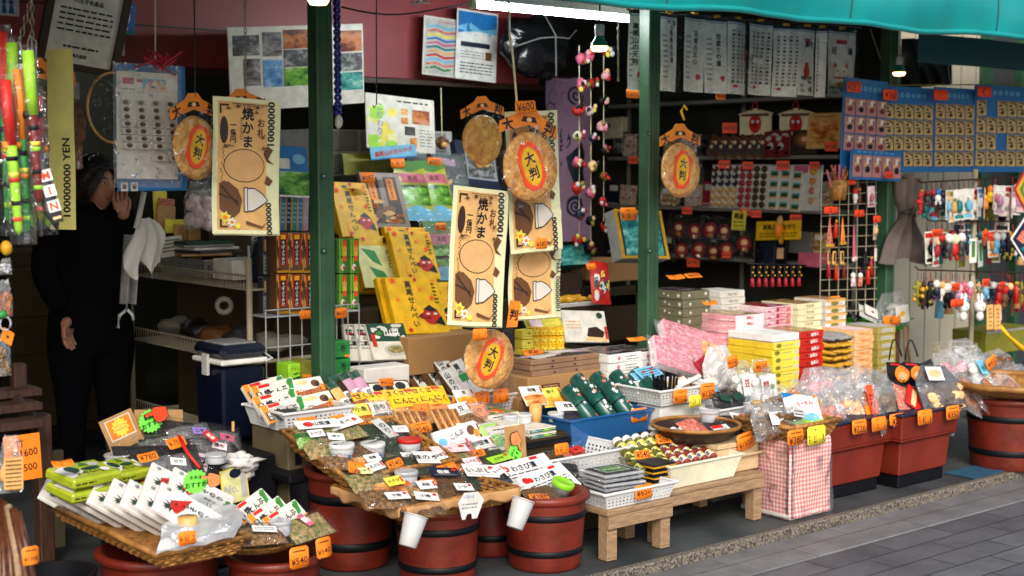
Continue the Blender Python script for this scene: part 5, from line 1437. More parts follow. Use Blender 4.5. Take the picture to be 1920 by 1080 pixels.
# grey basket of white black packs
basket('grey white basket of black and white packs under the hanging cracker', Matrix.Translation(P(905, 772, v=5.0) + Vector((.03, .08, 0))), .40, .36, .085, nx=18, nz=4)
gw2 = 'packs leaning in the grey white basket'
for i, (px, py, v, c, lab) in enumerate(((782, 708, 5.22, 'dried', 'brown pack with a white black label at the back left of the grey basket'), (812, 704, 5.2, 'dried', 'brown pack with a white black label, second in the grey basket'), (842, 698, 5.16, 'white', 'white pack with large black writing at the back of the grey basket'), (856, 722, 5.06, 'white', 'white pack with large black writing at the front of the grey basket'), (874, 706, 5.12, 'green', 'white and green pack in the grey basket, left of two'), (900, 704, 5.12, 'green', 'white and green pack in the grey basket, right of two'))):
 pack('label_pack', lab, 'packet', px, py, 30 if c != 'dried' else 34, 66, v, .025, 'white' if c != 'dried' else 'dried', [('r', .3, .2, 1, .95, 'white'), ('t', '佃煮', .6, .6, .28, 'ink', True)] if c == 'dried' else [('t', '山のり' if c == 'white' else '青のり', .35, .62, .19, 'ink', True), ('r', .62, .1, .85, .7, 'lpink')] + ([('r', 0, .4, 1, .6, 'green')] if c == 'green' else []), 0, 40, 14, gw2, side='dried')
for px, t, lab in ((863, '1080', 'left of three on the grey white basket'), (902, '650', 'middle of three on the grey white basket'), (938, '650', 'right of three on the grey white basket')):
 tag(px, 752 - (px - 863) * .13, 4.8, t, lab, 29, 27, 3)
# black table edge with white green boxes and tubs
thing('black_tray', 'long black tray under the flat white and green boxes', 'tray', MB().box((0, 0, 0), (.62, .3, .02), 'hoop', .004), Matrix.Translation(P(965, 832, v=4.5) + Vector((.06, .15, -.02))))
thing('display_table', 'dark block under the long black tray', 'table', MB().box((0, .0, .19), (.58, .26, .36), 'darkbox', .004), Matrix.Translation(P(965, 832, v=4.5) + Vector((.06, .15, -P(965, 832, v=4.5).z))))
GB = [('l', .15, .3, .7, .75, 1, 'ink'), ('r', .78, .1, .98, .9, 'pale')]
GS = [('p', [(.15, .2), (.8, .5), (.85, .8), (.2, .6)], 'dgreen')]
stack(4, 'flat_box', 'flat green topped box', 'box', 945, 775, 4.66, .17, .2, .026, 'paper', GS, GB, 'left pile on the black tray', 'flat white and green boxes', [('r', .0, .0, 1, 1, 'mixgreen'), ('r', .1, .1, .9, .9, 'leaf'), ('v', .1, .1, .9, .9, 10, ['neonred', 'tan', 'paper'])])
stack(3, 'flat_box', 'flat white box under the tubs', 'box', 945, 800, 4.5, .19, .15, .022, 'paper', GS, GB, 'front pile', 'flat white and green boxes')
stack(2, 'flat_box', 'flat dark green edged box', 'box', 1020, 802, 4.52, .15, .17, .022, 'paper', None, [('r', 0, .2, 1, .8, 'dgreen'), ('v', .05, .2, .95, .8, 10, ['lime', 'sky', 'paper'])], 'right pile on the black tray', 'flat white and green boxes')
stack(4, 'flat_pack', 'flat brown pack', 'packet', 1085, 797, 4.55, .17, .16, .012, 'dried', None, [('v', 0, 0, 1, 1, 10, ['tan', 'brown'])], 'pile right of the black tray', 'flat brown packs', jit=.012)
jar('clear tub of brown paste with a white label on the flat boxes, leftmost', 957, 795, 4.6, .034, .042, 'cloudtub', 'snack', None, 'と')
jar('clear tub of brown paste on the flat boxes, second from the left', 983, 793, 4.66, .034, .042, 'cloudtub', 'snack', None)
jar('clear tub of brown paste on the flat boxes, rightmost', 1042, 790, 4.62, .036, .04, 'cloudtub', 'snack', None)
thing('bamboo_cup', 'pale bamboo cup standing between the clear tubs', 'cup', MB().lathe([(.001, 0), (.027, 0), (.028, .075), (.024, .075), (.023, .06), (.001, .06)], 'tan', 20), Matrix.Translation(P(1004, 790, v=4.66)))
tag(898, 752, 4.72, '650', 'lying on the left pile of flat boxes', 34, 10, 60, top=False) if False else None
# pop card with hand
p = P(967, 838, v=4.3)
thing('pop_card', 'tall brown card carrying a red hand and a green burst', 'card', MB().box((0, 0, 0), (.105, .17, .004), 'kraft', .001), MX(p, 0, 6))
burst('neon green starburst card on the tall brown card', MX(P(965, 852, v=4.285), 0, 6, 62), .045)
hand_card('orange hand card pointing down on the tall brown card', MX(P(966, 826, v=4.28), 0, 6, -75), .05, 'peachy', 1)
# carton with brown trays
carton('brown carton with a barcode box under the flat brown trays', 1060, 745, 4.82, 138, .11, .28, 'kraftbox', [('r', .18, .35, .42, .65, 'dbrown'), ('r', .2, .4, .4, .6, 'kraft'), ('l', .2, .42, .4, .58, 2, 'dbrown')], tape=False)
thing('cardboard_box', 'plain dark carton below the barcode carton', 'box', MB().box((0, 0, .22), (.44, .3, .4), 'kraftbox', .004), Matrix.Translation((4.3, 5.02, .05)), 'cardboard boxes')
stack(4, 'brown_tray', 'flat brown boxed tray', 'tray', 1062, 668, 4.84, .42, .3, .026, mat('traybrown', '#8a6a50', rough=.6), [('r', .3, .2, .36, .6, 'ink')], [('r', .3, .3, .33, .6, 'ink'), ('r', .62, .3, .65, .6, 'ink')], 'pile on the barcode carton', 'flat brown boxed trays', [('r', .05, .05, .95, .95, 'hoop'), ('v', .05, .05, .95, .95, 20, ['mauve', 'lgrey', 'dbrown'])])
# yellow sweets
for i in range(3):
 for j in range(4):
  pack('sweet_box', 'small yellow sweet box with dark dots, %s row, %s from the left' % (['top', 'middle', 'bottom'][i], ORD[j]), 'box', 1007 + j * 15, 621 + i * 17 + (i == 2) * -2, 14, 16, 5.05, .05, 'yellow', [('c', .5, .55, .3, .3, 'lemon'), ('c', .3, .3, .09, .08, 'ink'), ('c', .72, .3, .09, .08, 'ink'), ('c', .5, .75, .12, .1, 'orange')], 0, 5, 0, 'small yellow sweet boxes', key='sweet')
 pack('pale_box', 'pale lemon box left of the yellow sweet boxes, %s of three' % ['topmost', 'middle', 'lowest'][i], 'box', 990, 627 + i * 18, 20, 17, 5.0, .06, 'lemon', [('c', .6, .6, .15, .12, 'olive'), ('l', .1, .15, .9, .35, 1, 'olive')], 0, 0, 0, 'pale lemon boxes')
flatbag('yellow green sweet bag behind the yellow sweet boxes', 1020, 605, 5.2, .25, .08, 'lemon', [(-.3, 0, .3, .8, 'lpink', 0)], 0, 30, 3)
tag(1000, 660, 4.98, '540', 'lying in front of the yellow sweet boxes', 36, 10, 40, top=False)
pack('cake_board', 'white board with a dark chocolate cake picture', 'box', 1098, 612, 80, 60, 5.25, .02, 'paper', [('p', [(.5, .2), (.55, .45), (.75, .5), (.92, .32), (.85, .12), (.6, .1)], 'choc'), ('p', [(.45, .05), (.95, .02), (.95, .14), (.5, .18)], 'peach'), ('c', .85, .85, .07, .1, 'dgreen'), ('l', .05, .4, .4, .7, 3, 'tan'), ('l', .05, .2, .4, .34, 3, 'lgrey'), ('r', .92, .1, .98, .5, 'red')], 0, 20, -5)
# gold tray and frame
o = thing('gold_box', 'dark box with gold wrapped cakes behind the hanging towels', 'box', None, Matrix.Translation(P(1095, 588, v=5.5)))
part(o, 'body', MB().slab(-.2, 0, -.06, .16, .25, .04, 'darkbox', .004).slab(-.2, -.004, .04, .17, .25, .06, 'lgrey', .003))
c = MB()
for i in range(8):
 c.blob((-.16 + .04 * i, .06 + .02 * (i % 2), .075), (.02, .06, .02), 'gold', i, .2)
c.box((.08, .05, .1), (.1, .02, .06), 'hoop', .004)
part(o, 'contents', c)
part(o, 'lid', MB().slab(-.2, .2, .06, .17, .205, .2, 'dbrown'))
pack('red_pouch', 'red pouch with white flecks at the right of the gold box', 'pouch', 1125, 530, 34, 80, 5.45, .02, 'red', [('v', .1, .05, .9, .95, 16, ['white', 'lemon', 'dgreen', 'crimson'])], 0, 15, -8, puff=.02)
pack('teal_box', 'teal printed box under the red pouch and charm strings', 'box', 1075, 478, 62, 36, 5.9, .1, 'teal', [('r', 0, 0, 1, 1, 'ph_teal')], 0, 20)
tag(1107, 500, 5.4, '650', 'on the lid of the gold box', 18, 12, 20, top=False)
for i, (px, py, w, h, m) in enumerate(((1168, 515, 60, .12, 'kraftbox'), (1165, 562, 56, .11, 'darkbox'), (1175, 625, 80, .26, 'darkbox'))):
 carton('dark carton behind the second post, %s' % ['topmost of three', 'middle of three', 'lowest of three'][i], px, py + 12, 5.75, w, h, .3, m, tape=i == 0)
o = thing('framed_box', 'grey and gold framed box of small toys beside the second post', 'box', None, MX(P(1203, 440, v=5.35), 0, 18, -3))
w, h = .34, .27
part(o, 'body', MB().box((0, 0, -.04), (w, h, .08), 'grey', .004))
part(o, 'frame', MB().box((0, h / 2 - .01, .004), (w, .014, .012), 'gold').box((0, -h / 2 + .01, .004), (w, .014, .012), 'gold').box((w / 2 - .008, 0, .003), (.014, h, .012), 'gold').box((-w / 2 + .008, 0, .003), (.014, h, .012), 'gold'))
q = MB().rect(-w / 2 + .01, -h / 2 + .01, w / 2 - .01, h / 2 - .01, .001, 'dgreen')
q.art([('r', .1 + .28 * i, .08 + .3 * j, .32 + .28 * i, .32 + .3 * j, ['teal', 'dgrey', 'paper'][(i + j) % 3]) for i in range(3) for j in range(3)], w, h, .0016)
q.art([('r', .1, .08, .9, .9, 'ph_teal')], w, h, .006)
part(o, 'contents', q)
tag(1178, 401, 5.3, '1080', 'on the gold framed box', 30, 24, 8)
tag(690, 333, 5.98, '187', 'on the brown packet box', 26, 20, 10, 0, 0, False)
tag(745, 306, 6.0, '1080', 'on the left noodle packet', 26, 18, 10, 0, 0, False)
tag(815, 303, 6.0, '880', 'on the right noodle packet', 26, 14, 10, 0, -5, False)
tag(827, 425, 5.7, '120', 'on the clear box behind the hanging towel', 20, 15, 8, 0, 0, False)
# white boxes with film, blue basket of green rolls
TOPF = [('r', .03, .03, .97, .97, 'ph_dark')]
WBX = [('s', .3, .5, .28, 'rose', 4, .6), ('l', .48, .5, .85, .75, 1, 'ink'), ('l', .52, .2, .9, .42, 1, 'ink')]
stack(4, 'white_box', 'red crested white box', 'box', 1172, 662, 4.82, .22, .28, .042, 'white', None, WBX, 'left pile behind the green rolls', 'white boxes with red crests', TOPF)
stack(4, 'white_box', 'red crested white box', 'box', 1225, 658, 4.84, .17, .28, .042, 'white', None, WBX, 'right pile behind the green rolls', 'white boxes with red crests', TOPF)
tag(1193, 636, 4.95, '1080', 'lying on the white boxes with red crests', 32, 7, 60, top=False)
o = basket('blue plastic basket of green rolls', Matrix.Translation(P(1145, 828, v=4.50) + Vector((.0, .14, 0))), .50, .3, .12, 'bluefilm', 20, 2, .9, 'plastic_basket', 'plastic display baskets', hole=False)
ROLL = ('p', [(.1, .1), (.9, .1), (.9, .9), (.1, .9)], 'dgreen')
for i in range(9):
 r, c = divmod(i, 5)
 px, py, v = 1090 + c * 36 + r * 16, 764 - r * 22 - c * 4, 4.62 + .12 * r
 p = P(px, py, v=v)
 o = thing('green_roll', 'green white-flowered roll in the blue basket, %s row, %s from the left' % (['front', 'back'][r], ORD[c]), 'packet', None, Matrix.Translation(p) @ Matrix.Rotation(R(-6), 4, 'Z') @ Matrix.Rotation(R(-20), 4, 'Y') @ Matrix.Rotation(R(-42), 4, 'X'), 'green rolls in the blue basket')
 b = MB().lathe([(.001, -.115), (.030, -.115), (.037, -.108), (.037, .108), (.030, .115), (.001, .115)], mat('rollgreen', '#1c5248', rough=.22, var=.35, vs=14), 14)
 rd = random.Random(i)
 for k in range(16):
  b.X = Matrix.Rotation(rd.uniform(-.2, 1.5), 4, 'Z') @ Matrix.Translation((0, -.0374, rd.uniform(-.09, .09))) @ Matrix.Rotation(R(90), 4, 'X')
  b.art([('s', .5, .5, rd.uniform(.1, .2), 'white' if k % 4 else 'redsnack', 5, .5)], .07, .07, .0003)
 b.X = None
 part(o, 'roll', b)
 part(o, 'dark_cord', MB().tube([(.0385 * math.cos(k * .524), .0385 * math.sin(k * .524), .01) for k in range(12)], .003, 'hoop', 5, True))
flatbag('sky blue packet with red fish marks behind the green rolls', 1212, 705, 4.75, .17, .09, 'sky', [(0, 0, .9, .8, 'sky', 0), ('c', .3, .6, .1, .1, 'red'), ('c', .6, .4, .1, .1, 'red'), ('c', .7, .75, .1, .1, 'red'), ('l', .1, .1, .9, .9, 4, 'navy')], 0, 55, 5)
tag(1198, 778, 4.495, '540', 'on the blue basket of green rolls', 31, 26, 4, top=False)
# ================================================================ things hung along the shop front
def senbei(label, px, py, v, r, lean=0, yaw=0, face=True, sticker=None, hanger=True, back=True, dark=False, roll=0, sroll=-25):
 p = P(px, py, v=v)
 o = thing('hanging_cracker', label, 'cracker', None, MX(p, yaw, lean, roll), 'giant round crackers hung in bags')
 mt = 'crackerdark' if dark else 'senbei'
 for k in range(2 if back else 1):
  b = MB()
  n, sd = 40, px + k * 9
  vs = [(0, 0, .012)]
  pr = ((.3, .013), (.6, .012), (.85, .011), (.97, .006), (1, 0), (.97, -.008), (.5, -.01))
  for t, z in pr:
   for i in range(n):
    a = 2 * math.pi * i / n
    rr = r * t * (1 + .03 * noise.noise((math.cos(a) * 1.5, math.sin(a) * 1.5, sd)))
    vs.append((rr * math.cos(a), rr * math.sin(a), z + .004 * noise.noise((rr * 30 * math.cos(a), rr * 30 * math.sin(a), sd))))
  fs = [(0, 1 + i, 1 + (i + 1) % n) for i in range(n)]
  for j in range(len(pr) - 1):
   fs += [(1 + j * n + i, 1 + (j + 1) * n + i, 1 + (j + 1) * n + (i + 1) % n, 1 + j * n + (i + 1) % n) for i in range(n)]
  b.add(vs, fs, mt, True)
  part(o, 'cracker', b, Matrix.Translation((.012 * k, -.006 * k, -.024 * k)) if k == 0 else Matrix.Translation((.035, -.01, -.024)))
 if face:
  s = MB()
  s.X = Matrix.Rotation(R(sroll), 4, 'Z')
  w, h = r * .86, r * 1.42
  c = .22
  s.prism([(-w / 2, -h * .3), (-w * .2, -h / 2), (w * .2, -h / 2), (w / 2, -h * .3), (w / 2, h * .3), (w * .2, h / 2), (-w * .2, h / 2), (-w / 2, h * .3)], .015, .0185, 'neonred')
  s.poly([(w * .43 * math.cos(i * .209) , h * .43 * math.sin(i * .209)) for i in range(30)], .0190, 'orange')
  s.poly([(w * .38 * math.cos(i * .209), h * .40 * math.sin(i * .209)) for i in range(30)], .0194, 'yellow')
  s.text('大', 0, h * .17, h * .28, 'ink', .02).text('判', 0, -h * .15, h * .28, 'ink', .02)
  s.X = None
  part(o, 'sticker', s)
 if hanger:
  g = MB()
  g.X = Matrix.Translation((-.005, r * 1.22, .004)) @ Matrix.Rotation(R(sroll * -.2), 4, 'Z')
  W = r * 2.2
  g.prism([(-W / 2, -r * .34), (-W / 2, 0), (-W * .18, r * .3), (-W * .1, r * .5), (W * .1, r * .5), (W * .18, r * .3), (W / 2, 0), (W / 2, -r * .34), (0, r * -.02)], -.002, 0, 'orange')
  g.text('大', -W * .36, -r * .08, r * .44, 'ink', .001, False, 18).text('判', W * .36, -r * .08, r * .44, 'ink', .001, False, -18)
  g.poly([(-W * .14, r * .06), (W * .14, r * .06), (W * .1, r * .22), (-W * .1, r * .22)], .001, 'dbrown')
  g.ell(0, r * .13, r * .1, r * .07, .0016, 'peach', 12)
  g.X = None
  part(o, 'hanger_card', g)
 f = MB()
 def fn(a, t):
  x, y = 2 * a - 1, 2 * t - 1
  e = max(0, 1 - (x * x + max(y, -y) ** 3) * .6)
  return (x * r * (1.18 - .25 * max(0, y)) + .004 * noise.noise((x * 4, y * 4, px)), y * r * 1.25, .02 + .02 * e + .009 * noise.noise((x * 4 + px, y * 4, 2)) - .05 * max(0, abs(x) - .8))
 f.sheet(fn, 16, 18, 'bagfilm2', False)
 part(o, 'clear_bag', f)
 return o
plastic_film('bagfilm2', base=.0, white=.01, bs=24, bump=.8, fres=1.2, glint=.4)
def towel_els(zeros_right=True):
 # a joke bank note printed on a cotton towel, standing upright
 e = [('r', .05, .03, .95, .97, 'clothtan')]
 return e
def towel(label, px, py, v, wpx, hpx, yaw=0, lean=-2, roll=0, lower=False, upper=True, flipx=False, seed=0):
 p = P(px, py, v=v)
 w, h = size(p, wpx, hpx, yaw, 0)
 o = thing('printed_towel', label, 'towel', None, MX(p, yaw, lean, roll), 'bank note towels hung at the shop front')
 b = MB()
 b.rect(-w / 2, -h / 2, w / 2, h / 2, 0, 'cloth')
 E = [('r', .07, .03, .80, .97, 'clothtan'), ('r', .12, .05, .26, .30, 'brown') if False else ('c', .17, .30, .07, .09, 'brown'),
         ('c', .46, .42, .31, .115, 'ink'), ('c', .46, .42, .295, .108, 'tan')]
 E[2] = ('c', .46, .505, .31, .125, 'dbrown'); E[3] = ('c', .46, .505, .297, .118, 'tanplain')
 # upper writing
 E += [('c', .15, .76, .06, .1, 'dbrown'), ('t', '焼かま', .5, .785, .098, 'ink', True), ('t', 'お札', .70, .79, .07, 'brown', True), ('t', '一億円', .28, .745, .052, 'dbrown', True),
          ('p', [(.09, .95), (.22, .95), (.22, .935), (.115, .935), (.115, .88), (.09, .88)], 'dbrown')]
 # right edge numbers and scrolls
 E += [('t', '10000000', .855, .825, .085, 'dbrown', False, 90), ('t', '0000000', .83, .115, .07, 'dbrown', False, 90),
          ('p', [(.80, .66), (.90, .63), (.86, .6), (.82, .56), (.92, .52), (.8, .54), (.74, .6)], 'brown'), ('p', [(.80, .44), (.9, .40), (.84, .36), (.76, .38)], 'brown')]
 # fan shape, white bowl, flowers, corner
 E += [('p', [(.09, .37), (.22, .385), (.36, .33), (.42, .25), (.38, .16), (.28, .11), (.1, .18)], 'brown'), ('p', [(.09, .3), (.35, .25), (.36, .235), (.09, .285)], 'dbrown'), ('p', [(.12, .36), (.37, .22), (.36, .205), (.1, .35)], 'dbrown'),
          ('p', [(.47, .34), (.6, .345), (.72, .31), (.82, .255), (.78, .235), (.68, .2), (.58, .17), (.47, .165)], 'ink'), ('p', [(.485, .332), (.6, .337), (.71, .303), (.8, .256), (.77, .24), (.67, .207), (.58, .178), (.485, .173)], 'bowl'),
          ('p', [(.44, .345), (.5, .35), (.5, .16), (.44, .165)], 'ink'), ('p', [(.452, .337), (.488, .341), (.488, .168), (.452, .172)], 'bowl'),
          ('s', .17, .12, .05, 'lemon', 6, .6), ('c', .17, .12, .035, .016, 'orange'), ('s', .26, .085, .04, 'white', 6, .6), ('c', .26, .085, .028, .012, 'orange'), ('s', .34, .06, .03, 'lemon', 6, .6),
          ('p', [(.46, .1), (.7, .06), (.78, .09), (.7, .045), (.46, .075)], 'brown'), ('p', [(.09, .05), (.2, .05), (.2, .06), (.115, .06), (.115, .11), (.09, .11)], 'ink')]
 for (cx, cy) in ((.2, .92), (.34, .935), (.48, .92), (.62, .935), (.16, .64), (.72, .64), (.7, .72), (.6, .9)):
  E.append(('s', cx, cy, .017, 'brown', 5, .5))
  E.append(('p', [(cx - .05, cy - .012), (cx, cy + .004), (cx + .06, cy - .006), (cx, cy - .004)], 'brown'))
 E += [('l', .36, .69, .39, .86, 9, 'dbrown'), ('p', [(.1, .645), (.2, .655), (.3, .64), (.2, .645)], 'brown'), ('r', .24, .952, .78, .957, 'dbrown'), ('l', .3, .935, .7, .95, 1, 'dbrown')]
 rd = random.Random(3)
 for k in range(22):
  E.append(('c', .105 + rd.uniform(-.02, .02), .38 + .016 * k, .012, .004, 'dbrown'))
 if flipx:
  E = [E[0]] + [e for e in E if e[0] != 't'] + [('t', '100000000 YEN', .88, .3, .075, 'dbrown', False, 90)]
 b.art(E, w, h, .0008)
 sd = seed * 3.7
 def fn(c):
  return (c.x + .006 * noise.noise((c.y * 5, sd, 0)), c.y + .004 * noise.noise((c.x * 6, sd, 1)), c.z + .012 * noise.noise((c.x * 5 + sd, c.y * 4, sd)) + .012 * math.cos(c.x / w * 3.0) + .02 * (c.y / h) ** 2)
 b.warp(fn, .035, 4)
 part(o, 'printed_cloth', b)
 bk = MB().rect(-w / 2, -h / 2, w / 2, h / 2, -.006, 'cloth').warp(fn, .05, 3)
 part(o, 'folded_back', bk, Matrix.Translation((.012, -.006, -.006)))
 return o
mat('tanplain', '#d8a870', rough=.85, var=.06)
mat('bowl', '#d8cfc4', rough=.8, var=.05)
towel('bank note towel hung left of the first green post, in front of the wire rack', 461, 312, 4.85, 122, 252, 2, 0, -1.5, seed=1)
senbei('orange hanger card of a cracker behind the towel left of the first post', 455, 250, 4.95, .1, face=False, back=False)
towel('bank note towel hung lowest and nearest, left of the big cracker', 895, 482, 4.62, 104, 258, 0, 3, -5.5, seed=2)
towel('bank note towel directly behind the big cracker', 1000, 340, 4.72, 96, 262, 0, 0, 3.5, seed=3)
towel('bank note towel seen from its back edge, below the big cracker', 1003, 495, 4.8, 96, 205, 0, 0, -1, flipx=True, seed=4)
senbei('giant round cracker with an orange 大判 sticker, biggest and highest in the middle', 992, 312, 4.6, .145, 0, 0, sroll=22, roll=0)
senbei('giant round cracker partly hidden behind the middle one, at upper left', 905, 262, 4.9, .11, 0, 0, back=False, face=False)
senbei('giant round cracker with a slanting sticker hung low under the towels', 915, 672, 4.7, .128, 0, 0, sroll=-28, roll=0, hanger=False)
senbei('giant round cracker hung right of the second green post on a yellow hook', 1275, 318, 4.85, .13, 0, 0, sroll=-8)
senbei('giant round cracker hung beside the blue badge board at left', 365, 275, 4.85, .115, 0, 20, sroll=-18)
senbei('dark giant cracker hung at the far left beside the pale towel', 72, 230, 4.9, .13, 0, -45, face=False, dark=True)
p = P(963, 590, v=4.72)
thing('hanger_card', 'orange card with one black letter under the hanging towels', 'card', MB().prism([(-.03, -.06), (.03, -.05), (.03, .06), (-.03, .06)], -.002, 0, 'orange').text('判', 0, 0, .05, 'ink', .001), MX(p, 0, 0, -10))
o = thing('printed_towel', 'pale yellow towel seen edge on at the far left, lettered 100000000 YEN', 'towel', None, MX(P(120, 262, v=4.8), -58, 0, 0), 'bank note towels hung at the shop front')
b = MB().rect(-.055, -.31, .055, .31, 0, 'paleband' if 'paleband' in MATS else mat('paleband', '#c8c070', rough=.85, var=.06, bump=.15, bs=300))
b.text('100000000 YEN', .022, -.13, .042, 'ink', .001, False, 90)
part(o, 'printed_cloth', b.warp(lambda c: (c.x, c.y, c.z + .02 * math.cos(c.x * 14) + .01 * noise.noise((c.x * 8, c.y * 5, 3))), .04, 3))
tag(985, 200, 4.55, '600', 'on the hanger of the big middle cracker', 38, 22, 0, 0, 4, False)
tag(1015, 457, 4.62, '380', 'on the towel behind the big cracker', 22, 20, 0, 0, 0, False)
tag(898, 627, 4.6, '380', 'on the low hung cracker under the towels', 27, 22, 0, 0, -2, False)
# cords, hooks and chains
def chain(label, px, y0, y1, v, r=.007, px1=None):
 b = MB()
 a, e = P(px, y0, v=v), P(px1 or px, y1, v=v)
 n = max(3, int((e - a).length / (r * 2.6)))
 for i in range(n):
  c = a.lerp(e, (i + .5) / n)
  pts = []
  for k in range(10):
   an = 2 * math.pi * k / 10
   u, w = r * .75 * math.cos(an), r * 1.75 * math.sin(an)
   pts.append(c + (Vector((u, 0, w)) if i % 2 else Vector((u * .35, u, w))))
  b.tube(pts, r * .26, 'chainsteel', 5, True)
 return thing('chain', label, 'chain', b)
mat('chainsteel', '#8a8672', rough=.35, metal=.8)
chain('steel chain hanging straight over the middle of the photo poster', 460, -30, 172, 4.9)
chain('steel chain hanging above the toy swords, left one', 66, -30, 90, 4.4, .008, 34)
chain('steel chain hanging above the toy swords, right one', 60, -30, 72, 4.45, .008)
chain('steel chain hanging beside the light bulb', 1159, 28, 152, 4.9)
mb = MB()
for x in (52, 60, 68):
 mb.tube([P(56, 66, v=4.75), P(x, 78, v=4.75), P(x, 118, v=4.75)], .003, 'steel', 5)
thing('wire_hook', 'steel wire hook above the dark hanging cracker at left', 'hook', mb)
thing('cord', 'white twisted cord holding the big middle cracker', 'cord', MB().tube([P(953, -40, v=4.65), P(955, 60, v=4.65), P(962, 110, v=4.65), P(969, 192, v=4.62)], .005, 'cream', 6))
thing('cord', 'thin black cord with a hook before the green illustrated board', 'cord', MB().tube([P(706, -20, v=5.2), P(706, 195, v=5.2), P(702, 202, v=5.2), P(699, 197, v=5.2)], .003, 'hoop', 5))
thing('cord', 'thin white cord hanging left of the photo poster', 'cord', MB().tube([P(291, -20, v=5.2), P(291, 112, v=5.2)], .003, 'cream', 5))
thing('cord', 'thin black cord hanging above the cracker beside the badge board', 'cord', MB().tube([P(364, -20, v=4.85), P(366, 182, v=4.85)], .003, 'hoop', 5))
thing('hook', 'yellow plastic hook of the cracker right of the second post', 'hook', MB().tube([P(1283, 225, v=4.84), P(1277, 208, v=4.84), P(1283, 198, v=4.84), P(1288, 206, v=4.84)], .006, 'yellow', 7))
mb = MB()
a, e = P(631, -20, v=5.0), P(634, 215, v=5.0)
for s in (0, math.pi):
 mb.tube([a.lerp(e, i / 60) + Vector((.010 * math.cos(i * .9 + s), .010 * math.sin(i * .9 + s), 0)) for i in range(61)], .008, mat('braidblue', '#1c2a8a', rough=.3), 6)
o = thing('braided_cord', 'dark blue braided cord with a clear drop right of the first post', 'cord', None)
part(o, 'braid', mb)
part(o, 'clear_drop', MB().blob(P(635, 228, v=5.0), (.016, .016, .03), 'lgrey', 4, .1))
# ---------------------------------------------------------------- posters and pictures on the fascia
def frame_picture(): pass
o = thing('framed_certificate', 'brown framed certificate tilted on the red fascia at top left', 'frame', None, MX(P(163, 28, v=6.3), 0, -14, -7))
w, h = .40, .52
part(o, 'frame', MB().box((0, h / 2 - .015, 0), (w, .03, .02), 'dbrown', .003).box((0, -h / 2 + .015, 0), (w, .03, .02), 'dbrown', .003).box((-w / 2 + .02, 0, 0), (.04, h - .061, .02), 'dbrown', .003).box((w / 2 - .02, 0, 0), (.04, h - .061, .02), 'dbrown', .003))
part(o, 'paper_sheet', MB().box((0, 0, -.003), (w - .06, h - .05, .006), 'paper').art([('t', '認定証', .5, .86, .08, 'ink'), ('l', .55, .74, .9, .8, 1, 'ink'), ('t', '八王子名産品', .5, .62, .05, 'ink'), ('l', .12, .3, .88, .56, 5, 'ink'), ('l', .25, .14, .75, .2, 1, 'ink'), ('t', '観光協会', .5, .09, .04, 'ink')], w - .06, h - .05, .001))
pack('round_sticker', 'blue sticker with a white circle and red letter on the red fascia', 'sticker', 231, 34, 44, 58, 6.55, .003, 'blue', [('c', .5, .55, .3, .28, 'white'), ('t', 'f', .5, .55, .34, 'red'), ('l', .15, .84, .85, .92, 1, 'paper'), ('r', .0, .0, 1, .12, 'teal'), ('t', '加盟店', .5, .18, .12, 'white')], 0, 0, -4)
pack('small_sticker', 'small white slip on the red fascia under the blue sticker', 'sticker', 223, 87, 22, 34, 6.55, .002, 'paper', [('l', .2, .3, .8, .8, 3, 'rose')])
pack('toilet_sign', 'white sign with blue figures at the top left corner', 'sign', 14, 6, 44, 46, 6.5, .003, 'white', [('c', .35, .55, .1, .1, 'blue'), ('p', [(.25, .1), (.45, .1), (.42, .44), (.28, .44)], 'blue'), ('c', .65, .55, .1, .1, 'blue'), ('p', [(.52, .1), (.78, .1), (.7, .44), (.6, .44)], 'blue')])
PH = []
rd = random.Random(11)
sets = [['lgrey', 'white', 'grey', 'dgrey'], ['navy', 'dgrey', 'hoop', 'grey'], ['snack', 'tan', 'grey', 'lgrey'], ['dgrey', 'brown', 'dgreen', 'tan'], ['blue', 'sky', 'brown', 'white'], ['hoop', 'lgrey', 'grey', 'dgrey'], ['leaf', 'dgreen', 'snack', 'green'], ['orange', 'brown', 'grey', 'dgrey'], ['lgrey', 'grey', 'dgrey', 'white'], ['teal', 'leaf', 'redsnack', 'navy']]
cells = [(.03, .66, .22, .9), (.24, .64, .38, .93), (.39, .72, .6, .95), (.1, .3, .22, .62), (.24, .27, .38, .6), (.39, .5, .6, .71), (.39, .27, .6, .49), (.79, .66, .985, .92), (.79, .42, .985, .64), (.79, .18, .985, .4)]
for (x0, y0, x1, y1), ms in zip(cells, ['ph_grey', 'ph_city', 'ph_autumn', 'ph_city', 'ph_sky', 'ph_grey', 'ph_green', 'ph_autumn', 'ph_grey', 'ph_teal']):
 PH += [('r', x0, y0, x1, y1, ms)]
pack('photo_poster', 'white poster of landscape photographs on the red fascia behind the first post', 'poster', 560, 125, 250, 150, 6.2, .006, 'paper', PH, 0, -6, 5)
pack('print_poster', 'crinkled poster of wavy coloured lines on the red fascia', 'poster', 826, 88, 64, 108, 6.5, .003, 'paper', [('r', .04, .03, .96, .97, 'lgrey')] + [('p', [(.08, .1 + .07 * i), (.35, .13 + .07 * i), (.6, .08 + .07 * i), (.92, .12 + .07 * i), (.92, .15 + .07 * i), (.6, .12 + .07 * i), (.35, .17 + .07 * i), (.08, .13 + .07 * i)], ['leaf', 'redsnack', 'sky', 'red', 'tan', 'teal', 'rose', 'blue', 'lemon', 'redsnack', 'sky'][i]) for i in range(11)] + [('l', .4, .88, .9, .95, 1, 'rose')], 0, 0, -3, puff=.008)
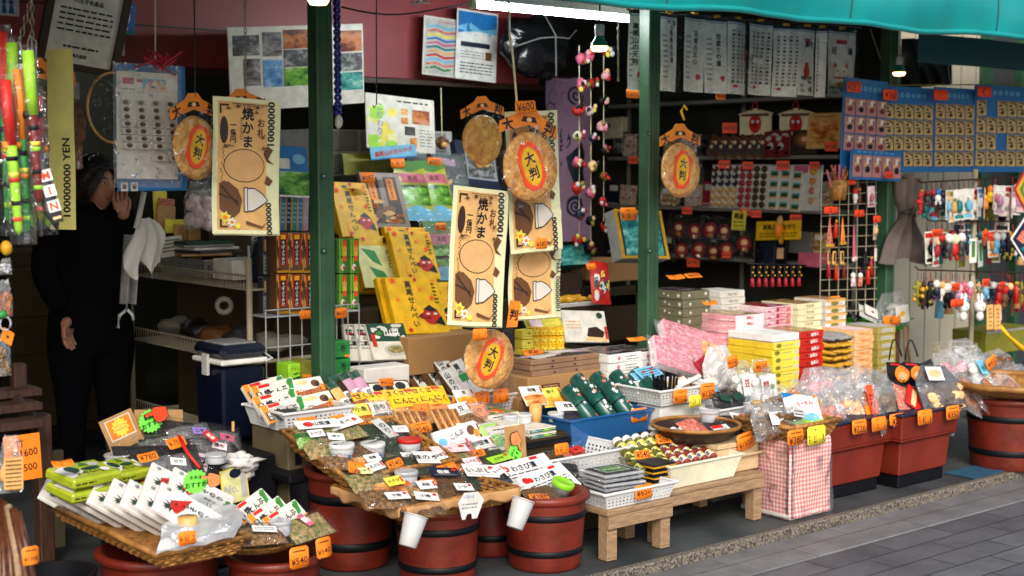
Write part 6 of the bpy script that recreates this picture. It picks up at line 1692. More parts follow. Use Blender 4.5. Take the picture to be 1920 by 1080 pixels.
pack('mountain_poster', 'poster with blue sky and snowy mountain on the red fascia', 'poster', 894, 86, 76, 128, 6.48, .003, 'white', [('r', .03, .62, .97, .97, 'blue'), ('p', [(.03, .62), (.03, .75), (.3, .82), (.6, .72), (.97, .78), (.97, .6)], 'sky'), ('p', [(.03, .55), (.97, .55), (.97, .68), (.5, .7), (.03, .66)], 'white'), ('r', .1, .47, .8, .54, 'navy'), ('l', .1, .3, .9, .42, 3, 'grey'), ('r', .7, .3, .85, .42, 'brown'), ('l', .1, .08, .9, .26, 4, 'ink')], 0, 0, -3, puff=.006)
# black bundle
b = MB().blob((0, 0, 0), (.24, .1, .2), 'blackfilm' if 'blackfilm' in MATS else mat('blackfilm', '#141416', rough=.22, var=.2, bump=.6, bs=18), 2, .45, 26, 16, 1.6)
o = thing('black_bundle', 'bundle wrapped in black plastic under the strip light', 'bundle', None, Matrix.Translation(P(1010, 86, v=6.3)))
part(o, 'wrapped_body', b)
part(o, 'string', MB().tube([(-.24, -.08, -.02), (-.1, -.13, .03), (0, -.15, .04), (.12, -.13, .04), (.24, -.06, .1)], .004, 'grey', 5).tube([(-.03, -.06, .2), (0, -.15, .05), (.03, -.12, -.18)], .004, 'grey', 5))
# pink cloth with dark swirls
o = thing('noren_cloth', 'mauve pink cloth curtain with dark blue swirls behind the charm strings', 'curtain', None, MX(P(1066, 300, v=6.9), 0, 0, 0))
w, h = .42, 1.06
b = MB().rect(-w / 2, -h / 2, w / 2, h / 2, 0, mat('noren', '#b890b0', rough=.85, var=.06))
def swirl(b, cx, cy, r, m):
 pts, inn = [], []
 N = 40
 for i in range(N + 1):
  a = i / N * 4 * math.pi
  rr = r * (i / N) ** .8
  pts.append((cx + rr * math.cos(a), cy + rr * math.sin(a)))
 for i in range(N):
  t = r * .10
  a, c = pts[i], pts[i + 1]
  dx, dy = c[0] - a[0], c[1] - a[1]
  L_ = math.hypot(dx, dy) + 1e-6
  nx, ny = -dy / L_ * t, dx / L_ * t
  b.poly([(a[0] - nx, a[1] - ny), (c[0] - nx, c[1] - ny), (c[0] + nx, c[1] + ny), (a[0] + nx, a[1] + ny)], .0012, m)
b.ell(-.06, .13, .075, .075, .0008, 'navy', 20)
swirl(b, -.06, .13, .06, 'noren')
b.ell(.05, -.3, .07, .07, .0008, 'navy', 20)
swirl(b, .05, -.3, .055, 'noren')
swirl(b, .05, .42, .07, 'navy')
for (cx, cy, r) in ((-.13, .4, .05), (-.08, .46, .05), (-.16, .32, .05)):
 for i in range(20):
  a0, a1 = i * .314, (i + 1) * .314
  b.poly([(cx + r * math.cos(a0), cy + r * math.sin(a0)), (cx + r * math.cos(a1), cy + r * math.sin(a1)), (cx + (r - .006) * math.cos(a1), cy + (r - .006) * math.sin(a1)), (cx + (r - .006) * math.cos(a0), cy + (r - .006) * math.sin(a0))], .001, 'navy')
b.poly([(.02, .05), (.1, .12), (.14, .05), (.12, -.08), (.15, -.16), (.05, -.18), (-.0, -.06), (-.08, -.04)], .0008, 'navy')
b.warp(lambda c: (c.x, c.y, c.z + .015 * math.sin(c.x * 22) + .008 * noise.noise((c.x * 6, c.y * 4, 0))), .04, 3)
part(o, 'printed_cloth', b)
part(o, 'rod', MB().tube([(-w / 2 - .05, h / 2, 0), (w / 2 + .05, h / 2, 0)], .008, 'dbrown', 6))
# strings of little charms
cm = ['red', 'crimson', 'cream', 'white', 'rose', 'hoop', 'peach', 'pink', 'olive', 'dred', 'lemon', 'navy']
for s, (px, y0, y1) in enumerate(((1086, 85, 455), (1108, 80, 470), (1132, 70, 430))):
 v = 5.9
 o = thing('charm_string', 'string of small coloured cloth charms before the pink curtain, %s of three' % ['left', 'middle', 'right'][s], 'charm string', None, None, 'hanging charm strings')
 part(o, 'cord', MB().tube([P(px, y0, v=v), P(px, y1, v=v)], .0025, 'cream', 5))
 rd = random.Random(s)
 n = 8
 for i in range(n):
  c = P(px + rd.uniform(-5, 5), y0 + 25 + (y1 - y0 - 30) * i / (n - 1), v=v - .02)
  b = MB()
  r = rd.uniform(.024, .036)
  b.blob(c, (r, r * .8, r * rd.uniform(.8, 1.1)), cm[rd.randrange(12)], i + s * 9, .3, 10, 7)
  for k in range(4):
   q = c + Vector((rd.uniform(-1, 1) * r, -r * .7, rd.uniform(-1, 1) * r))
   b.blob(q, (r * .45, r * .3, r * .45), cm[rd.randrange(12)], k + i, .2, 8, 6)
  part(o, 'charm', b)
# strip light and bulbs
o = thing('strip_light', 'white fluorescent strip light under the awning', 'lamp', None, None)
a, e = P(892, 12, v=5.35), P(1178, 32, v=5.35)
e.z = a.z = (a.z + e.z) / 2
part(o, 'tube', MB().tube([a, e], .017, 'tube_light', 10))
part(o, 'housing', MB().slab(a.x - .03, a.y - .035, a.z + .016, e.x + .03, a.y + .035, a.z + .055, 'white', .004).slab(a.x - .035, a.y - .02, a.z - .02, a.x - .002, a.y + .02, a.z + .016, 'cream', .004))
o = thing('strip_light', 'short lit strip light deep inside the shop at left', 'lamp', None, None)
a, e = P(105, 120, v=7.2), P(142, 120, v=7.2)
part(o, 'tube', MB().tube([a, e], .02, 'tube_light', 8))
part(o, 'housing', MB().slab(a.x - .03, a.y - .03, a.z + .02, e.x + .03, a.y + .03, a.z + .05, 'white', .004))
def bulb(label, px, py, v, s, cord_y):
 p = P(px, py, v=v)
 o = thing('light_bulb', label, 'lamp', None, Matrix.Translation(p), 'lit reflector bulbs')
 part(o, 'bulb', MB().lathe([(.001, -s * .42), (s * .35, -s * .38), (s * .46, -s * .22), (s * .44, -s * .12)], 'bulb_light', 20))
 part(o, 'reflector', MB().lathe([(s * .45, -s * .13), (s * .40, s * .05), (s * .24, s * .28), (s * .2, s * .42)], 'glassgreen', 20))
 part(o, 'socket', MB().lathe([(s * .22, s * .40), (s * .24, s * .45), (s * .26, s * .9), (s * .2, s * .98), (.001, s)], 'lgrey', 16))
 part(o, 'cable', MB().tube([(0, 0, s), (.004, 0, s + .3)], .004, 'hoop', 5))
bulb('lit reflector bulb hanging before the white paper strips', 1124, 82, 4.75, .088, 0)
bulb('lit reflector bulb hanging at right before the brown curtain', 1686, 132, 4.8, .078, 0)
bulb('lit bulb cut by the top edge beside the first post', 597, -8, 4.7, .09, 0)
# ---------------------------------------------------------------- badge board, left group behind
pack('blue_board', 'blue backing board with red ribbons behind the white badge card', 'board', 285, 240, 130, 234, 5.0, .006, 'blue', [('l', .05, .92, .3, .97, 1, 'sky'), ('r', .04, .0, .14, .07, 'paper'), ('r', .18, .0, .28, .07, 'paper'), ('c', .09, .035, .03, .02, 'brown'), ('c', .23, .035, .03, .02, 'brown')], 0, 0, 0)
BD = [('r', .1, .88, .28, .94, 'rose'), ('r', .32, .9, .5, .93, 'rose'), ('r', .42, .82, .8, .94, 'sky'), ('p', [(.4, .8), (.5, .92), (.72, .93), (.86, .82)], 'ph_toy'), ('l', .1, .82, .3, .85, 1, 'grey'), ('t', 'たかお', .65, .02, .02, 'grey')]
for r in range(8):
 for c in range(4):
  x, y = .14 + c * .24, .71 - r * .067 - (.04 if r == 7 else 0)
  if r == 7 and c < 2: continue
  BD += [('r', x - .085, y - .026, x + .085, y + .026, 'lgrey'), ('c', x, y + .002, .05, .022, 'brown'), ('c', x - .01, y - .004, .03, .012, 'dgrey'), ('c', x + .02, y + .008, .012, .006, 'leaf')]
pack('badge_card', 'white card with rows of small brown badges on the blue board', 'card', 277, 236, 114, 198, 4.95, .004, 'paper', BD, 0, 0, -1, film=True)
mb = MB()
rd = random.Random(4)
c = P(292, 116, v=4.95)
for i in range(9):
 mb.tube([c + Vector((rd.uniform(-.05, .08), 0, rd.uniform(-.01, .01))), c + Vector((rd.uniform(-.09, .12), -.02, rd.uniform(-.0, .05))), c + Vector((rd.uniform(-.1, .12), 0, rd.uniform(-.05, .01)))], .004, 'crimson', 5)
thing('ribbon', 'tangle of thin dark red ribbon above the blue badge board', 'ribbon', mb)
c = P(214, 202, v=5.8)
mb = MB().tube([c + Vector((.12 * math.cos(i * .26), 0, .15 * math.sin(i * .26))) for i in range(24)], .006, 'tan', 6, True)
o = thing('round_fan', 'clear round fan with a pale rim left of the badge board', 'fan', None)
part(o, 'rim', mb)
part(o, 'clear_sheet', MB().sheet(lambda a, b: c + Vector((.12 * b * math.cos(a * 6.283), .0, .15 * b * math.sin(a * 6.283))), 24, 2, 'film'))
pack('leaflet', 'pale leaflet pinned behind the far left pale towel', 'leaflet', 136, 170, 26, 32, 5.9, .002, 'grey', [])
bag('clear bag of brown crackers hanging behind the pale towel at left', 134, 250, 5.3, 40, 130, 'snack', 0, -20, 0, [('p', .4, .25, 'paper', .2, -.05), ('l', .1, .1, .9, .9, 3, 'grey')])
# ---------------------------------------------------------------- brown boxes, rack, cooler
for i, (px, py, w, h) in enumerate(((110, 590, 190, .24), (118, 660, 190, .2), (122, 725, 190, .22), (125, 795, 180, .22), (60, 545, 100, .2), (215, 800, 120, .3))):
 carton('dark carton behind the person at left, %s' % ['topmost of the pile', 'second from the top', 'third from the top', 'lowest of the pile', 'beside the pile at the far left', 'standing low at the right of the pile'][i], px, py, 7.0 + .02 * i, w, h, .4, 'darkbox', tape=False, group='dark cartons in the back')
mat('rackpaint', '#a49a80', rough=.5, var=.1)
o = thing('wire_rack', 'cream wire shelf rack behind the cooler box', 'rack', None, None)
x0 = 3.03
ya, yb = 5.42, 6.6
for (x, y) in ((x0, ya), (x0, yb), (x0 + .36, ya), (x0 + .36, yb)):
 part(o, 'post', MB().tube([(x, y, .05), (x, y, 1.12 if y == ya else 1.08)], .014, 'rackpaint', 8))
for k, z in enumerate((.3, .66, .98)):
 s = MB()
 for y in (ya, yb):
  s.tube([(x0, y, z), (x0 + .36, y, z)], .005, 'rackpaint', 5)
 for q in (0, .06):
  s.tube([(x0, ya, z + q), (x0, yb, z + q)], .005, 'rackpaint', 5)
 n = 46
 for i in range(n + 1):
  y = ya + (yb - ya) * i / n
  s.tube([(x0 + .36, y, z), (x0, y, z), (x0 - .002, y - .012, z + .06)], .0025, 'rackpaint', 4)
 part(o, 'wire_shelf', s)
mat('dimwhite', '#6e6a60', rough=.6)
z = 1.0
basket('grey plastic basket of papers on top of the wire rack', Matrix.Translation((x0 + .18, 6.15, z)) @ Matrix.Rotation(R(90), 4, 'Z'), .5, .28, .08, 'grey', 16, 4)
for i in range(5):
 thing('paper_folder', 'folder lying on the basket on the wire rack, %s from the bottom' % ORD[i], 'folder', MB().box((0, 0, 0), (.24, .36, .012), ['kraft', 'dgrey', 'paper', 'grey', 'dgreen'][i], .002), Matrix.Translation((x0 + .16, 6.2, z + .1 + .014 * i)) @ Matrix.Rotation(R(random.uniform(-14, 14)), 4, 'Z'), 'folders on the wire rack')
thing('white_carton', 'small white carton beside the basket on the wire rack', 'box', MB().box((0, 0, .045), (.26, .18, .09), 'paper', .003), Matrix.Translation((x0 + .18, 5.75, z + .005)))
mb = MB()
for i in range(6):
 mb.X = Matrix.Translation((.06 * (i % 3), .02 * i, 0)) @ Matrix.Rotation(R(random.uniform(-12, 12)), 4, 'Y')
 mb.box((0, 0, .1), (.1, .006, .22), ['kraft', 'lemon', 'tan', 'kraft', 'pale', 'dimwhite'][i], .001)
mb.X = None
for i, (px, py, w, h, m) in enumerate(((302, 398, 26, 80, 'lemon'), (313, 380, 30, 16, 'redsnack'), (312, 408, 34, 44, 'kraft'), (330, 424, 40, 26, 'lemon'), (352, 438, 50, 34, 'kraft'), (322, 462, 44, 38, 'paper'), (368, 455, 26, 84, 'kraft'))):
 pack('paper_sheet', '%s piled above the wire rack' % ['tall yellow paper', 'small red printed slip', 'brown card', 'short yellow paper', 'leaning brown card', 'white printed carton', 'tall brown card'][i], 'paper', px, py, w, h, 6.3 - .02 * i, .01, m, [('l', .1, .2, .9, .9, 4, 'navy' if m == 'paper' else 'brown')] if m in ('paper', 'redsnack') else [], 0, 5, random.uniform(-8, 8), 'papers above the wire rack')
thing('kettle', 'dark navy thermos flask on the wire rack', 'flask', MB().lathe([(.001, 0), (.07, 0), (.075, .02), (.075, .13), (.06, .18), (.03, .2), (.001, .205)], 'navy', 20).tube([(-.07, 0, .12), (-.08, -.02, .2), (0, -.03, .235), (.08, -.02, .2), (.07, 0, .12)], .008, 'lgrey', 6), Matrix.Translation((x0 + .16, 5.55, z)))
o = thing('tape_roll', 'roll of yellow and white tape hanging on the wire rack', 'tape roll', MB().lathe([(.02, -.022), (.04, -.022), (.04, .022), (.02, .022), (.02, -.022)], 'dimwhite', 24).lathe([(.0405, -.018), (.0405, .018)], 'olive', 24), MX(P(420, 573, v=5.6), -25))
bag('hanging clear bag of pink rolls behind the wire rack', 375, 385, 6.1, 60, 90, 'lpink', 0, 0, 0, [], 'clear bags of snacks')
mb = MB()
def drape(a, b):
 c = P(272, 418, v=5.6)
 spread = .02 + .11 * b ** .6 * (1 - .45 * b)
 return (c.x + (a - .5) * 2 * spread + .02 * math.sin(b * 5), c.y + .03 * math.sin(a * 16) * b, c.z + .02 - .22 * b + .04 * math.cos(a * 12) * b + .01 * noise.noise((a * 6, b * 6, 1)))
o = thing('white_cloth', 'white cloth draped on the corner of the wire rack', 'cloth', MB().sheet(drape, 24, 16, 'whitecloth').tube([P(270, 360, v=5.6), P(262, 400, v=5.6), P(255, 428, v=5.6)], .012, 'whitecloth', 6))
o = thing('grey_cloth', 'grey cloth hanging down the left of the wire rack', 'cloth', MB().sheet(lambda a, b: P(232 + 30 * a - 8 * b, 440 + 130 * b, v=5.75) + Vector((0, .02 * math.sin(a * 12), 0)), 14, 8, 'grey'))
thing('clothes_hanger', 'white plastic hanger hooked low on the wire rack', 'hanger', MB().tube([P(238, 560, v=5.7), P(238, 580, v=5.7), P(224, 592, v=5.7), P(221, 615, v=5.7)], .008, 'lgrey', 6).tube([P(238, 580, v=5.7), P(248, 590, v=5.7), P(250, 600, v=5.7)], .007, 'lgrey', 6))
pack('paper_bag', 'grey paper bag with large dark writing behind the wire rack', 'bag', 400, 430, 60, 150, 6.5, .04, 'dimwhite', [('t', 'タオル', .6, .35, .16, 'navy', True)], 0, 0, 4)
rd = random.Random(8)
for i in range(5):
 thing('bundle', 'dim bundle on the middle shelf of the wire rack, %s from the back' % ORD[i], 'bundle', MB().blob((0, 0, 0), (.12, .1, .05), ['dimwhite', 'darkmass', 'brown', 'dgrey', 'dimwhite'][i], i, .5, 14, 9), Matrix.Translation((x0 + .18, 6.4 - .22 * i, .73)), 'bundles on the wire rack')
# cooler box
p = P(412, 690, v=5.2)
o = thing('cooler_box', 'navy cooler box with a white band and pale latch', 'cooler', None, Matrix.Translation((p.x + .01, 5.2, .0)))
w, d = .215, .26
part(o, 'body', MB().box((w / 2, d / 2, .53), (w * .94, d * .94, .3), 'coolnavy' if 'coolnavy' in MATS else mat('coolnavy', '#080f22', rough=.35, var=.05), .012, .95))
part(o, 'white_band', MB().box((w / 2, d / 2, .705), (w + .004, d + .004, .022), 'white', .006))
part(o, 'lid', MB().box((w / 2, d / 2, .748), (w, d, .055), 'coolnavy', .02).box((w / 2, d / 2, .777), (w * .7, d * .7, .008), 'grey', .003))
part(o, 'latch', MB().box((-.006, d / 2, .69), (.014, .05, .09), 'lgrey', .003))
part(o, 'handle', MB().tube([(w * .9, -.01, .70), (w + .012, -.012, .71), (w + .014, .1, .74), (w + .008, d, .72)], .006, 'lgrey', 6))
thing('low_table', 'dark low table under the navy cooler box', 'table', MB().box((0, 0, .34), (.5, .5, .05), 'hoop', .004).box((0, 0, .17), (.4, .4, .29), 'hoop', .004), Matrix.Translation((p.x + .1, 5.38, 0)))
thing('wooden_stick', 'thin wooden stick standing before the cooler box', 'stick', MB().tube([P(437, 790, v=5.1), P(437, 842, v=5.1)], .006, 'tan', 6))
# ================================================================ right: stacks of boxes
ORD += ['seventeenth', 'eighteenth', 'nineteenth', 'twentieth', 'twenty-first', 'twenty-second', 'twenty-third', 'twenty-fourth']
CLR = [('r', .03, .03, .97, .97, 'ph_mix')]
FLW = []
rd = random.Random(2)
for q in range(5):
 FLW.append(('s', [.12, .25, .5, .62, .9][q], [.5, .4, .6, .4, .5][q], [.34, .4, .2, .18, .3][q], 'white', 5, .5))
stack(6, 'flower_box', 'white flowered box', 'box', 1307, 545, 4.95, .20, .26, .044, mat('olivegrey', '#6c6a50', rough=.5), FLW + [('r', 0, 0, .3, .06, 'dgreen')], [('s', .25, .5, .25, 'white', 5, .5), ('s', .85, .6, .25, 'white', 5, .5)], 'pile right of the second post', 'olive grey flower boxes', [('r', .02, .02, .98, .98, 'grey'), ('r', .03, .03, .97, .97, 'ph_dark')])
stack(3, 'white_box', 'white box', 'box', 1375, 545, 5.05, .19, .2, .036, 'paper', None, [('t', 'せんべい', .5, .5, .5, 'brown')], 'pile between the flower boxes and the tassels', 'white boxes with brown writing')
stack(9, 'pink_box', 'pale pink box', 'box', 1406, 590, 4.72, .21, .30, .030, 'pink', [('v', 0, 0, 1, 1, 10, ['lpink', 'pink'])], [('r', 0, 0, 1, 1, 'lpink'), ('t', '高尾山', .5, .5, .55, 'crimson')], 'pile behind the yellow boxes', 'pale pink boxes', [('r', .03, .03, .97, .97, 'mauve'), ('r', .05, .05, .95, .95, 'ph_mix')])
stack(6, 'printed_box', 'mauve printed box', 'box', 1464, 574, 4.84, .20, .26, .033, 'lpink', None, [('v', 0, 0, 1, 1, 22, ['mauve', 'pink', 'rose', 'white', 'orange']), ('r', .35, .15, .45, .9, 'crimson'), ('r', .75, .2, .92, .85, 'redsnack')], 'pile right of the pale pink boxes', 'mauve printed boxes', [('r', .03, .03, .97, .97, 'dred'), ('v', .03, .03, .97, .97, 12, ['crimson', 'mauve', 'brown'])])
stack(6, 'cream_box', 'cream box', 'box', 1519, 568, 4.9, .20, .26, .033, 'cream', None, [('t', 'たかお', .5, .55, .55, 'olive', False, 0, 1.2)], 'pile above the red boxes', 'cream boxes with olive writing', CLR)
stack(4, 'kraft_box', 'white and tan box', 'box', 1567, 560, 4.95, .18, .22, .04, 'paper', None, [('r', 0, .6, 1, 1, 'tan'), ('c', .45, .35, .2, .28, 'olive'), ('l', .65, .2, .9, .5, 1, 'grey')], 'pile left of the green tray', 'white and tan boxes', [('r', .02, .02, .98, .98, 'kraft')])
tag(1566, 562, 5.0, '540', 'standing behind the white and tan boxes', 18, 14, 0, top=False)
yt = [('r', 0, 0, 1, 1, 'lemon'), ('c', .2, .5, .1, .3, 'olive'), ('l', .38, .35, .75, .65, 1, 'grey'), ('p', [(.8, .2), (.98, .3), (.95, .8), (.85, .7)], 'lgrey')]
stack(9, 'yellow_box', 'lemon yellow box', 'box', 1474, 640, 4.45, .20, .29, .036, mat('boxyellow', '#e0c428', rough=.45), None, yt, 'tall pile among the snack bags', 'lemon yellow boxes', [('r', .0, .0, 1, 1, 'whitecloth'), ('r', .03, .03, .97, .97, 'white')])
p = P(1474, 640, v=4.45)
thing('white_box', 'white box standing on top of the lemon yellow boxes', 'box', MB().box((0, .145, .02), (.2, .29, .036), 'white', .003), Matrix.Translation(p))
stack(8, 'red_box', 'red box', 'box', 1523, 620, 4.55, .185, .25, .036, 'red', None, [('t', '高尾山', .6, .5, .55, 'white', False, 6), ('c', .3, .5, .06, .12, 'dred')], 'pile right of the lemon yellow boxes', 'red boxes', CLR)
b = None
p0 = P(1577, 628, v=4.65)
for i in range(8):
 z = p0.z - .036 * (i + 1)
 b = MB()
 rd = random.Random(i)
 for k in range(6):
  b.blob((-.078 + .031 * k, .1, .018), (.022, .12, .020), 'gold' if i else 'grey', k + i * 7, .35, 10, 7)
 b.box((0, .1, .003), (.18, .2, .004), 'dbrown')
 thing('gold_packet', 'lumpy %s packet, %s of the pile between red and peach boxes' % ('grey topped' if i == 0 else 'gold wrapped', 'topmost' if i == 0 else ORD[i] + ' from the top'), 'packet', b, Matrix.Translation((p0.x + rd.uniform(-.004, .004), p0.y, z)), 'gold wrapped packets')
stack(8, 'peach_box', 'peach box', 'box', 1621, 618, 4.72, .16, .24, .036, 'peach', None, [('v', 0, 0, 1, 1, 10, ['peach', 'orange', 'tan']), ('l', .15, .3, .85, .7, 1, 'redsnack')], 'pile left of the olive boxes', 'peach boxes', [('r', 0, 0, 1, 1, 'lpink')])
stack(8, 'olive_box', 'olive box', 'box', 1664, 612, 4.78, .165, .24, .043, mat('boxolive', '#a8984a', rough=.5), None, [('r', .2, .3, .85, .72, 'lgrey'), ('l', .28, .4, .78, .62, 1, 'olive')], 'pile before the green tray', 'olive boxes', [('r', 0, 0, 1, 1, 'lgrey')])
# green tray with bags on a brown crate
p = P(1655, 622, v=5.05)
o = thing('green_tray', 'bright green plastic tray of clear bags behind the olive boxes', 'tray', None, Matrix.Translation(p + Vector((.02, .1, 0))))
part(o, 'body', MB().box((0, 0, .03), (.46, .24, .06), mat('traygreen', '#38b01c', rough=.35), .006, .86))
part(o, 'rim', MB().box((0, 0, .063), (.49, .27, .01), 'traygreen', .004))
thing('crate', 'brown crate under the bright green tray', 'crate', MB().box((0, 0, -.25), (.32, .2, .5), 'brown', .006), Matrix.Translation(p + Vector((.05, .12, -.005))))
bag('tall clear bag with a yellow marked label in the green tray', 1673, 580, 5.0, 62, 66, 'lgrey', 5, 0, 3, [('p', .4, .5, 'white', .1, -.15), ('c', .5, .5, .2, .16, 'yellow')])
flatbag('white packet with a dark red dot leaning in the green tray', 1628, 588, 5.0, .14, .1, 'lgrey', [(0, 0, .7, .7, 'paper', 0), ('c', .6, .5, .12, .12, 'dred')], 0, 35, -30)
flatbag('dark packet at the left end of the green tray', 1608, 585, 5.1, .14, .1, 'darkmass', [], 0, 30, 15)
tag(1672, 601, 4.95, '450', 'on the rim of the green tray', 32, 18, 10, top=False)
for i in range(2):
 thing('wooden_stick', 'brown stick leaning below the green tray, %s of two' % ['left', 'right'][i], 'stick', MB().tube([P(1694 + i * 8, 610, v=4.85), P(1699 + i * 8, 700, v=4.8)], .007, 'brown', 6))
# pink patterned packs, open box, cellophane bags in the middle
PP = [('r', 0, 0, 1, 1, 'ph_pattern')]
pack('pattern_box', 'pink patterned long packet leaning behind the white boxes', 'packet', 1290, 672, 105, 54, 4.72, .05, 'lpink', PP, 0, 35, -22, film=True)
pack('pattern_box', 'pink patterned box with orange sweets showing, right of the long packet', 'box', 1318, 642, 120, 50, 4.82, .05, 'lpink', PP[:1] + [('p', [(.45, .0), (.9, .0), (.95, .5), (.5, .6)], 'ph_sweet')], 0, 40, -22, film=True)
pack('red_wedge', 'crimson packet end beside the pink patterned box', 'packet', 1325, 690, 22, 40, 4.66, .03, 'crimson', [], 0, 30, 20)
bag('pale green cellophane bag tied at the top', 1348, 690, 4.58, 60, 85, 'whitecloth', 8, 0, 0, [], 'clear bags of snacks', film='cloudy')
bag('clear bag with a white label and pink print, left of the yellow boxes', 1392, 715, 4.45, 44, 80, 'white', 10, 0, 0, [('p', .6, .5, 'white', 0, -.1), ('t', '豆', .3, .6, .4, 'crimson'), ('c', .7, .5, .16, .12, 'leaf')])
bag('clear bag with a white label and pink print, in front of the yellow boxes', 1428, 718, 4.4, 46, 90, 'white', 10, 0, 0, [('p', .6, .5, 'white', 0, -.1), ('t', '餅', .3, .6, .4, 'crimson'), ('c', .7, .5, .16, .12, 'leaf')])
basket('small white basket of dark green packets left of the straw basket', Matrix.Translation(P(1372, 790, v=4.3) + Vector((.02, .1, 0))), .26, .22, .06, nx=12, nz=3)
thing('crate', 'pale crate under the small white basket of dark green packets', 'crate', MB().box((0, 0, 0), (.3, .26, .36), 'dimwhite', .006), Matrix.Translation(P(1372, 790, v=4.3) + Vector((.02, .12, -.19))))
for i, (px, py, r) in enumerate(((1355, 752, -20), (1378, 748, 15), (1395, 758, -5))):
 flatbag('dark green packet in the small white basket, %s from the left' % ORD[i], px, py, 4.38, .13, .1, 'darkmass', [(0, 0, .5, .3, 'dgreen', 0)], 0, 40, r)
bag('crinkled clear bag behind the straw basket', 1430, 768, 4.25, 70, 70, 'whitecloth', 20, 0, 0, [])
bag('crinkled clear bag in front of the red boxes', 1530, 728, 4.35, 60, 80, 'lpink', 15, 0, 0, [])
tag(1373, 678, 4.4, '500', 'beside the pale green cellophane bag', 20, 24, 5, 0, 10, False)
tag(1427, 687, 4.38, '650', 'on the bag in front of the yellow boxes', 24, 20, 5, 0, 0, False)
tag(1335, 664, 4.7, '540', 'on the pink patterned box', 26, 15, 30, 0, 0, False)
tag(1465, 760, 4.2, '250', 'stuck in the bags behind the straw basket', 16, 22, 10, 0, 10, False) if False else None
tag(1266, 520, 5.0, '650', 'lying at the left of the flower boxes', 30, 8, 60, top=False)
tag(1300, 516, 5.05, '650', 'lying at the right of the flower boxes', 28, 8, 60, top=False)
tag(1330, 569, 4.8, '540', 'lying on the pale pink boxes', 26, 6, 60, top=False)
# white basket of black sticks
basket('white basket of black sticks and packets beside the green rolls', Matrix.Translation(P(1285, 757, v=4.42) + Vector((.02, .14, 0))), .36, .28, .07, nx=16, nz=4)
o = thing('white_crate', 'white crate with a red label under the basket of black sticks', 'crate', MB().box((0, .1, -.07), (.30, .2, .14), 'whitecloth', .004), Matrix.Translation(P(1285, 760, v=4.42) + Vector((.02, .03, 0))))
o = thing('brush_bundle', 'bundle of black brush sticks in the white basket', 'bundle', None, Matrix.Translation(P(1244, 733, v=4.55)))
rd = random.Random(9)
mb = MB()
for i in range(22):
 a = (rd.uniform(-.05, .05), rd.uniform(-.04, .04), -.03)
 mb.tube([a, (a[0] * 1.5 + rd.uniform(-.02, .02), a[1], rd.uniform(.04, .085))], .006, 'hoop', 5)
part(o, 'sticks', mb)
for i, (px, py, m, r, lab) in enumerate(((1275, 722, 'tan', 10, 'cream fan shaped packet in the basket of black sticks'), (1300, 720, 'snack', -10, 'brown packet in the basket of black sticks'), (1325, 722, 'sky', 0, 'pale blue edged packet at the right of the basket of black sticks'))):
 flatbag(lab, px, py, 4.56, .13, .1, m, [(0, 0, .6, .4, 'paper', 10)], 0, 50, r)
thing('white_strip', 'white folded strip lying across the basket of black sticks', 'strip', MB().tube([P(1268, 728, v=4.5), P(1312, 705, v=4.52)], .012, 'paper', 4))
tag(1275, 743, 4.405, '100', 'at the left of the basket of black sticks', 26, 27, 3)
tag(1327, 733, 4.405, '150', 'at the right of the basket of black sticks', 27, 30, 3)
tag(1302, 752, 4.38, '280', 'hanging below the basket of black sticks', 22, 23, 3, m='tagy', colr='yellow green', top=False)
# ================================================================ end wall shelves
mat('shelfgrey', '#7c7a70', rough=.5)
US = 7.08
sh = thing('shelf_unit', 'grey shelf unit of souvenirs on the end wall between the green posts', 'shelf', None, None)
for z in (1.945, 1.575, 1.235, .905):
 part(sh, 'shelf_board', MB().slab(US, 5.42, z - .012, US + .22, 7.45, z + .012, 'shelfgrey', .003))
for y in (5.43, 6.35, 7.44):
 part(sh, 'upright', MB().slab(US + .19, y - .012, .6, US + .215, y + .012, 2.0, 'shelfgrey', .003))
def U(px, py, du=.02):
 return P(px, py, u=US + du)
def MU(p, tilt=0, roll=0):
 return MX(p, -90, tilt, roll)
def upack(name, label, cat, px, py, w, h, base, els=(), d=.02, du=.0, roll=0, tilt=6, group=None, film=False):
 p = U(px, py, du)
 mb = MB().box((0, 0, -d / 2), (w, h, d), base, .003)
 mb.art(els, w, h)
 o = thing(name, label, cat, mb, MU(p, tilt, roll), group)
 return o
MASK = [('c', .5, .42, .2, .36, 'red'), ('c', .42, .5, .05, .06, 'white'), ('c', .58, .5, .05, .06, 'white'), ('c', .5, .4, .04, .16, 'dred'), ('r', .06, .7, .94, .8, 'brown')]
for i, px in enumerate((1416, 1492)):
 p = U(px, 228)
 mb = MB()
 w, h = .26, .17
 mb.prism([(-w / 2, -h / 2), (w / 2, -h / 2), (w / 2, h * .25), (w * .56, h * .3), (0, h * .5), (-w * .56, h * .3), (-w / 2, h * .25)], -.01, 0, 'cream')
 mb.art(MASK, w, h)
 o = thing('wooden_plaque', 'pale wooden plaque with a red mask hung over the top shelf, %s of two' % ['left', 'right'][i], 'plaque', None, MU(p), 'wooden plaques with red masks')
 part(o, 'board', mb)
 part(o, 'red_cord', MB().tube([(-.03, .07, .003), (0, .16, .003), (.03, .07, .003)], .006, 'crimson', 5))
upack('picture_card', 'card of brown nut shaped charms at the right end of the top shelf', 'card', 1545, 245, .26, .22, 'tan', [('r', .1, .1, .9, .78, 'ph_food'), ('l', .2, .85, .8, .93, 1, 'brown')])
upack('glow_picture', 'dark picture of an orange glow on the second shelf', 'picture', 1508, 266, .2, .15, 'dbrown', [('c', .5, .6, .4, .3, 'brown'), ('c', .5, .6, .25, .2, 'snack'), ('c', .5, .62, .12, .1, 'peach')])
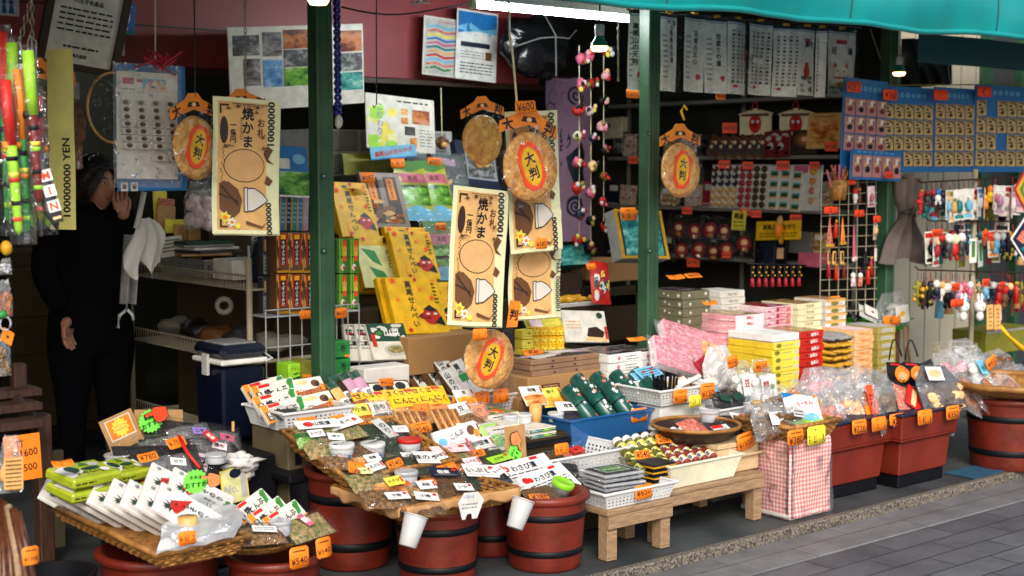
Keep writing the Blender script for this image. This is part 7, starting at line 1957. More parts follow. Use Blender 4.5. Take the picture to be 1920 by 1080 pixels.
for i, px in enumerate((1340, 1358, 1376, 1394, 1412, 1428)):
 upack('wooden_diorama', 'small wooden framed souvenir leaning on the second shelf, %s from the left' % ORD[i], 'souvenir', px, 275, .11, .14, 'brown', [('r', .15, .15, .85, .85, 'dgrey'), ('v', .15, .15, .85, .85, 8, ['tan', 'cream', 'dred', 'brown'])], roll=-22, group='small framed souvenirs')
for i, px in enumerate((1447, 1466)):
 upack('dark_pouch', 'dark red figure packet on the second shelf, %s of two' % ['left', 'right'][i], 'packet', px, 270, .13, .17, 'dred', [('v', .1, .1, .9, .9, 10, ['hoop', 'crimson', 'lgrey'])], roll=5)
# display boards on the third shelf
o = upack('doll_board', 'white board with rows of small red, black and gold dolls on the third shelf', 'board', 1386, 350, .50, .29, 'lgrey', [('r', .02, .03, .98, .97, 'paper')], .01)
k = 0
for c in range(8):
 for r in range(6):
  m = (['dred', 'navy', 'tan'][min(2, (r + 1) // 2)] if c < 4 else 'crimson' if c in (4, 5) else 'dbrown')
  part(o, 'doll', MB().blob((0, 0, .012), (.022, .022, .016), m, 1, .05, 10, 7).blob((0, .008, .024), (.01, .009, .008), 'white' if c < 4 else m, 1, .05, 6, 4), Matrix.Translation((-.21 + c * .06, .115 - r * .046, 0)))
o = upack('badge_board', 'white board with rows of green picture badges on the third shelf', 'board', 1488, 352, .43, .29, 'lgrey', [('r', .02, .03, .98, .97, 'paper'), ('r', .48, .82, .74, .98, 'rose')], .01)
bm_ = MB().box((0, 0, .004), (.07, .056, .008), 'paper', .001).art([('r', .08, .1, .92, .9, 'leaf'), ('p', [(.1, .3), (.5, .7), (.9, .3)], 'dgreen'), ('r', .08, .1, .92, .3, 'tan'), ('r', .08, .75, .92, .9, 'sky')], .07, .056, .009).mesh('badge')
for c in range(3):
 for r in range(4):
  part(o, 'badge', bm_, Matrix.Translation((-.155 + c * .092, .085 - r * .066 - (.01 if c == 2 else 0), .001)))
for r in range(4):
 part(o, 'charm', MB().blob((0, 0, .01), (.02, .024, .012), ['yellow', 'orange', 'redsnack', 'tan'][r], r, .3, 8, 6), Matrix.Translation((.15, .1 - r * .06, 0)))
# bags of red dolls on the fourth shelf
for i, (px, py) in enumerate(((1273, 430), (1303, 434), (1332, 432), (1358, 436), (1278, 470), (1310, 470), (1338, 474), (1362, 470), (1396, 458))):
 p = U(px, py, -.03)
 o = thing('doll_bag', 'bag of a red doll on the fourth shelf, %s row, %s from the left' % ('upper' if i < 4 else 'lower', ORD[i % 4 if i < 8 else 4]), 'bag', None, Matrix.Translation(p) @ Matrix.Rotation(R(-50), 4, 'Z'), 'bags of red dolls')
 part(o, 'doll', MB().blob((0, 0, 0), (.05, .045, .055), 'crimson' if i % 3 else 'dred', i, .12, 12, 8).blob((0, -.035, .012), (.026, .014, .022), 'peach', i, .1, 8, 6).blob((0, -.03, -.03), (.02, .02, .016), 'gold', i, .2, 8, 6))
 part(o, 'clear_wrap', MB().sheet(lambda a, b: ((a - .5) * .15 * (1 - .5 * max(0, b - .6)), -.055 + .02 * noise.noise((a * 4, b * 4, i)), -.06 + .17 * b), 8, 8, 'bagfilm2', False))
YS = [('t', '高尾山', .3, .68, .3, 'ink'), ('t', 'お守り', .74, .68, .3, 'ink'), ('l', .08, .12, .92, .42, 2, 'ink')]
upack('yellow_sign', 'small yellow sign above the bags of red dolls', 'sign', 1385, 413, .12, .13, 'lemon', [('t', '開運', .5, .7, .3, 'ink'), ('l', .15, .15, .85, .5, 2, 'ink')], .004, -.05)
upack('yellow_sign', 'wide yellow sign hanging before the fourth shelf', 'sign', 1459, 432, .36, .12, 'yellow', YS, .004, -.08, 3)
thing('orange_doll', 'small orange doll charm hanging over the wide yellow sign', 'charm', MB().blob((0, 0, 0), (.03, .025, .05), 'orange', 1, .3).blob((0, -.02, -.06), (.018, .015, .03), 'gold', 2, .3).blob((0, -.01, .06), (.02, .02, .03), 'tan', 3, .2), Matrix.Translation(U(1460, 432, -.12)))
upack('pink_box', 'pink box at the right end of the fourth shelf', 'box', 1516, 487, .17, .09, 'rose', [], .12, -.02)
for i, px in enumerate((1425, 1442, 1463)):
 upack('dark_pouch', 'dark pouch hanging under the wide yellow sign, %s from the left' % ORD[i], 'pouch', px, 475, .09, .17, 'hoop' if i != 1 else 'navy', [('v', .1, .1, .9, .9, 6, ['dgrey', 'navy'])] if i < 2 else [('r', .2, .3, .8, .7, 'peach')], roll=3, du=-.06)
for (px, py, t, w) in ((1368, 240, '650', 20), (1559, 275, '1300', 18), (1358, 308, '380', 16), (1402, 310, '380', 14), (1468, 310, '380', 18), (1527, 310, '380', 14), (1398, 398, '350', 14), (1418, 401, '350', 14), (1492, 410, '540', 16), (1300, 492, '780', 18), (1288, 395, '500', 14), (1187, 300, '540', 14), (1362, 478, '450', 12)):
 p = U(px, py, -.03 if px != 1362 else -.09)
 w_ = w * depth(p) / FOC / .75
 mb = MB().prism([(-w_ / 2, -w_ * .36), (w_ / 2, -w_ * .36), (w_ / 2, w_ * .36), (-w_ / 2, w_ * .36)], -.001, 0, 'neonred')
 mb.text('¥' + t, 0, 0, w_ * .42, 'tagink', .0006)
 where = {1368: 'beside the left plaque', 1559: 'at the right end of the top shelf', 1358: 'over the left of the doll board', 1402: 'over the right of the doll board', 1468: 'over the badge board', 1527: 'over the right edge of the badge board', 1398: 'under the doll board, left one', 1418: 'under the doll board, right one', 1492: 'under the badge board', 1300: 'below the bags of red dolls', 1288: 'above the bags of red dolls', 1187: 'beside the charm strings by the second post', 1362: 'among the bags of red dolls'}[px]
 thing('price_tag', 'red orange tag reading %s yen %s' % (t, where), 'price tag', mb, MX(p, -52), 'orange price tags')
# row of black cords with bells and red tassels
for i in range(8):
 p = P(1411 + i * 12.5, 497, v=5.15)
 o = thing('tassel_charm', 'black cord charm with gold bells and a red tassel, %s from the left' % ORD[i], 'charm', None, Matrix.Translation(p), 'black cord tassel charms')
 part(o, 'cord', MB().box((0, 0, -.035), (.03, .012, .07), 'hoop', .004))
 part(o, 'bell', MB().blob((-.008, -.01, -.04), (.006, .006, .006), 'gold', 1, .05, 6, 5).blob((.009, -.01, -.058), (.006, .006, .006), 'gold', 1, .05, 6, 5).blob((0, -.01, -.012), (.005, .005, .005), 'gold', 1, .05, 6, 5))
 part(o, 'tassel', MB().lathe([(.001, -.068), (.01, -.075), (.013, -.12), (.001, -.121)], 'crimson', 8))
thing('hang_bar', 'dark bar holding the black cord tassel charms', 'bar', MB().tube([P(1400, 494, v=5.16), P(1510, 498, v=5.16)], .006, 'hoop', 6))
# wire grid with charms
o = thing('wire_grid', 'cream wire grid panel of charms left of the third post', 'rack', None, None)
mb = MB()
vg = 5.0
for i in range(7):
 px = 1541 + i * 17
 mb.tube([P(px, 322, v=vg), P(px - 4, 590, v=vg)], .0028, 'rackpaint', 4)
for i in range(14):
 py = 325 + i * 20
 mb.tube([P(1540, py, v=vg), P(1645, py - 4, v=vg)], .0028, 'rackpaint', 4)
part(o, 'wires', mb)
def charm(kind, c1, c2, s, seed):
 """one hanging charm, its loop at the origin"""
 rd = random.Random(seed)
 b = MB().tube([(0, 0, 0), (rd.uniform(-.004, .004), -.004, -.03 * s)], .0022, 'ink' if seed % 3 else 'crimson', 4)
 if kind == 0:      # card with a small toy
  b.box((0, -.004, -.085 * s), (.046 * s, .003, .11 * s), 'paper', .001)
  b.blob((0, -.012, -.09 * s), (.014 * s, .01 * s, .022 * s), c1, seed, .3, 8, 6).blob((.004, -.012, -.065 * s), (.009 * s, .008 * s, .009 * s), c2, seed, .2, 6, 5)
  b.box((0, -.007, -.128 * s), (.036 * s, .002, .012 * s), c1).box((0, -.007, -.043 * s), (.04 * s, .002, .016 * s), c2)
  for q in range(4):
   b.box((rd.uniform(-.006, .006) * s, -.0065, (-.106 - .005 * q) * s), (.024 * s, .001, .0022 * s), 'dgrey')
 elif kind == 1:    # doll
  b.blob((0, -.006, -.05 * s), (.016 * s, .015 * s, .017 * s), c2, seed, .12, 9, 7).blob((0, -.006, -.08 * s), (.017 * s, .014 * s, .022 * s), c1, seed, .15, 9, 7)
  for q in (-1, 1):
   b.blob((q * .012 * s, -.006, -.104 * s), (.007 * s, .007 * s, .012 * s), c1, seed + q, .1, 6, 5)
 elif kind == 2:    # tassel with bells
  b.blob((0, -.004, -.035 * s), (.008 * s, .008 * s, .008 * s), 'gold', 1, .05, 8, 6)
  b.lathe([(.001, -.04 * s), (.009 * s, -.05 * s), (.014 * s, -.12 * s), (.001, -.121 * s)], c1, 8)
 elif kind == 3:    # bead cluster
  b.blob((0, -.003, -.07 * s), (.009 * s, .008 * s, .045 * s), c1, seed, .3, 8, 6)
  for q in range(9):
   b.blob((rd.uniform(-.016, .016) * s, rd.uniform(-.012, .008), -.035 * s - .075 * s * rd.random()), (.008 * s,) * 3, c1 if q % 2 else c2, q, .08, 7, 5)
 elif kind == 4:    # wooden tag with cord
  b.box((0, -.004, -.085 * s), (.026 * s, .006, .075 * s), c1, .002).box((0, -.008, -.08 * s), (.012 * s, .002, .05 * s), c2)
 elif kind == 5:    # long cords meeting at a bell
  for q in range(5):
   b.tube([(0, 0, -.01), ((q - 2) * .007 * s, -.004, -.11 * s)], .0022 * s, c1, 4)
   b.blob(((q - 2) * .008 * s, -.006, -.118 * s), (.006 * s, .006 * s, .008 * s), c2, q, .1, 6, 5)
 return b
KN = ['carded toy', 'doll', 'tassel', 'bead cluster', 'wooden slip', 'corded bell']
def hang(px, py, v, kind, c1, c2, s, label, grp, seed):
 key = 'charm%d%s%s%d' % (kind, c1, c2, int(s * 100))
 if key not in CACHE:
  CACHE[key] = charm(kind, c1, c2, s, seed).mesh('charm')
 rd = random.Random(seed * 13 + px)
 thing('charm', label, 'charm', CACHE[key], Matrix.Translation(P(px, py, v=v)) @ Matrix.Rotation(R(rd.uniform(-35, 35)), 4, 'Z') @ Matrix.Rotation(R(rd.uniform(-5, 5)), 4, 'Y'), grp)
NM = dict(red='red', crimson='crimson', cream='cream', white='white', rose='rose', hoop='black', peach='peach', pink='pink', olive='olive', dred='dark red', lemon='lemon', navy='navy', teal='teal', sky='sky blue', gold='gold', tan='tan', brown='brown', orange='orange', lgrey='pale grey', green='green', lpink='pale pink', redsnack='coral', blue='blue', dgrey='dark grey', dbrown='dark brown', yellow='yellow', mauve='mauve')
G1 = [(1556, 405, 5, 'redsnack', 'gold', 1.4), (1568, 402, 2, 'red', 'gold', 1.1), (1580, 405, 5, 'orange', 'gold', 1.3), (1601, 420, 5, 'rose', 'lpink', 1.7), (1640, 400, 0, 'peach', 'white', 1.1), (1602, 340, 1, 'white', 'red', 1.1), (1612, 345, 2, 'brown', 'gold', .9), (1632, 338, 0, 'rose', 'lpink', 1.1),
      (1553, 455, 4, 'tan', 'ink', 1.0), (1565, 455, 4, 'tan', 'dbrown', 1.0), (1578, 455, 4, 'tan', 'ink', 1.0), (1554, 480, 2, 'crimson', 'gold', 1.0), (1568, 485, 2, 'red', 'gold', 1.0), (1582, 483, 2, 'dred', 'gold', 1.0), (1598, 500, 1, 'lpink', 'white', 1.0), (1612, 500, 1, 'redsnack', 'white', 1.0), (1622, 460, 3, 'hoop', 'navy', 1.4), (1634, 470, 2, 'crimson', 'gold', 1.2), (1628, 490, 2, 'red', 'gold', 1.1), (1641, 450, 4, 'lpink', 'white', 1.0)]
for i, (px, py, k, c1, c2, s) in enumerate(G1):
 hang(px, py, 4.97, k, c1, c2, s, '%s %s charm on the wire grid, %s counting down the grid' % (NM.get(c1, c1), KN[k], ORD[i]), 'charms on the wire grid', i)
o = thing('stick_basket', 'small round basket of brown sticks hung on the wire grid', 'basket', None, Matrix.Translation(P(1571, 375, v=4.95)))
part(o, 'body', MB().lathe([(.001, 0), (.042, 0), (.056, .11), (.052, .11), (.04, .01), (.001, .01)], 'wicker', 18))
mb = MB()
rd = random.Random(3)
for i in range(16):
 mb.tube([(rd.uniform(-.03, .03), rd.uniform(-.03, .03), .03), (rd.uniform(-.09, .09), rd.uniform(-.04, .04), rd.uniform(.15, .2))], .006, 'snack' if i % 3 else 'rose', 5)
part(o, 'sticks', mb)
for i, (px, py, w) in enumerate(((1557, 394, 26), (1610, 400, 18), (1643, 411, 14), (1596, 340, 14))):
 tag(px, py, 4.93, '380', 'on the wire grid, ' + ['widest, at the left', 'in the middle', 'at the right edge', 'at the top'][i], w, 13, 0, top=False, m='neonred', colr='red orange')
# ================================================================ tenugui strips under the awning
TN = [(1181, 1201, 20, 168, '高尾山の天狗'), (1236, 1270, 28, 170, '長寿の心得'), (1281, 1321, 30, 171, '日常の五心'), (1324, 1360, 35, 174, '世渡りの道'), (1361, 1402, 38, 176, None), (1403, 1445, 42, 177, None), (1455, 1490, 50, 180, None), (1497, 1527, 52, 178, '福'), (1533, 1546, 54, 181, None), (1551, 1605, 56, 181, '招福')]
TL = ['narrow white paper strip left of the second post', 'white cloth strip reading 長寿の心得 with a leaf sketch', 'white cloth strip reading 日常の五心', 'white cloth strip reading 世渡りの道', 'white strip full of fine writing with red seals, left of two', 'white strip full of fine writing with a plain patch, right of two', 'tilted white strip of fine writing with a small red seal', 'white strip with a red lantern picture and black crest', 'narrowest white strip seen edge on', 'wide white strip reading 招福 with a white cat picture']
for i, (x0, x1, y0, y1, t) in enumerate(TN):
 E = [('r', 0, .955, 1, 1, 'navy'), ('r', 0, .93, 1, .94, 'blue')]
 if t == '招福':
  E += [('t', '招', .28, .68, .11, 'ink'), ('t', '福', .72, .68, .11, 'ink'), ('r', .35, .78, .62, .84, 'red'), ('c', .48, .36, .24, .10, 'lgrey'), ('c', .48, .37, .22, .09, 'white'), ('p', [(.28, .42), (.3, .52), (.4, .45)], 'redsnack'), ('p', [(.68, .42), (.66, .52), (.56, .45)], 'redsnack'), ('c', .4, .38, .03, .01, 'ink'), ('c', .56, .38, .03, .01, 'ink'), ('c', .48, .2, .3, .13, 'white'), ('r', .3, .27, .66, .295, 'red'), ('c', .5, .17, .12, .06, 'gold'), ('v', .1, .05, .9, .15, 10, ['grey', 'olive', 'lgrey'])]
 elif t == '福':
  E += [('r', .35, .77, .7, .83, 'red'), ('t', '御守', .5, .66, .1, 'ink'), ('p', [(.3, .35), (.4, .48), (.6, .48), (.7, .35), (.65, .25), (.35, .25)], 'red'), ('v', .15, .05, .85, .28, 14, ['grey', 'dgrey', 'olive', 'ink'])]
 elif t:
  E += [('t', t, .62 if i != 0 else .5, .58, .085, 'ink', True), ('l', .12, .15, .34, .75, 9, 'grey'), ('v', .3, .8, .9, .92, 6, ['grey', 'ink']) if i == 1 else ('c', .78, .2, .1, .04, 'red')]
 else:
  for q in range(4 if x1 - x0 > 20 else 1):
   xx = .15 + q * .2
   for r_ in range(14):
    E.append(('r', xx, .15 + r_ * .052, xx + .1, .15 + r_ * .052 + .03, 'grey' if r_ % 3 else 'ink'))
  E += [('c', .2, .1, .1, .02, 'red')]
  if i == 4: E += [('v', .7, .2, .98, .6, 8, ['red', 'redsnack', 'tan'])]
  if i == 5: E += [('r', .05, .42, .6, .5, 'white')]
 v = 5.12
 p = P((x0 + x1) / 2, (y0 + y1) / 2, v=v)
 w, h = size(p, x1 - x0, y1 - y0, 0)
 mb = MB().rect(-w / 2, -h / 2, w / 2, h / 2, 0, 'white')
 mb.art(E, w, h)
 sd = i * 2.1
 mb.warp(lambda c: (c.x, c.y, c.z + .012 * math.sin(c.x * 24 + sd) + .012 * noise.noise((c.x * 7, c.y * 4, sd))), .04, 3)
 o = thing('cloth_strip', TL[i], 'cloth strip', None, MX(p, [0, 0, 0, 0, 4, -3, -12, -6, -40, 4][i], 0, -1), 'white printed cloth strips under the awning')
 part(o, 'printed_cloth', mb)
 part(o, 'clear_cover', MB().sheet(lambda a, b: ((a - .5) * w * 1.04, (b - .5) * h * 1.02, .022 + .012 * noise.noise((a * 3, b * 5, sd))), 6, 12, 'bagfilm2', True))
 part(o, 'clip', MB().box((0, h / 2 + .008, 0), (.03, .012, .03), 'gold', .002))
thing('hang_rod', 'thin rod carrying the white cloth strips', 'rod', MB().tube([P(1175, 18, v=5.13), P(1615, 52, v=5.13)], .006, 'dbrown', 6))
tag(1185, 176, 5.25, '600', 'under the narrow strip beside the second post', 24, 16, 0, top=False)
tag(1352, 179, 5.25, '150', 'under the strip reading 世渡りの道', 18, 16, 0, top=False)
thing('cord', 'grey slanting cord right of the cloth strips', 'cord', MB().tube([P(1632, 55, v=5.2), P(1662, 142, v=5.2)], .004, 'grey', 5))
mb = MB().sheet(lambda a, b: P(1690 + 95 * a, 72 + 95 * b - 10 * a * b, v=5.35) + Vector((0, .05 * math.sin(a * 22) * (.4 + b), 0)), 40, 8, 'brownfilm' if 'brownfilm' in MATS else mat('brownfilm', '#1c1814', rough=.22, var=.2))
thing('vinyl_curtain', 'dark brown gathered vinyl curtain behind the right light bulb', 'curtain', mb)
# grey umbrella cloth
o = thing('tied_curtain', 'grey brown curtain tied with a cord beside the third post', 'curtain', None, None)
def tie(a, b):
 k = 1 - .72 * math.exp(-((b - .45) / .16) ** 2)
 wdt = (19 + 34 * max(0, b - .35)) * k + 5
 c = P(1705 - 10 * b + (a - .5) * 2 * wdt, 330 + 160 * b + 6 * math.sin(a * 9), v=4.98)
 return c + Vector((0, .03 * math.sin(a * 20), 0))
part(o, 'cloth', MB().sheet(tie, 40, 22, mat('tiedcloth', '#6a5f58', rough=.8, var=.12, bump=.2, bs=40)))
q = P(1700, 402, v=4.94)
part(o, 'tie_cord', MB().tube([q + Vector((.045 * math.cos(i * .63), .03 * math.sin(i * .63), .004 * i)) for i in range(10)], .006, 'dgrey', 5).tube([q + Vector((.04, -.02, 0)), q + Vector((.08, -.02, -.01)), q + Vector((.05, -.02, -.02))], .004, 'dgrey', 5))
# ================================================================ blue boards of sachets
SAC = {}
def sachet(c, seed):
 if (c, seed) in SAC: return SAC[c, seed]
 b = MB().box((0, 0, .003), (.05, .084, .006), mat('sachetcream', '#b89c62', rough=.4) if c == 'cream' else mat('sachetrose', '#a87874', rough=.4), .002)
 rd = random.Random(seed)
 if c == 'cream':
  b.art([('v', .1, .1, .9, .86, 10, ['tan', 'brown', 'dgreen', 'peach', 'hoop', 'dbrown', 'paper']), ('c', .5, .25, .2, .12, 'dbrown'), ('r', .15, .88, .85, .95, 'dbrown')], .05, .084, .0065)
 else:
  b.art([('v', .1, .1, .9, .9, 6, ['rose', 'lpink', 'dred', 'tan']), ('c', .5, .35, .26, .16, 'hoop' if seed % 2 else 'dred'), ('r', .35, .6, .65, .9, 'paper')], .05, .084, .0065)
 SAC[c, seed] = b.mesh('sachet')
 return SAC[c, seed]
def board(label, px0, px1, py0, py1, v, cols, rows, c, skip=(), yaw=0, roll=0, top=.22):
 p = P((px0 + px1) / 2, (py0 + py1) / 2, v=v)
 w, h = size(p, px1 - px0, py1 - py0, yaw)
 o = thing('sachet_board', label, 'board', None, MX(p, yaw, 0, roll), 'blue boards of charm sachets')
 mb = MB().box((0, 0, -.004), (w, h, .008), mat('boardblue', '#1668a8', rough=.5, var=.06), .002)
 for i in range(7):
  mb.ell(-w * .35 + i * w * .11, h * (.5 - top * .5), w * .035, h * .025, .001, 'sky', 10)
  mb.ell(-w * .35 + i * w * .11, h * (.5 - top * .5), w * .02, h * .012, .0014, 'boardblue', 10)
 part(o, 'backing', mb)
 aw_, ah = w * .97 / cols, h * (1 - top - .06) / rows
 for r in range(rows):
  for q in range(cols):
   if (r, q) in skip: continue
   M = Matrix.Translation((-w * .485 + aw_ * (q + .5), h * (.5 - top) - ah * (r + .5), .002)) @ Matrix.Rotation(R(random.uniform(-3, 3)), 4, 'Z') @ Matrix.Diagonal((aw_ / .055, ah / .09, 1, 1))
   part(o, 'sachet', sachet(c, (r + q) % 3), M)
 return o
board('blue board of pinkish sachets with bare patches, nearest the third post', 1580, 1662, 150, 330, 4.95, 4, 4, 'mauve', ((3, 0), (3, 1)), 0, -2, .2)
board('small blue board of pink sachets hung lowest', 1596, 1690, 283, 338, 4.9, 5, 1, 'mauve', (), 0, -2, .14)
board('blue board of cream sachets with the left 360 yen tag', 1655, 1750, 164, 322, 4.97, 5, 4, 'cream', ((3, 0), (3, 1)), 0, 0, .2)
board('blue board of cream sachets with the right 360 yen tag', 1751, 1827, 166, 322, 4.97, 4, 4, 'cream', (), 0, 0, .19)
board('blue board of cream sachets with gaps at the right edge', 1828, 1925, 162, 322, 4.96, 5, 4, 'cream', ((0, 1), (2, 2)), 0, 0, .17)
thing('hang_bar', 'thin bar with clips carrying the blue boards', 'bar', MB().tube([P(1655, 160, v=4.98), P(1930, 158, v=4.98)], .004, 'olive', 5))
for px, py, t, lab in ((1601, 163, '260', 'on the leftmost blue board'), (1671, 178, '360', 'at the left of the cream sachet boards'), (1763, 178, '360', 'in the middle of the cream sachet boards'), (1845, 172, '420', 'on the rightmost blue board'), (1668, 328, '350', 'on the lowest blue board')):
 tag(px, py, 4.9 if px != 1668 else 4.86, t, lab, 26 if px != 1668 else 14, 19 if px != 1668 else 12, 0, 0, 0, False, m='neonred', colr='red orange')
# ================================================================ charm rack on a pole
RV = 4.75
o = thing('charm_rack', 'cream pole rack with three bars of charms before the cream wall', 'rack', None, None)
pb = P(1824, 700, v=RV)
part(o, 'pole', MB().tube([(pb.x, RV + .02, pb.z - .3), (pb.x, RV + .02, 1.5)], .016, 'rackpaint', 10))
for (y0, y1, x0) in ((342, 330, 1720), (414, 416, 1736), (506, 512, 1716)):
 part(o, 'bar', MB().tube([P(x0, y0 - 6, v=RV - .03), P(x0 + 6, y0, v=RV - .01), P(1940, y1, v=RV - .01)], .005, 'dbrown', 5))
RB = [('top', 343, 328, [(1724, 3, 'red', 'crimson', 1.35), (1737, 1, 'red', 'dred', 1.0), (1748, 1, 'navy', 'red', 1.0), (1757, 1, 'white', 'blue', 1.0), (1766, 1, 'navy', 'navy', 1.25), (1776, 0, 'sky', 'tan', 1.4), (1786, 0, 'tan', 'olive', 1.5), (1796, 0, 'teal', 'white', 1.45), (1806, 0, 'teal', 'red', 1.5), (1816, 0, 'sky', 'white', 1.45), (1826, 0, 'white', 'red', 1.5), (1836, 0, 'lgrey', 'blue', 1.4), (1846, 0, 'orange', 'yellow', 1.5), (1856, 1, 'yellow', 'orange', 1.1), (1866, 0, 'rose', 'lpink', 1.2), (1876, 0, 'mauve', 'white', 1.4), (1887, 0, 'lpink', 'crimson', 1.5), (1898, 0, 'lpink', 'rose', 1.6), (1909, 0, 'mauve', 'lpink', 1.5), (1918, 0, 'pink', 'white', 1.4)]),
      ('middle', 415, 418, [(1742, 0, 'hoop', 'red', 1.5), (1754, 0, 'crimson', 'peach', 1.6), (1764, 1, 'hoop', 'red', 1.5), (1778, 1, 'dgrey', 'white', 1.6), (1790, 1, 'red', 'cream', 1.7), (1802, 1, 'crimson', 'white', 1.5), (1812, 3, 'navy', 'sky', 1.5), (1824, 4, 'white', 'leaf', 1.7), (1836, 4, 'lgrey', 'green', 1.9), (1848, 2, 'redsnack', 'gold', 1.0), (1858, 0, 'orange', 'red', 1.3), (1868, 1, 'sky', 'white', 1.4), (1878, 1, 'navy', 'lgrey', 1.4), (1888, 3, 'hoop', 'olive', 1.8), (1899, 3, 'hoop', 'gold', 1.8), (1910, 3, 'navy', 'lgrey', 1.6)]),
      ('bottom', 508, 514, [(1720, 3, 'olive', 'gold', 1.5), (1732, 3, 'dbrown', 'gold', 1.7), (1744, 3, 'hoop', 'olive', 1.6), (1755, 1, 'navy', 'white', 1.2), (1765, 1, 'white', 'tan', 1.3), (1775, 1, 'hoop', 'white', 1.6), (1785, 1, 'dgrey', 'lgrey', 1.3), (1795, 1, 'mauve', 'pink', 1.6), (1806, 1, 'crimson', 'rose', 1.2), (1818, 1, 'rose', 'lpink', 1.2), (1846, 1, 'sky', 'white', 1.2), (1862, 1, 'navy', 'white', 1.2), (1872, 1, 'red', 'crimson', 1.5), (1882, 1, 'brown', 'red', 1.6), (1893, 1, 'hoop', 'peach', 1.3), (1905, 2, 'red', 'gold', 1.3), (1915, 3, 'olive', 'dbrown', 1.5)])]
for nm, ya_, yb_, L_ in RB:
 for i, (px, k, c1, c2, s) in enumerate(L_):
  t = (px - 1720) / 200
  if k == 1 and c1 in ('red', 'crimson') and i % 2: c1 = 'dgrey'
  hang(px, ya_ + (yb_ - ya_) * t + 2, RV - .03 - .02 * (i % 2), k, c1, c2, s * 1.12, '%s %s charm on the %s bar of the rack, %s from the left' % (NM.get(c1, c1), KN[k], nm, ORD[i]), 'charms on the pole rack', i + ya_)
for i, (px, py, lab) in enumerate(((1806, 575, 'left'), (1837, 575, 'right'))):
 o = thing('plush_charm', 'white long eared plush head charm low on the pole rack, %s of two' % lab, 'charm', None, Matrix.Translation(P(px, py, v=RV - .1)), 'white plush charms')
 part(o, 'head', MB().blob((0, 0, 0), (.042, .034, .036), 'white', 1, .06, 14, 10).blob((0, -.002, -.055), (.024, .022, .03), 'white', 2, .06))
 part(o, 'ear', MB().blob((-.018, 0, .05), (.01, .009, .03), 'white', 1, .06))
 part(o, 'ear', MB().blob((.018, 0, .05), (.01, .009, .03), 'white', 1, .06))
 part(o, 'eye', MB().blob((-.014, -.033, .0), (.004, .003, .005), 'ink', 1, 0, 6, 5))
 part(o, 'eye', MB().blob((.014, -.033, .0), (.004, .003, .005), 'ink', 1, 0, 6, 5))
for i, px in enumerate((1857, 1871)):
 pack('wooden_slip', 'pale wooden slip hanging low on the pole rack, %s of two' % ['left', 'right'][i], 'charm', px, 595, 12, 48, RV - .08, .01, 'tan', [('l', .3, .1, .7, .9, 5, 'brown')], -10, 0, 3, 'wooden slips on the pole rack')
for px, py, w, lab in ((1758, 437, 20, 'left on the middle bar'), (1849, 440, 12, 'centred on the middle bar'), (1858, 445, 10, 'right on the middle bar'), (1792, 538, 16, 'among the bottom bar charms'), (1850, 530, 14, 'above the plush charms'), (1880, 535, 12, 'right on the bottom bar'), (1793, 568, 24, 'beside the left plush charm')):
 tag(px, py, RV - .13, '450', lab + ' of the rack', w, 14, 0, 0, 0, False, m='neonred', colr='red orange')
RNG = random.Random(77)
PC = ['hoop', 'navy', 'dred', 'crimson', 'dgrey', 'lgrey', 'white', 'brown', 'olive', 'sky', 'rose', 'peach', 'mauve', 'teal']
for nm, y0 in (('top', 340), ('middle', 416), ('bottom', 510)):
 for i in range(22):
  k = RNG.choice((0, 1, 1, 3, 3, 4, 2))
  c1, c2 = RNG.choice(PC), RNG.choice(PC)
  hang(1727 + i * 9 + (12 if nm == 'middle' else 0), y0 + RNG.randint(-2, 6), RV + .05, k, c1, c2, RNG.choice((1.5, 1.8, 2.1)), 'dim %s %s charm behind the %s bar, %s from the left' % (NM.get(c1, c1), KN[k], nm, ORD[i]), 'charms behind the pole rack bars', i * 3 + y0)
# kites at the right edge
mb = MB().prism([(-.11, 0), (0, .14), (.11, 0), (0, -.14)], -.003, 0, 'crimson').poly([(-.09, 0), (0, .115), (.09, 0), (0, -.115)], .0008, 'gold')
mb.poly([(-.06, 0), (0, .08), (.06, 0), (0, -.08)], .0012, 'leaf').ell(0, 0, .03, .03, .0016, 'orange')
thing('diamond_kite', 'small red, gold and green diamond kite at the right edge', 'kite', mb, MX(P(1925, 355, v=4.4), -10))
mb = MB().prism([(-.12, 0), (0, .13), (.12, 0), (0, -.13)], -.003, 0, 'white').poly([(-.105, 0), (0, .113), (.105, 0), (0, -.113)], .0008, 'navy')
mb.poly([(-.07, .0), (-.02, .05), (.05, .03), (.06, -.01), (-.02, -.03)], .0012, 'redsnack').ell(.0, -.06, .03, .015, .0012, 'teal')
thing('diamond_kite', 'navy diamond kite with a white edge at the right edge', 'kite', mb, MX(P(1922, 447, v=4.4), -10))
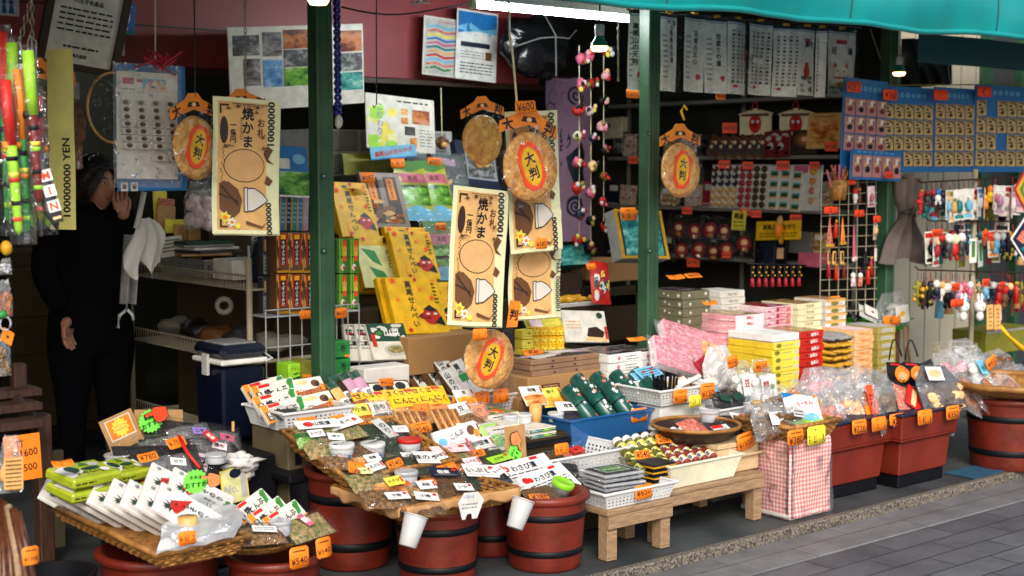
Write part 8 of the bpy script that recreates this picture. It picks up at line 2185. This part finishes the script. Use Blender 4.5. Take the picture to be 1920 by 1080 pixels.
# ================================================================ far right barrel tray and things around it
c = Vector((cR.x, cR.y, .37))
o = thing('bamboo_tray', 'wide round bamboo tray of wrapped sticks on the far right barrel', 'tray', None, Matrix.Translation(c))
part(o, 'body', MB().lathe([(.001, 0), (.2, 0), (.27, .03), (.3, .06)], 'wicker', 40))
part(o, 'rim', MB().tube([(.305 * math.cos(i * .157), .305 * math.sin(i * .157), .06) for i in range(40)], .017, 'bamboo', 8, True))
for i, (px, py, v, w, h, m, st_, lab, ro) in enumerate(((1812, 735, 3.98, 50, 66, 'snack', 3, 'clear bag of brown sticks at the left of the bamboo tray', 50), (1850, 740, 3.92, 50, 66, 'snack', 4, 'clear bag of brown sticks at the front of the bamboo tray', 45), (1893, 738, 3.9, 50, 74, 'snack', 4, 'clear bag of thick brown sticks at the front right of the bamboo tray', 35),
                                                         (1783, 690, 4.15, 60, 66, 'pink', 0, 'clear bag of pink sweets at the back left of the bamboo tray', 10), (1832, 695, 4.1, 40, 66, 'whitecloth', 0, 'white and sky blue bag in the bamboo tray', -5), (1870, 680, 4.15, 60, 46, 'brown', 0, 'bag of brown lumps at the back of the bamboo tray', 5), (1915, 715, 4.02, 60, 60, 'redsnack', 0, 'clear bag of red brown pieces at the right edge of the bamboo tray', 5), (1812, 665, 4.3, 60, 60, 'lgrey', 0, 'crinkled clear bag under the pole rack', 0), (1795, 712, 4.05, 50, 40, 'dried', 0, 'small dark brown bag at the left rim of the bamboo tray', 20))):
 bag(lab, px, py, v, w, h, m, 35, 0, ro, [('p', .3, .4, 'sky', 0, 0), ('c', .5, .4, .3, .2, 'teal')] if 'sky blue' in lab else [], 'bags in the bamboo tray', depth_=.04, sticks=st_)
tag(1860, 679, 4.05, '450', 'on the brown lumps in the bamboo tray', 20, 22, 10, 0, 20, False)
q = P(1790, 665, v=4.6)
mb = MB()
for k in range(4):
 mb.tube([q + Vector((.16 * math.cos(i * .262), .1 * math.sin(i * .262), -.03 + .03 * k)) for i in range(24)], .0028, 'rackpaint', 4, True)
for i in range(16):
 mb.tube([q + Vector((.16 * math.cos(i * .393), .1 * math.sin(i * .393), -.03)), q + Vector((.16 * math.cos(i * .393), .1 * math.sin(i * .393), .06))], .0025, 'rackpaint', 4)
thing('wire_basket', 'round wire basket behind the bamboo tray', 'basket', mb)
pack('yellow_crate', 'dull yellow crate with a grey top at the right edge', 'crate', 1895, 638, 90, 44, 5.0, .25, 'olive', [('r', 0, .9, 1, 1, 'grey')], 0, 0)
thing('rope', 'yellow plaited rope hanging at the right edge', 'rope', MB().tube([P(1875, 612, v=4.7), P(1892, 632, v=4.7), P(1915, 652, v=4.7), P(1935, 664, v=4.7)], lambda t: .014 + .003 * math.sin(t * 50), 'yellow', 7))
o = thing('low_shelf', 'pale low shelf frame behind the second planter', 'shelf', MB().slab(6.2, 4.55, .2, 7.1, 4.62, .23, 'lgrey', .003).slab(6.95, 4.5, 0, 6.98, 4.53, .45, 'lgrey', .003), None)
p = P(1880, 890, z=.0)
thing('blue_mat', 'blue mat lying on the ground beside the far right barrel', 'mat', MB().slab(p.x - .2, p.y + .03, .001, p.x + .3, p.y + .2, .006, 'navyblue' if 'navyblue' in MATS else mat('navyblue', '#23506a', rough=.6)))
p = P(1783, 868, z=0)
thing('wood_offcut', 'small wood offcut on the ground beside the far right barrel', 'offcut', MB().box((0, 0, .02), (.14, .05, .035), 'lightwood', .003), Matrix.Translation((p.x + .12, p.y + .3, 0)))
# ================================================================ the shopkeeper in the dark doorway
mat('coat', '#07080d', rough=.95, var=.2, vs=8, bump=.5, bs=14, spec=.08)
mat('trousers', '#0a1020', rough=.85, var=.1)
mat('hair', '#1a1310', rough=.5, var=.5, vs=70, spec=.4, bump=.6, bs=90)
mat('face', '#a8745a', rough=.55, var=.08, vs=12)
def skin_mesh(name, verts, edges, root, m, sub=2):
 me = bpy.data.meshes.new(name)
 me.from_pydata([v[0] for v in verts], edges, [])
 o = bpy.data.objects.new(name, me)
 col.objects.link(o)
 md = o.modifiers.new('skin', 'SKIN')
 md.use_smooth_shade = True
 for i, v in enumerate(verts):
  me.skin_vertices[0].data[i].radius = v[1] if isinstance(v[1], tuple) else (v[1], v[1])
 me.skin_vertices[0].data[root].use_root = True
 s = o.modifiers.new('sub', 'SUBSURF')
 s.levels = s.render_levels = sub
 dg = bpy.context.evaluated_depsgraph_get()
 r = bpy.data.meshes.new_from_object(o.evaluated_get(dg), depsgraph=dg)
 bpy.data.objects.remove(o)
 r.materials.clear()
 r.materials.append(M_(m))
 for p_ in r.polygons: p_.use_smooth = True
 return r
hd = P(182, 348, v=6.3)
base = Vector((hd.x - .03, 6.34, 0))
per = thing('person', 'woman in a dark coat with short black hair and glasses, hand at her cheek', 'person', None, Matrix.Translation(base))
hz = hd.z
V3 = lambda x, y, z: (x, y, z)
hl = P(126, 622, v=6.2) - base        # hanging hand
hr = P(214, 384, v=6.16) - base       # raised hand
bv = [(V3(0, 0, .82), (.20, .15)), (V3(0, 0, 1.02), (.185, .14)), (V3(0, 0, 1.2), (.19, .135)), (V3(.0, 0, 1.29), (.12, .10)), (V3(.01, -.01, 1.345), (.058, .058)),
      (V3(-.17, 0, 1.27), (.075, .075)), (V3(-.23, -.01, 1.03), (.062, .062)), (V3(hl.x - .01, hl.y + .03, hl.z + .09), (.048, .05)),
      (V3(.17, 0, 1.27), (.075, .075)), (V3(.23, -.06, 1.08), (.06, .06)), (V3(hr.x + .08, hr.y + .07, hr.z - .115), (.045, .045)),
      (V3(-.09, 0, .70), (.15, .14)), (V3(-.1, .0, .45), (.08, .08)), (V3(-.1, .02, .08), (.055, .055)),
      (V3(.09, 0, .70), (.15, .14)), (V3(.1, .0, .45), (.08, .08)), (V3(.1, .02, .08), (.055, .055)), (V3(-.1, -.11, .05), (.045, .04)), (V3(.1, -.11, .05), (.045, .04))]
be = [(0, 1), (1, 2), (2, 3), (3, 4), (3, 5), (5, 6), (6, 7), (3, 8), (8, 9), (9, 10), (0, 11), (11, 12), (12, 13), (0, 14), (14, 15), (15, 16), (13, 17), (16, 18)]
part(per, 'body', skin_mesh('body', bv, be, 0, 'coat'))
# head: shaped ellipsoid, turned towards the street and a little to the right
FD = R(16)
hm = MB()
NU, NV = 28, 22
vs, fs = [], []
for j in range(NV + 1):
 th = math.pi * j / NV
 for i in range(NU):
  a = 2 * math.pi * i / NU
  x, y, z = math.sin(th) * math.cos(a), math.sin(th) * math.sin(a), math.cos(th)
  fy = max(0, -y)
  X, Y, Z = .073 * x, .092 * y, .112 * z
  if z < 0:
   X *= 1 - .3 * (-z) ** 1.6
   Y += -.008 * (-z)
  Y -= .022 * math.exp(-((x / .16) ** 2 + ((z + .12) / .2) ** 2)) * (y < 0)          # nose
  Y += .010 * (math.exp(-(((x - .42) / .2) ** 2 + ((z - .1) / .14) ** 2)) + math.exp(-(((x + .42) / .2) ** 2 + ((z - .1) / .14) ** 2))) * (y < 0)   # eye sockets
  Y -= .006 * math.exp(-((x / .3) ** 2 + ((z + .5) / .1) ** 2)) * (y < 0)              # lips
  Y -= .008 * math.exp(-((x / .25) ** 2 + ((z + .85) / .14) ** 2)) * (y < 0)           # chin
  vs.append((X, Y, Z))
for j in range(NV):
 for i in range(NU):
  k = (i + 1) % NU
  fs.append((j * NU + i, (j + 1) * NU + i, (j + 1) * NU + k, j * NU + k))
hm.add(vs, fs, 'face', True)
HM = Matrix.Translation(Vector((hd.x, hd.y, hz)) - base) @ Matrix.Rotation(FD, 4, 'Z')
for sx in (-1, 1):
 hm.blob((sx * .073, .005, -.005), (.01, .02, .03), 'face', 1, .1, 8, 6)
part(per, 'head', hm, HM)
part(per, 'neck', MB().lathe([(.05, -.16), (.046, -.11), (.05, -.06)], 'face', 14), HM)
ft = MB()
for sx in (-1, 1):
 ft.blob((sx * .029, -.080, .013), (.011, .006, .006), 'white', 1, 0, 10, 6).blob((sx * .029, -.085, .013), (.005, .003, .005), 'ink', 1, 0, 8, 6)
 ft.tube([(sx * .014, -.088, .033), (sx * .03, -.09, .037), (sx * .046, -.081, .032)], .0028, 'hair', 5)
ft.tube([(-.022, -.088, -.058), (0, -.094, -.060), (.022, -.088, -.058)], .0042, 'rosemouth' if 'rosemouth' in MATS else mat('rosemouth', '#8a3a34', rough=.5), 6)
part(per, 'facial_features', ft, HM)
gl = MB()
for sx in (-1, 1):
 gl.tube([(sx * .031 + .021 * math.cos(i * .449), -.097, .010 + .016 * math.sin(i * .449)) for i in range(14)], .0013, 'gold', 5, True)
 gl.tube([(sx * .052, -.096, .013), (sx * .074, -.02, .012)], .0013, 'gold', 5)
gl.tube([(-.01, -.099, .013), (.01, -.099, .013)], .0013, 'gold', 5)
part(per, 'glasses', gl, HM)
hr_ = MB()
vs, fs = [], []
NU, NV = 44, 22
for j in range(NV + 1):
 for i in range(NU):
  a = 2 * math.pi * i / NU
  front = max(0, -math.sin(a))
  end = 2.45 - 1.42 * front ** 2.4
  th = end * j / NV
  k = 1 + .12 * noise.noise((math.cos(a) * 2.5, math.sin(a) * 2.5, th * 3)) + .06 * noise.noise((math.cos(a) * 9, math.sin(a) * 9, th * 6))
  vs.append((.114 * k * math.sin(th) * math.cos(a), .014 + .122 * k * math.sin(th) * math.sin(a), .006 + .136 * k * math.cos(th)))
for j in range(NV):
 for i in range(NU):
  k = (i + 1) % NU
  fs.append((j * NU + i, (j + 1) * NU + i, (j + 1) * NU + k, j * NU + k))
hr_.add(vs, fs, 'hair', True)
part(per, 'hair', hr_, HM)
def hand(M, side, curl):
 hv = [(V3(0, 0, .03), (.024, .018)), (V3(0, 0, 0), (.03, .016)), (V3(0, 0, -.045), (.036, .014))]
 he = [(0, 1), (1, 2)]
 for k, (x, L) in enumerate(((-.03, .062), (-.01, .072), (.01, .068), (.029, .052))):
  n = len(hv)
  y = -math.sin(curl)
  hv += [(V3(x, 0, -.058), (.0095, .0095)), (V3(x * 1.1, y * L * .25, -.058 - L * .5), (.0085, .0085)), (V3(x * 1.1, y * L * .8, -.058 - L * .9), (.007, .007))]
  he += [(2, n), (n, n + 1), (n + 1, n + 2)]
 n = len(hv)
 hv += [(V3(-side * .038, -.006, -.02), (.011, .011)), (V3(-side * .052, -.016, -.048), (.0095, .0095)), (V3(-side * .05, -.024, -.07), (.008, .008))]
 he += [(1, n), (n, n + 1), (n + 1, n + 2)]
 part(per, 'hand', skin_mesh('hand', hv, he, 1, 'face'), M)
hand(Matrix.Translation((hl.x, hl.y, hl.z + .04)) @ Matrix.Rotation(R(35), 4, 'Z'), 1, .6)
hand(Matrix.Translation((hr.x + .068, hr.y + .06, hr.z - .045)) @ Matrix.Rotation(R(-12), 4, 'Y') @ Matrix.Rotation(R(180), 4, 'X'), -1, -.7)
part(per, 'collar', MB().lathe([(.085, -.03), (.07, .02), (.062, .03)], 'coat', 18), Matrix.Translation((.005, -.01, 1.32)))
# ================================================================ more goods filling the gaps on tables, trays and shelves
FOOD = ['ph_food', 'ph_mix', 'ph_green', 'ph_dark', 'ph_sweet', 'ph_autumn']
def card_els(txt, base, ink='ink', food='ph_mix'):
 return [('r', .04, .04, .96, .48, food), ('r', 0, .5, 1, 1, base), ('t', txt, .45, .74, .24, ink), ('l', .12, .53, .88, .6, 1, 'grey'), ('r', .84, .62, .95, .92, 'red')]
# upright small packets at the back of the upper tray, in front of the dark table
row = [(648, 786, 'white', 'のり', 'ph_green'), (682, 780, 'lemon', '小魚', 'ph_food'), (716, 776, 'paper', '昆布', 'ph_dark'), (870, 778, 'white', '豆', 'ph_mix'), (900, 782, 'orange', 'いか', 'ph_food'), (884, 815, 'white', '梅', 'ph_autumn'), (925, 818, 'lime', '茶', 'ph_green'), (912, 842, 'white', '佃煮', 'ph_dark'), (945, 862, 'paper', '山菜', 'ph_green')]
rw = ['white nori packet', 'lemon small fish packet', 'cream kelp packet', 'white bean packet', 'orange squid packet', 'white plum packet', 'lime tea packet', 'white black-food packet', 'cream greens packet']
for i, (px, py, b_, t, fo) in enumerate(row):
 v = t2(py) if py > 800 else 4.68
 pack('small_packet', rw[i] + ' standing ' + ('at the back of the upper tray' if i < 3 else 'between the upper tray and the black tray' if i < 7 else 'at the right back of the papered tray'), 'packet', px, py, 38, 46, v, .014, b_, card_els(t, b_, 'ink', fo), 0, 42, random.uniform(-10, 10), 'small packets among the trays', puff=.01, film=i % 2 == 0)
# papered tray: more packets overlapping
ex = [(700, 890, 'ph_mix', '天ぷら', 'white', 'pale mixed packet with a white name card, left on the papered tray'), (735, 918, 'ph_food', '小えび', 'lemon', 'orange food packet with a lemon card near the left rim'), (818, 870, 'ph_green', '野沢菜', 'white', 'green pickle packet with a white card in the middle back'),
      (880, 880, 'ph_autumn', 'しぐれ', 'lpink', 'reddish packet with a pale pink card behind the white lettered card'), (930, 898, 'ph_dark', 'きゃら', 'white', 'dark packet with a white card at the right rim'), (795, 925, 'ph_mix', '若鮎', 'white', 'brown packet with a white card over the front rim')]
for i, (px, py, fo, t, cb, lab) in enumerate(ex):
 flatbag(lab, px, py, t1(py) - .01, .13, .1, fo, [(.06, .12, .55, .42, cb, random.uniform(-15, 15)), ('t', t, .46, .5, .4, 'ink'), ('r', .86, .2, .96, .8, 'red')], 0, 58, random.uniform(-18, 18), g1, puff=.016)
ex = [(585, 826, 'ph_green', 'わさび', 'green vegetable packet at the left edge of the upper tray'), (622, 832, 'ph_mix', '梅干', 'brown mixed packet behind the left white tub'), (745, 818, 'ph_dark', 'のり', 'black packet with a small white card behind the red lidded tub'), (690, 872, 'ph_food', '佃煮', 'orange packet below the right white tub'), (760, 868, 'ph_mix', '山椒', 'brown packet in front of the red lidded tub')]
for i, (px, py, fo, t, lab) in enumerate(ex):
 flatbag(lab, px, py, t2(py) - .01, .13, .09, fo, [(.08, .1, .5, .4, 'white', random.uniform(-15, 15)), ('t', t, .5, .5, .45, 'ink')], 0, 55, random.uniform(-15, 15), 'flat packets on the upper tray', puff=.016)
# black pile: shiny black packets with small slips
for i, (px, py, v, lc, t) in enumerate(((310, 845, 4.82, 'white', '黒豆'), (360, 822, 4.9, 'purple', 'しそ'), (395, 848, 4.8, 'lpink', '昆布'), (318, 880, 4.66, 'white', 'のり'), (410, 832, 4.9, 'rose', '梅'))):
 flatbag('shiny black packet with a %s slip on the crate pile, %s from the left' % (NM.get(lc, 'purple') if lc != 'purple' else 'purple', ORD[[0, 2, 3, 1, 4][i]]), px, py, v, .17, .11, 'ph_dark', [(.15, .05, .34, .3, lc, -15), ('t', t, .5, .5, .55, 'ink')], 0, 48, random.uniform(-25, 5), gb, puff=.02, film='bagfilm')
# stock in front of the blue bin and on the dark table
for i, (px, py, v, w, h, b_, t, fo) in enumerate(((1000, 742, 4.72, 40, 36, 'paper', '味噌', 'ph_food'), (1035, 745, 4.72, 40, 36, 'lemon', '柚子', 'ph_sweet'), (1068, 772, 4.62, 40, 38, 'white', '椎茸', 'ph_dark'), (872, 745, 4.78, 36, 30, 'white', '飴', 'ph_sweet'))):
 pack('small_packet', '%s packet lying %s' % (['cream miso', 'lemon citron', 'white mushroom', 'white sweets'][i], ['below the barcode carton at left', 'below the barcode carton at right', 'against the left end of the blue basket', 'under the price tags of the grey basket']
                                                 [i]), 'packet', px, py, w, h, v, .014, b_, card_els(t, b_, 'ink', fo), 0, 40, random.uniform(-8, 8), 'small packets among the trays', puff=.012)
# bags heaped along the planters and the straw basket
more = [(1560, 722, 4.34, 'ph_sweet', 'golden sweets'), (1612, 716, 4.36, 'ph_food', 'brown crackers'), (1648, 724, 4.36, 'ph_mix', 'mixed nuts'), (1545, 752, 4.1, 'ph_mix', 'speckled crackers'), (1596, 758, 4.07, 'ph_food', 'small brown crackers'), (1676, 752, 4.1, 'ph_sweet', 'yellow sweets'), (1648, 760, 4.06, 'ph_mix', 'round mixed sweets'), (1500, 745, 4.12, 'ph_autumn', 'reddish crackers'), (1432, 755, 4.1, 'ph_mix', 'brown crumbs'), (1622, 762, 4.05, 'ph_food', 'toffee pieces')]
for i, (px, py, v, m, nm) in enumerate(more):
 bag('clear bag of %s %s' % (nm, 'in the straw basket' if px < 1530 else 'standing in the first planter' if i > 2 else 'at the back of the first planter'), px, py, v, 48, 64, m, 22, random.uniform(-20, 20), random.uniform(-14, 14), [('p', .4, .2, ['white', 'paper', 'lemon'][i % 3], .05, -.28), ('t', '菓子', .4, .5, .6, 'crimson'), ('l', .7, .2, .95, .8, 3, 'grey')] if i % 2 else [])
# end wall: dim goods toward the back of the shelves
for i, (px, py, w, h, m, nm) in enumerate(((1148, 240, .2, .15, 'cream', 'pale plaque'), (1180, 272, .12, .16, 'ph_toy', 'dark patterned packet'), (1158, 268, .1, .16, 'ph_grey', 'grey picture card'), (1205, 275, .1, .14, 'dred', 'dark red box'), (1260, 275, .16, .14, 'ph_mix', 'brown printed box'), (1290, 272, .14, .15, 'ph_toy', 'patterned toy box'), (1318, 275, .12, .15, 'ph_dark', 'dark box'),
                                             (1150, 368, .14, .2, 'navy', 'navy bottle box'), (1172, 370, .12, .18, 'ph_toy', 'patterned tin'), (1250, 372, .14, .16, 'ph_mix', 'tan box'), (1300, 370, .16, .18, 'ph_toy', 'toy box'), (1328, 368, .12, .2, 'crimson', 'crimson box'), (1160, 465, .16, .2, 'ph_toy', 'patterned box'), (1250, 465, .14, .18, 'ph_dark', 'dark box'), (1425, 470, .12, .14, 'ph_mix', 'brown box'), (1540, 370, .1, .2, 'ph_toy', 'slim toy box'), (1500, 455, .18, .14, 'grey', 'grey box'), (1535, 460, .1, .16, 'ph_mix', 'tan box'))):
 upack('shelf_box', '%s on the end wall shelves, %s' % (nm, ['top shelf', 'second shelf', 'third shelf', 'fourth shelf'][0 if py < 250 else 1 if py < 300 else 2 if py < 400 else 3] + ', ' + ORD[i] + ' of the small stock'), 'box', px, py, w, h, m if m.startswith('ph') else m, [('l', .15, .1, .85, .3, 2, 'paper'), ('r', .2, .7, .8, .9, 'paper')] if i % 2 else [], .06, .08, random.uniform(-3, 3), 3, 'small dim stock on the shelves')
# things under the tables and along the back
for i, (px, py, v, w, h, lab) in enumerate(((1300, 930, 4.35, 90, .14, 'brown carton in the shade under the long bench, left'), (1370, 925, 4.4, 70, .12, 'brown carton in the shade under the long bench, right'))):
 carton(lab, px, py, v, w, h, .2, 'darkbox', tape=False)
# wires and small fittings at the top
thing('cable', 'black cable sagging across the top behind the strip light', 'cable', MB().tube([P(640 + 28 * i, 18 + 10 * math.sin(i * .5) - (i - 5) ** 2 * .2, v=5.5) for i in range(12)], .004, 'hoop', 5))
thing('hook', 'white hook and ribbon at the top beside the strip light', 'hook', MB().tube([P(770, -8, v=5.1), P(772, 6, v=5.1), P(782, 8, v=5.1), P(788, -2, v=5.1)], .006, 'lgrey', 6).tube([P(785, 2, v=5.1), P(805, 6, v=5.1), P(800, -6, v=5.1)], .005, 'white', 6))
for i, (px, py) in enumerate(((607, 330), (607, 470), (1217, 250), (1217, 470))):
 p = P(px, py, v=5.0)
 thing('bracket', 'small steel bracket with a screw on the %s green post, %s' % ('first' if i < 2 else 'second', 'upper' if i % 2 == 0 else 'lower'), 'bracket', MB().box((0, 0, 0), (.05, .004, .018), 'greenpost', .001).ell(0, 0, .001, .001, 0, 'steel') if False else MB().box((0, 0, 0), (.03, .006, .02), 'dgreen', .001).box((0, -.004, 0), (.007, .003, .007), 'steel', .001), Matrix.Translation((p.x, 5.0, p.z)), 'brackets on the green posts')
